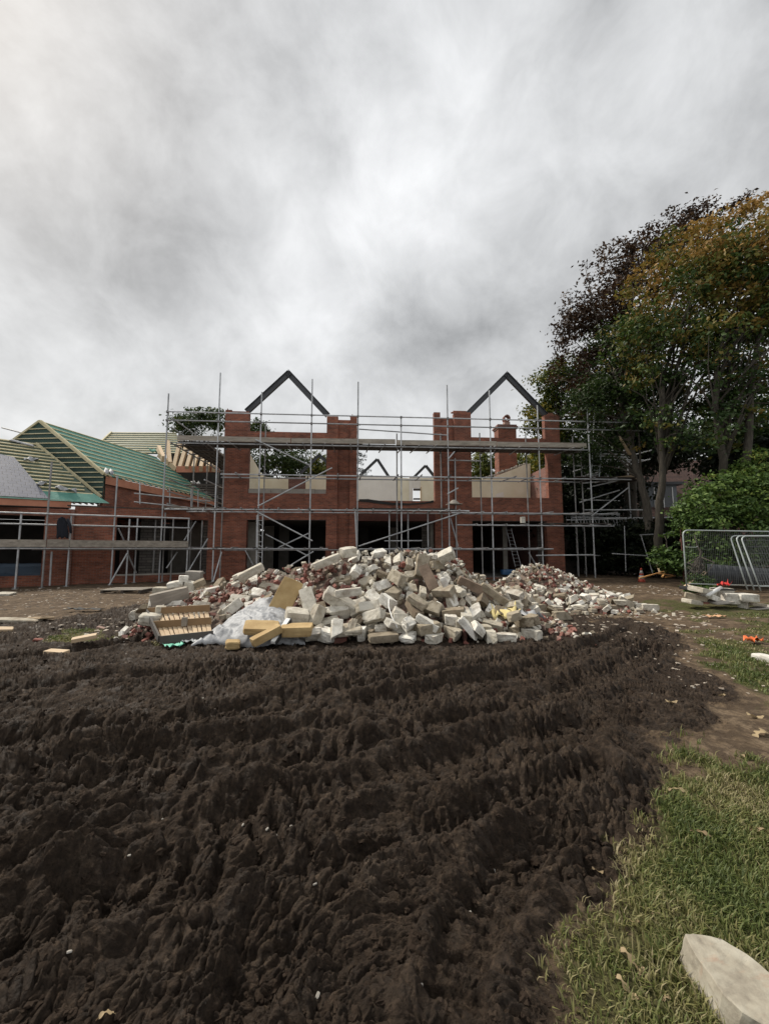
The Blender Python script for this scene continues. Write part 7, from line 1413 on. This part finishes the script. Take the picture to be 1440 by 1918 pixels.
tree('lime_tree', atY(1045, 1050, 30), BL((1040, 720, 30, 2.0, 2, 1.9), (1015, 745, 30, 1.1, 1.5, 1.1), (1060, 780, 30, 2.5, 2, 2.2), (1085, 720, 30, 2.4, 2, 2.2), (1020, 800, 30, 1.4, 1.6, 2.0), (1050, 860, 30, 2.4, 2, 2.2)),
     'lime', 'bushy yellow green tree rising just behind the right gable beam', ncl=620, per=34, lsize=.15, spread=.42, seed=25, tr=.3, trunk=[atY(1050, 1050, 30), atY(1050, 850, 30), atY(1045, 740, 30)], tintf=lambda C, r: np.clip(.75-(C[:, 0]-11.5)*.12+r.normal(0, .12, len(C)), .1, 1))
# low dark trees closing the gap behind the side scaffold and behind the far house
for i, (px, py, Y, rx, rz, lab, lf) in enumerate(((1115, 900, 27, 3.2, 2.6, 'dark green evergreen behind the side scaffold', 'dark'), (1085, 980, 26, 2.6, 3.0, 'very dark shrubby tree at the right end of the house', 'dark'), (1200, 830, 29, 3.5, 2.2, 'dark leafy tree above the tiled roof', 'dark'),
      (1330, 830, 36, 5.0, 3.6, 'mid green tree beyond the roof of the neighbouring house', 'green'), (1460, 800, 36, 5.0, 3.6, 'hazy green tree beyond the roof at the right edge', 'green'), (1430, 880, 19.5, 2.2, 1.4, 'dark low tree under the forked sycamore', 'dark'))):
    tree('background_tree', atY(px, 1050, Y), BL((px, py, Y, rx, 2.2, rz), (px-20, py-20, Y, rx*.7, 1.8, rz*.8), (px+26, py+12, Y, rx*.7, 1.8, rz*.8)), lf, lab, ncl=420, per=34, lsize=.15, spread=.42, seed=40+i, trunk=[atY(px, 1050, Y), atY(px, py, Y)], tr=.2, nbr=14, shell=.2, gapt=-.35)
# trees seen beyond the house
for i, (pts, lf, lab, kw) in enumerate((
   (((335, 795, 40, 1.1, 1.2, 1.0), (362, 788, 40, 1.3, 1.3, 1.1), (385, 780, 40, 1.2, 1.3, 1.2), (406, 786, 40, 1.0, 1.3, 1.2), (372, 800, 40, 2.6, 1.3, 1.0)), 'green', 'green tree top behind the left end of the top deck', {}),
   (((500, 850, 42, 3.0, 2, 2.4), (545, 860, 42, 2.4, 2, 2.0), (520, 880, 42, 3.4, 2, 1.6), (480, 820, 42, 1.8, 2, 1.6), (560, 880, 42, 1.6, 2, 1.2), (487, 806, 42, 1.2, 1.4, .8)), 'green', 'round green tree framed by the left upper window opening', {}),
   (((598, 872, 44, 1.2, 1.5, 1.8), (588, 880, 44, 1.0, 1.4, 1.0), (607, 885, 44, 1.2, 1.4, 1.2)), 'yellow', 'thin pale leaved tree at the right of the left window opening', {}),
   (((910, 874, 44, 2.0, 2, 1.9), (925, 885, 44, 2, 2, 1.5), (893, 880, 44, 1.4, 1.6, 1.4)), 'yellow', 'yellow green tree left of the chimney through the right window opening', {}),
   (((990, 858, 40, 1.8, 2, 1.2), (1012, 862, 40, 1.6, 2, 1.2), (1004, 872, 40, 2, 2, 1.2)), 'yellow', 'yellow green tree right of the chimney through the right window opening', {}),)):
    bl = BL(*pts); tree('background_tree', atY(pts[0][0], 1045, pts[0][2]), bl, lf, lab, ncl=(170, 420, 130, 240, 240)[i], per=24, lsize=.16, spread=.32, seed=60+i, trunk=[atY(pts[0][0], 1045, pts[0][2]), Vector(bl[0][:3])], tr=.2, nbr=14, gapt=-.3)
# conifer with drooping layered boughs
cb0 = atY(655, 1045, 38); cf = empty('conifer', cb0, 'dark conifer with layered drooping boughs beyond the centre opening', 'tree')
mb = MB(); topc = atY(655, 800, 38); mb.path([cb0, cb0.lerp(topc, .5), topc], [.3, .2, .04], 8); mb.build('trunk', M['bark'], cf)
VV, TT, TI = [], [], []; r = np.random.default_rng(9); ofs = 0
for i in range(34):
    z = 4+(topc.z-4)*i/34; L = 3.4*(1-(z/topc.z)**1.5)+.7
    for _ in range(5):
        a_ = r.uniform(0, 6.28); k = 90; t = r.random(k)*L; w_ = .28*(1-t/L)+.05
        P = np.stack([topc.x+np.cos(a_)*t-np.sin(a_)*r.normal(0, w_), topc.y+np.sin(a_)*t+np.cos(a_)*r.normal(0, w_), z+.10*t-.08*t*t+r.normal(0, .05, k)], -1)
        nn = r.normal(size=P.shape); tq = r.normal(size=P.shape); tq /= np.linalg.norm(tq, axis=1)[:, None]; sq = np.cross(tq, nn); sq /= np.linalg.norm(sq, axis=1)[:, None]
        V = np.stack([P-tq*.12, P+sq*.05, P+tq*.12], 1).reshape(-1, 3); VV.append(V); TT.append(np.arange(k*3).reshape(-1, 3)+ofs); TI.append(np.repeat(r.uniform(0, .6, k), 3)); ofs += k*3
me = npmesh('crown', np.concatenate(VV)-np.array(cb0), None, np.concatenate(TT), np.concatenate(TI), M['leaf_dark']); o = bpy.data.objects.new('crown', me); col.objects.link(o); o.parent = cf
# rhododendron and hedges
def shrub(name, base, blobs, leaf, label, cat, ncl, per, ls, sp, seed, tintf=None):
    return tree(name, base, blobs, leaf, label, cat, ncl, per, ls, sp, seed, trunk=[Vector(base), Vector(base)+Vector((.1, 0, .8)), Vector(base)+Vector((0, .1, 1.6))], tr=.07, nbr=22, tintf=tintf, shell=.55, gapt=-.5)
tf = lambda C, r: np.clip(r.uniform(.15, .7, len(C))+(C[:, 2]-2.5)*.08, 0, 1)
shrub('rhododendron', atY(1360, 1085, 16.2), BL((1330, 950, 16.3, 1.2, 1.1, 1.0), (1385, 930, 16.5, 1.3, 1.2, 1.0), (1440, 900, 16.6, 1.3, 1.2, 1.2), (1360, 1000, 16, 1.6, 1.2, 1.1), (1430, 990, 16.2, 1.5, 1.2, 1.3), (1300, 1000, 16.5, .75, .8, .9), (1345, 1045, 16, 1.4, 1.0, .8), (1420, 1050, 16.2, 1.5, 1, .8), (1308, 955, 16.6, .8, .8, .7), (1350, 915, 16.9, 1.1, 1, .7), (1480, 960, 16.2, 1.3, 1.2, 1.5)), 'rhodo',
      'big glossy green rhododendron bush behind the mesh fence panel', 'bush', 900, 30, .085, .17, 71, tf)
shrub('laurel_bush', atY(1252, 1075, 17), BL((1258, 1052, 16.8, .5, .5, .38), (1240, 1042, 17, .3, .4, .3), (1272, 1062, 16.8, .35, .4, .3)), 'rhodo', 'small low laurel bush left of the mesh fence', 'bush', 110, 26, .08, .14, 72, tf)
shrub('ivy_clump', atY(1310, 1085, 14.6), BL((1312, 1092, 14.2, .35, .3, .28), (1300, 1100, 14.2, .25, .3, .2)), 'rhodo', 'small ivy clump at the foot of the fence post', 'bush', 60, 22, .06, .1, 73, tf)
for i, (px, Y, lab) in enumerate(((1140, 24, 'dark hedge section nearest the house end'), (1200, 22.5, 'dark hedge section behind the traffic cone'), (1262, 21, 'dark hedge section left of the rhododendron'))):
    shrub('hedge', atY(px, 1070, Y), BL((px, 1005, Y, 1.5, .9, .9), (px+10, 1045, Y, 1.5, .9, .9), (px+22, 1010, Y, 1.2, .8, .9), (px-14, 1048, Y, 1.3, .8, .7), (px, 1030, Y+.6, 1.6, .5, 1.4)), 'dark', lab, 'hedge', 420, 32, .10, .22, 80+i, lambda C, r: r.uniform(.0, .9, len(C)))
mb = MB(); f = Frame(atY(1190, 1060, 26).x, 26, 10); mb.box(f, -6, 9, -.05, .05, -.1, 2.3); fc = mb.build('close_board_fence', M['board_dark'], None, origin=f.O); tag(fc, 'dark close boarded garden fence behind the hedge', 'fence')
mb = MB(); 
for i in range(7): mb.box(f, -6+i*2.4, -5.88+i*2.4, -.14, -.052, -.1, 2.45)
mb.build('posts', M['board_dark'], fc)

# ============================================================= neighbouring house
hb = atY(1260, 1040, 29); G = Frame(hb.x, hb.y, -6)
nh = empty('neighbour_house', hb, 'neighbouring house with brown tiled roof and grey clad dormer seen between the trunks', 'house')
gu = lambda px, py, d=0: G.uz(px, py, d)[0]; gz_ = lambda px, py, d=0: G.uz(px, py, d)[1]
ul, ur2 = gu(1155, 965), gu(1560, 965); ze = gz_(1200, 972)
mb = MB(); mb.box(G, ul+.3, ur2, .4, 8, -.1, ze); mb.build('wall', M['brick_old'], nh)
zr = gz_(1300, 862, 5)
mb = MB(); P = [G.P(ul, 0, ze), G.P(ur2, 0, ze), G.P(ur2-1, 5, zr), G.P(ul+4.2, 5, zr), G.P(ul, 9, ze)]
mb.add(P, [(0, 1, 2, 3), (4, 0, 3)]); rf = mb.build('roof', M['rooftile'], nh); rf.modifiers.new('s', 'SOLIDIFY').thickness = .12
d0 = .9; a, b_ = gu(1206, 930, d0), gu(1268, 930, d0); z0, z1 = gz_(1235, 962, d0), gz_(1235, 909, d0)
mb = MB(); mb.box(G, a, b_, d0, 4, z0-.3, z1); dm = mb.build('dormer', M['grey_clad'], nh)
mb = MB(); mb.box(G, a-.35, b_+.35, d0-.35, 4, z1+.002, z1+.22); mb.build('dormer_roof', M['steel'], dm)
mb = MB(); w0, w1 = gu(1226, 930, d0), gu(1258, 930, d0); zz0, zz1 = gz_(1240, 955, d0), gz_(1240, 913, d0); mb.box(G, w0, w1, d0-.03, d0-.002, zz0, zz1); wn = mb.build('window', M['window_glass'], nh)
mb = MB()
for u0_, u1_ in ((w0-.07, w0), (w1, w1+.07), ((w0+w1)/2-.03, (w0+w1)/2+.03)): mb.box(G, u0_, u1_, d0-.06, d0-.031, zz0, zz1)
mb.build('window_frame', M['white'], wn); mb = MB(); mb.box(G, w0-.1, w1+.1, d0-.1, d0-.062, zz0-.09, zz0-.01); mb.build('window_sill', M['white'], wn)
mb = MB(); mb.box(G, a-1.0, b_+1.6, -.12, 0.1, z0-.42, z0-.30); mb.build('gutter', M['steel'], nh)
g2 = Frame(atY(1390, 1000, 33).x, 33, -14); mb = MB(); zz_ = atY(1390, 905, 33).z; zt_ = atY(1390, 862, 33).z
mb.add([g2.P(-4, 0, zz_), g2.P(6, 0, zz_), g2.P(6, 4, zt_), g2.P(-3, 4, zt_)], [(0, 1, 2, 3)]); o = mb.build('rear_roof', M['rooftile'], nh); o.modifiers.new('s', 'SOLIDIFY').thickness = .12

# ============================================================= fence, cone and the rest
FY = 13.6
def heras(name, A, B, hgt, label, lean=0.0, nwx=26, nwz=7, grp=None):
    """welded mesh panel with round cornered tube frame; A,B feet positions"""
    A = Vector(A); B = Vector(B); root = empty(name, A, label, 'fence panel', grp); e = (B-A); L = e.length; e = e/L; nrm = Vector((-e.y, e.x, 0)); up = (Vector((0, 0, 1))+nrm*lean).normalized()
    Q = lambda u, v: A+e*u+up*v
    R = .16; pts = [Q(0, -.02), Q(0, hgt*.5), Q(0, hgt-R)]+[Q(R-R*math.cos(t), hgt-R+R*math.sin(t)) for t in (.5, 1.0, 1.4)]+[Q(R, hgt), Q(L/2, hgt), Q(L-R, hgt)]+[Q(L-R+R*math.sin(t), hgt-R+R*math.cos(t)) for t in (.5, 1.0, 1.4)]+[Q(L, hgt-R), Q(L, hgt*.5), Q(L, -.02)]
    mb = MB(); mb.path(pts, .021, 8); mb.build('frame', M['galv'], root, True)
    mb = MB(); mb.tube(Q(0, .12), Q(L, .12), .016, 6); mb.build('bottom_rail', M['galv'], root)
    mb = MB()
    for i in range(1, nwx*2): u = L*i/(nwx*2); mb.tube(Q(u, .12), Q(u, hgt-.01), .0022, 4, cap=False)
    for j in range(nwz): v_ = .3+(hgt-.45)*j/(nwz-1); mb.tube(Q(0, v_), Q(L, v_), .0026, 4, cap=False)
    mb.build('mesh_infill', M['wire'], root); return root
fA = atY(1286, 1103, FY); fA.z = atY(1286, 1100, FY).z; fB = atY(1560, 1117, FY-.5); fB.z = fA.z-.1
hgt = atY(1292, 993, FY).z-fA.z; print('fence h', hgt, fA.z)
heras('mesh_fence_panel', fA, fB, hgt, 'long steel mesh site fence panel with rounded top corner before the rhododendron', nwx=38)
for i, (px0, px1, pb, lab) in enumerate(((1400, 1560, 1112, 'mesh fence panel leaning on the long one, left edge nearest it'), (1413, 1580, 1115, 'mesh fence panel leaning in the middle of the three'), (1425, 1590, 1118, 'frontmost leaning mesh fence panel at the right edge'))):
    a = atY(px0, pb, FY-.75+i*-.12); b_ = atY(px1, pb+2, FY-1.0-i*.12); a.z = fA.z; b_.z = fA.z
    heras('mesh_fence_panel', a, b_, hgt*.94, lab, lean=.32+.02*i, nwx=16, grp=None)
mb = MB(); mb.box(Frame(fA.x, fA.y, 0), -.12, .3, -.3, .2, fA.z-.08, fA.z+.03); fb_ = mb.build('fence_foot', M['rubber'], None, origin=fA, bevel=.02); tag(fb_, 'black rubber fence foot under the left corner of the mesh panel', 'fence foot')
mb = MB(); c0 = atY(1283, 1025, FY-.02); mb.path([c0+Vector((0, 0, .03)), c0+Vector((.08, -.02, 0)), c0+Vector((.35, -.02, .0)), c0+Vector((.42, 0, .03))], .011, 6); o = mb.build('wire_hook', M['galv'], None, origin=c0); tag(o, 'bent wire hook hung on the left upright of the mesh panel', 'hook')
# corrugated sheet, post, planks
csx = atY(1328, 1092, 14.6); mb = MB(); k = 60; L = 2.4; hb_ = .72
for j in range(2):
    for i in range(k): u = L*i/(k-1); mb.v.append((csx.x+u, csx.y-.1*u+.035*math.sin(i*1.05), fA.z+.02+(hb_-.08*u)*j))
mb.f = [(i, i+1, k+i+1, k+i) for i in range(k-1)]; o = mb.build('corrugated_sheet', M['corr'], None, True, origin=csx); o.modifiers.new('s', 'SOLIDIFY').thickness = .01; tag(o, 'slate blue corrugated sheet standing on edge behind the mesh fence', 'corrugated sheet')
pst = atY(1292, 1095, 16.5); mb = MB(); f = Frame(pst.x, pst.y, 10); zt_ = atY(1292, 992, 16.5).z
for i in range(5): mb.box(f, -.28+i*.13, -.155+i*.13, -.02, .02+.002*i, 0, zt_-.05*(i % 2))
mb.box(f, -.26, .37, .03, .08, zt_-.5, zt_-.4); mb.box(f, -.26, .37, .03, .08, .5, .6); o = mb.build('timber_gate', M['rust'], None, origin=pst); tag(o, 'narrow red brown timber gate leaf in the bush behind the fence corner', 'gate')
a, b_ = atY(1276, 1104, 14.0), atY(1320, 1072, 14.6); mb = MB(); mb.beam(a, b_, .09, .07); o = mb.build('timber_plank', M['timber'], None, origin=a, bevel=.004); tag(o, 'single sawn timber plank leaning up against the fence corner', 'plank')
def plank(p, q, lab, mat='orange_w', w=.06, t_=.045):
    mb = MB(); mb.beam(p, q, w, t_); o = mb.build('timber_batten', M[mat], None, origin=p); tag(o, lab, 'batten')
ob = 17.2
plank(atY(1197, 1083, ob), atY(1246, 1070, ob+.4), 'orange batten lying furthest left on the ground by the cone'); plank(atY(1232, 1074, ob), atY(1262, 1078, ob-.3), 'orange batten crossing over the left one')
plank(atY(1248, 1069, ob), atY(1240, 1081, ob-.5), 'short orange batten standing askew in the batten heap'); plank(atY(1246, 1081, ob-.4), atY(1277, 1077, ob), 'orange batten furthest right in the batten heap')
plank(atY(1228, 1050, ob+1), atY(1235, 1072, ob+.5), 'pale stake leaning behind the orange batten heap', 'timber')
cp = atY(1201, 1076, 18.6); cp.z = gz(cp.x, cp.y)+.02; cn = empty('traffic_cone', cp, 'orange and white traffic cone standing before the dark hedge', 'traffic cone')
mb = MB(); mb.box(Frame(cp.x, cp.y, 8), -.21, .21, -.21, .21, cp.z, cp.z+.04); mb.build('base', M['rubber'], cn, bevel=.01)
m_o = plain('dull_orange', (.42, .06, .03), .6); m_w = plain('dull_white', (.5, .5, .47), .6)
for z0_, z1_, r0_, r1_, mt in ((.04, .24, .16, .125, m_o), (.24, .40, .125, .095, m_w), (.40, .48, .095, .08, m_o), (.48, .62, .08, .052, m_w), (.62, .74, .052, .03, m_o)):
    mb = MB(); mb.tube(cp+Vector((0, 0, z0_)), cp+Vector((0, 0, z1_)), r0_, 14, r1_); mb.build('band', mt, cn, True)
# barrier frame by the hedge
bf = empty('barrier_frame', atY(1200, 1070, 20), 'thin slack barrier tube frame standing before the dark hedge', 'barrier')
for p, q in (((1198, 1002), (1262, 999)), ((1200, 1002), (1222, 1074)), ((1172, 1070), (1169, 985)), ((1146, 1037), (1210, 1041))):
    mb = MB(); mb.tube(atY(*p, 20), atY(*q, 20), .022); mb.build('tube', M['tube'], bf)
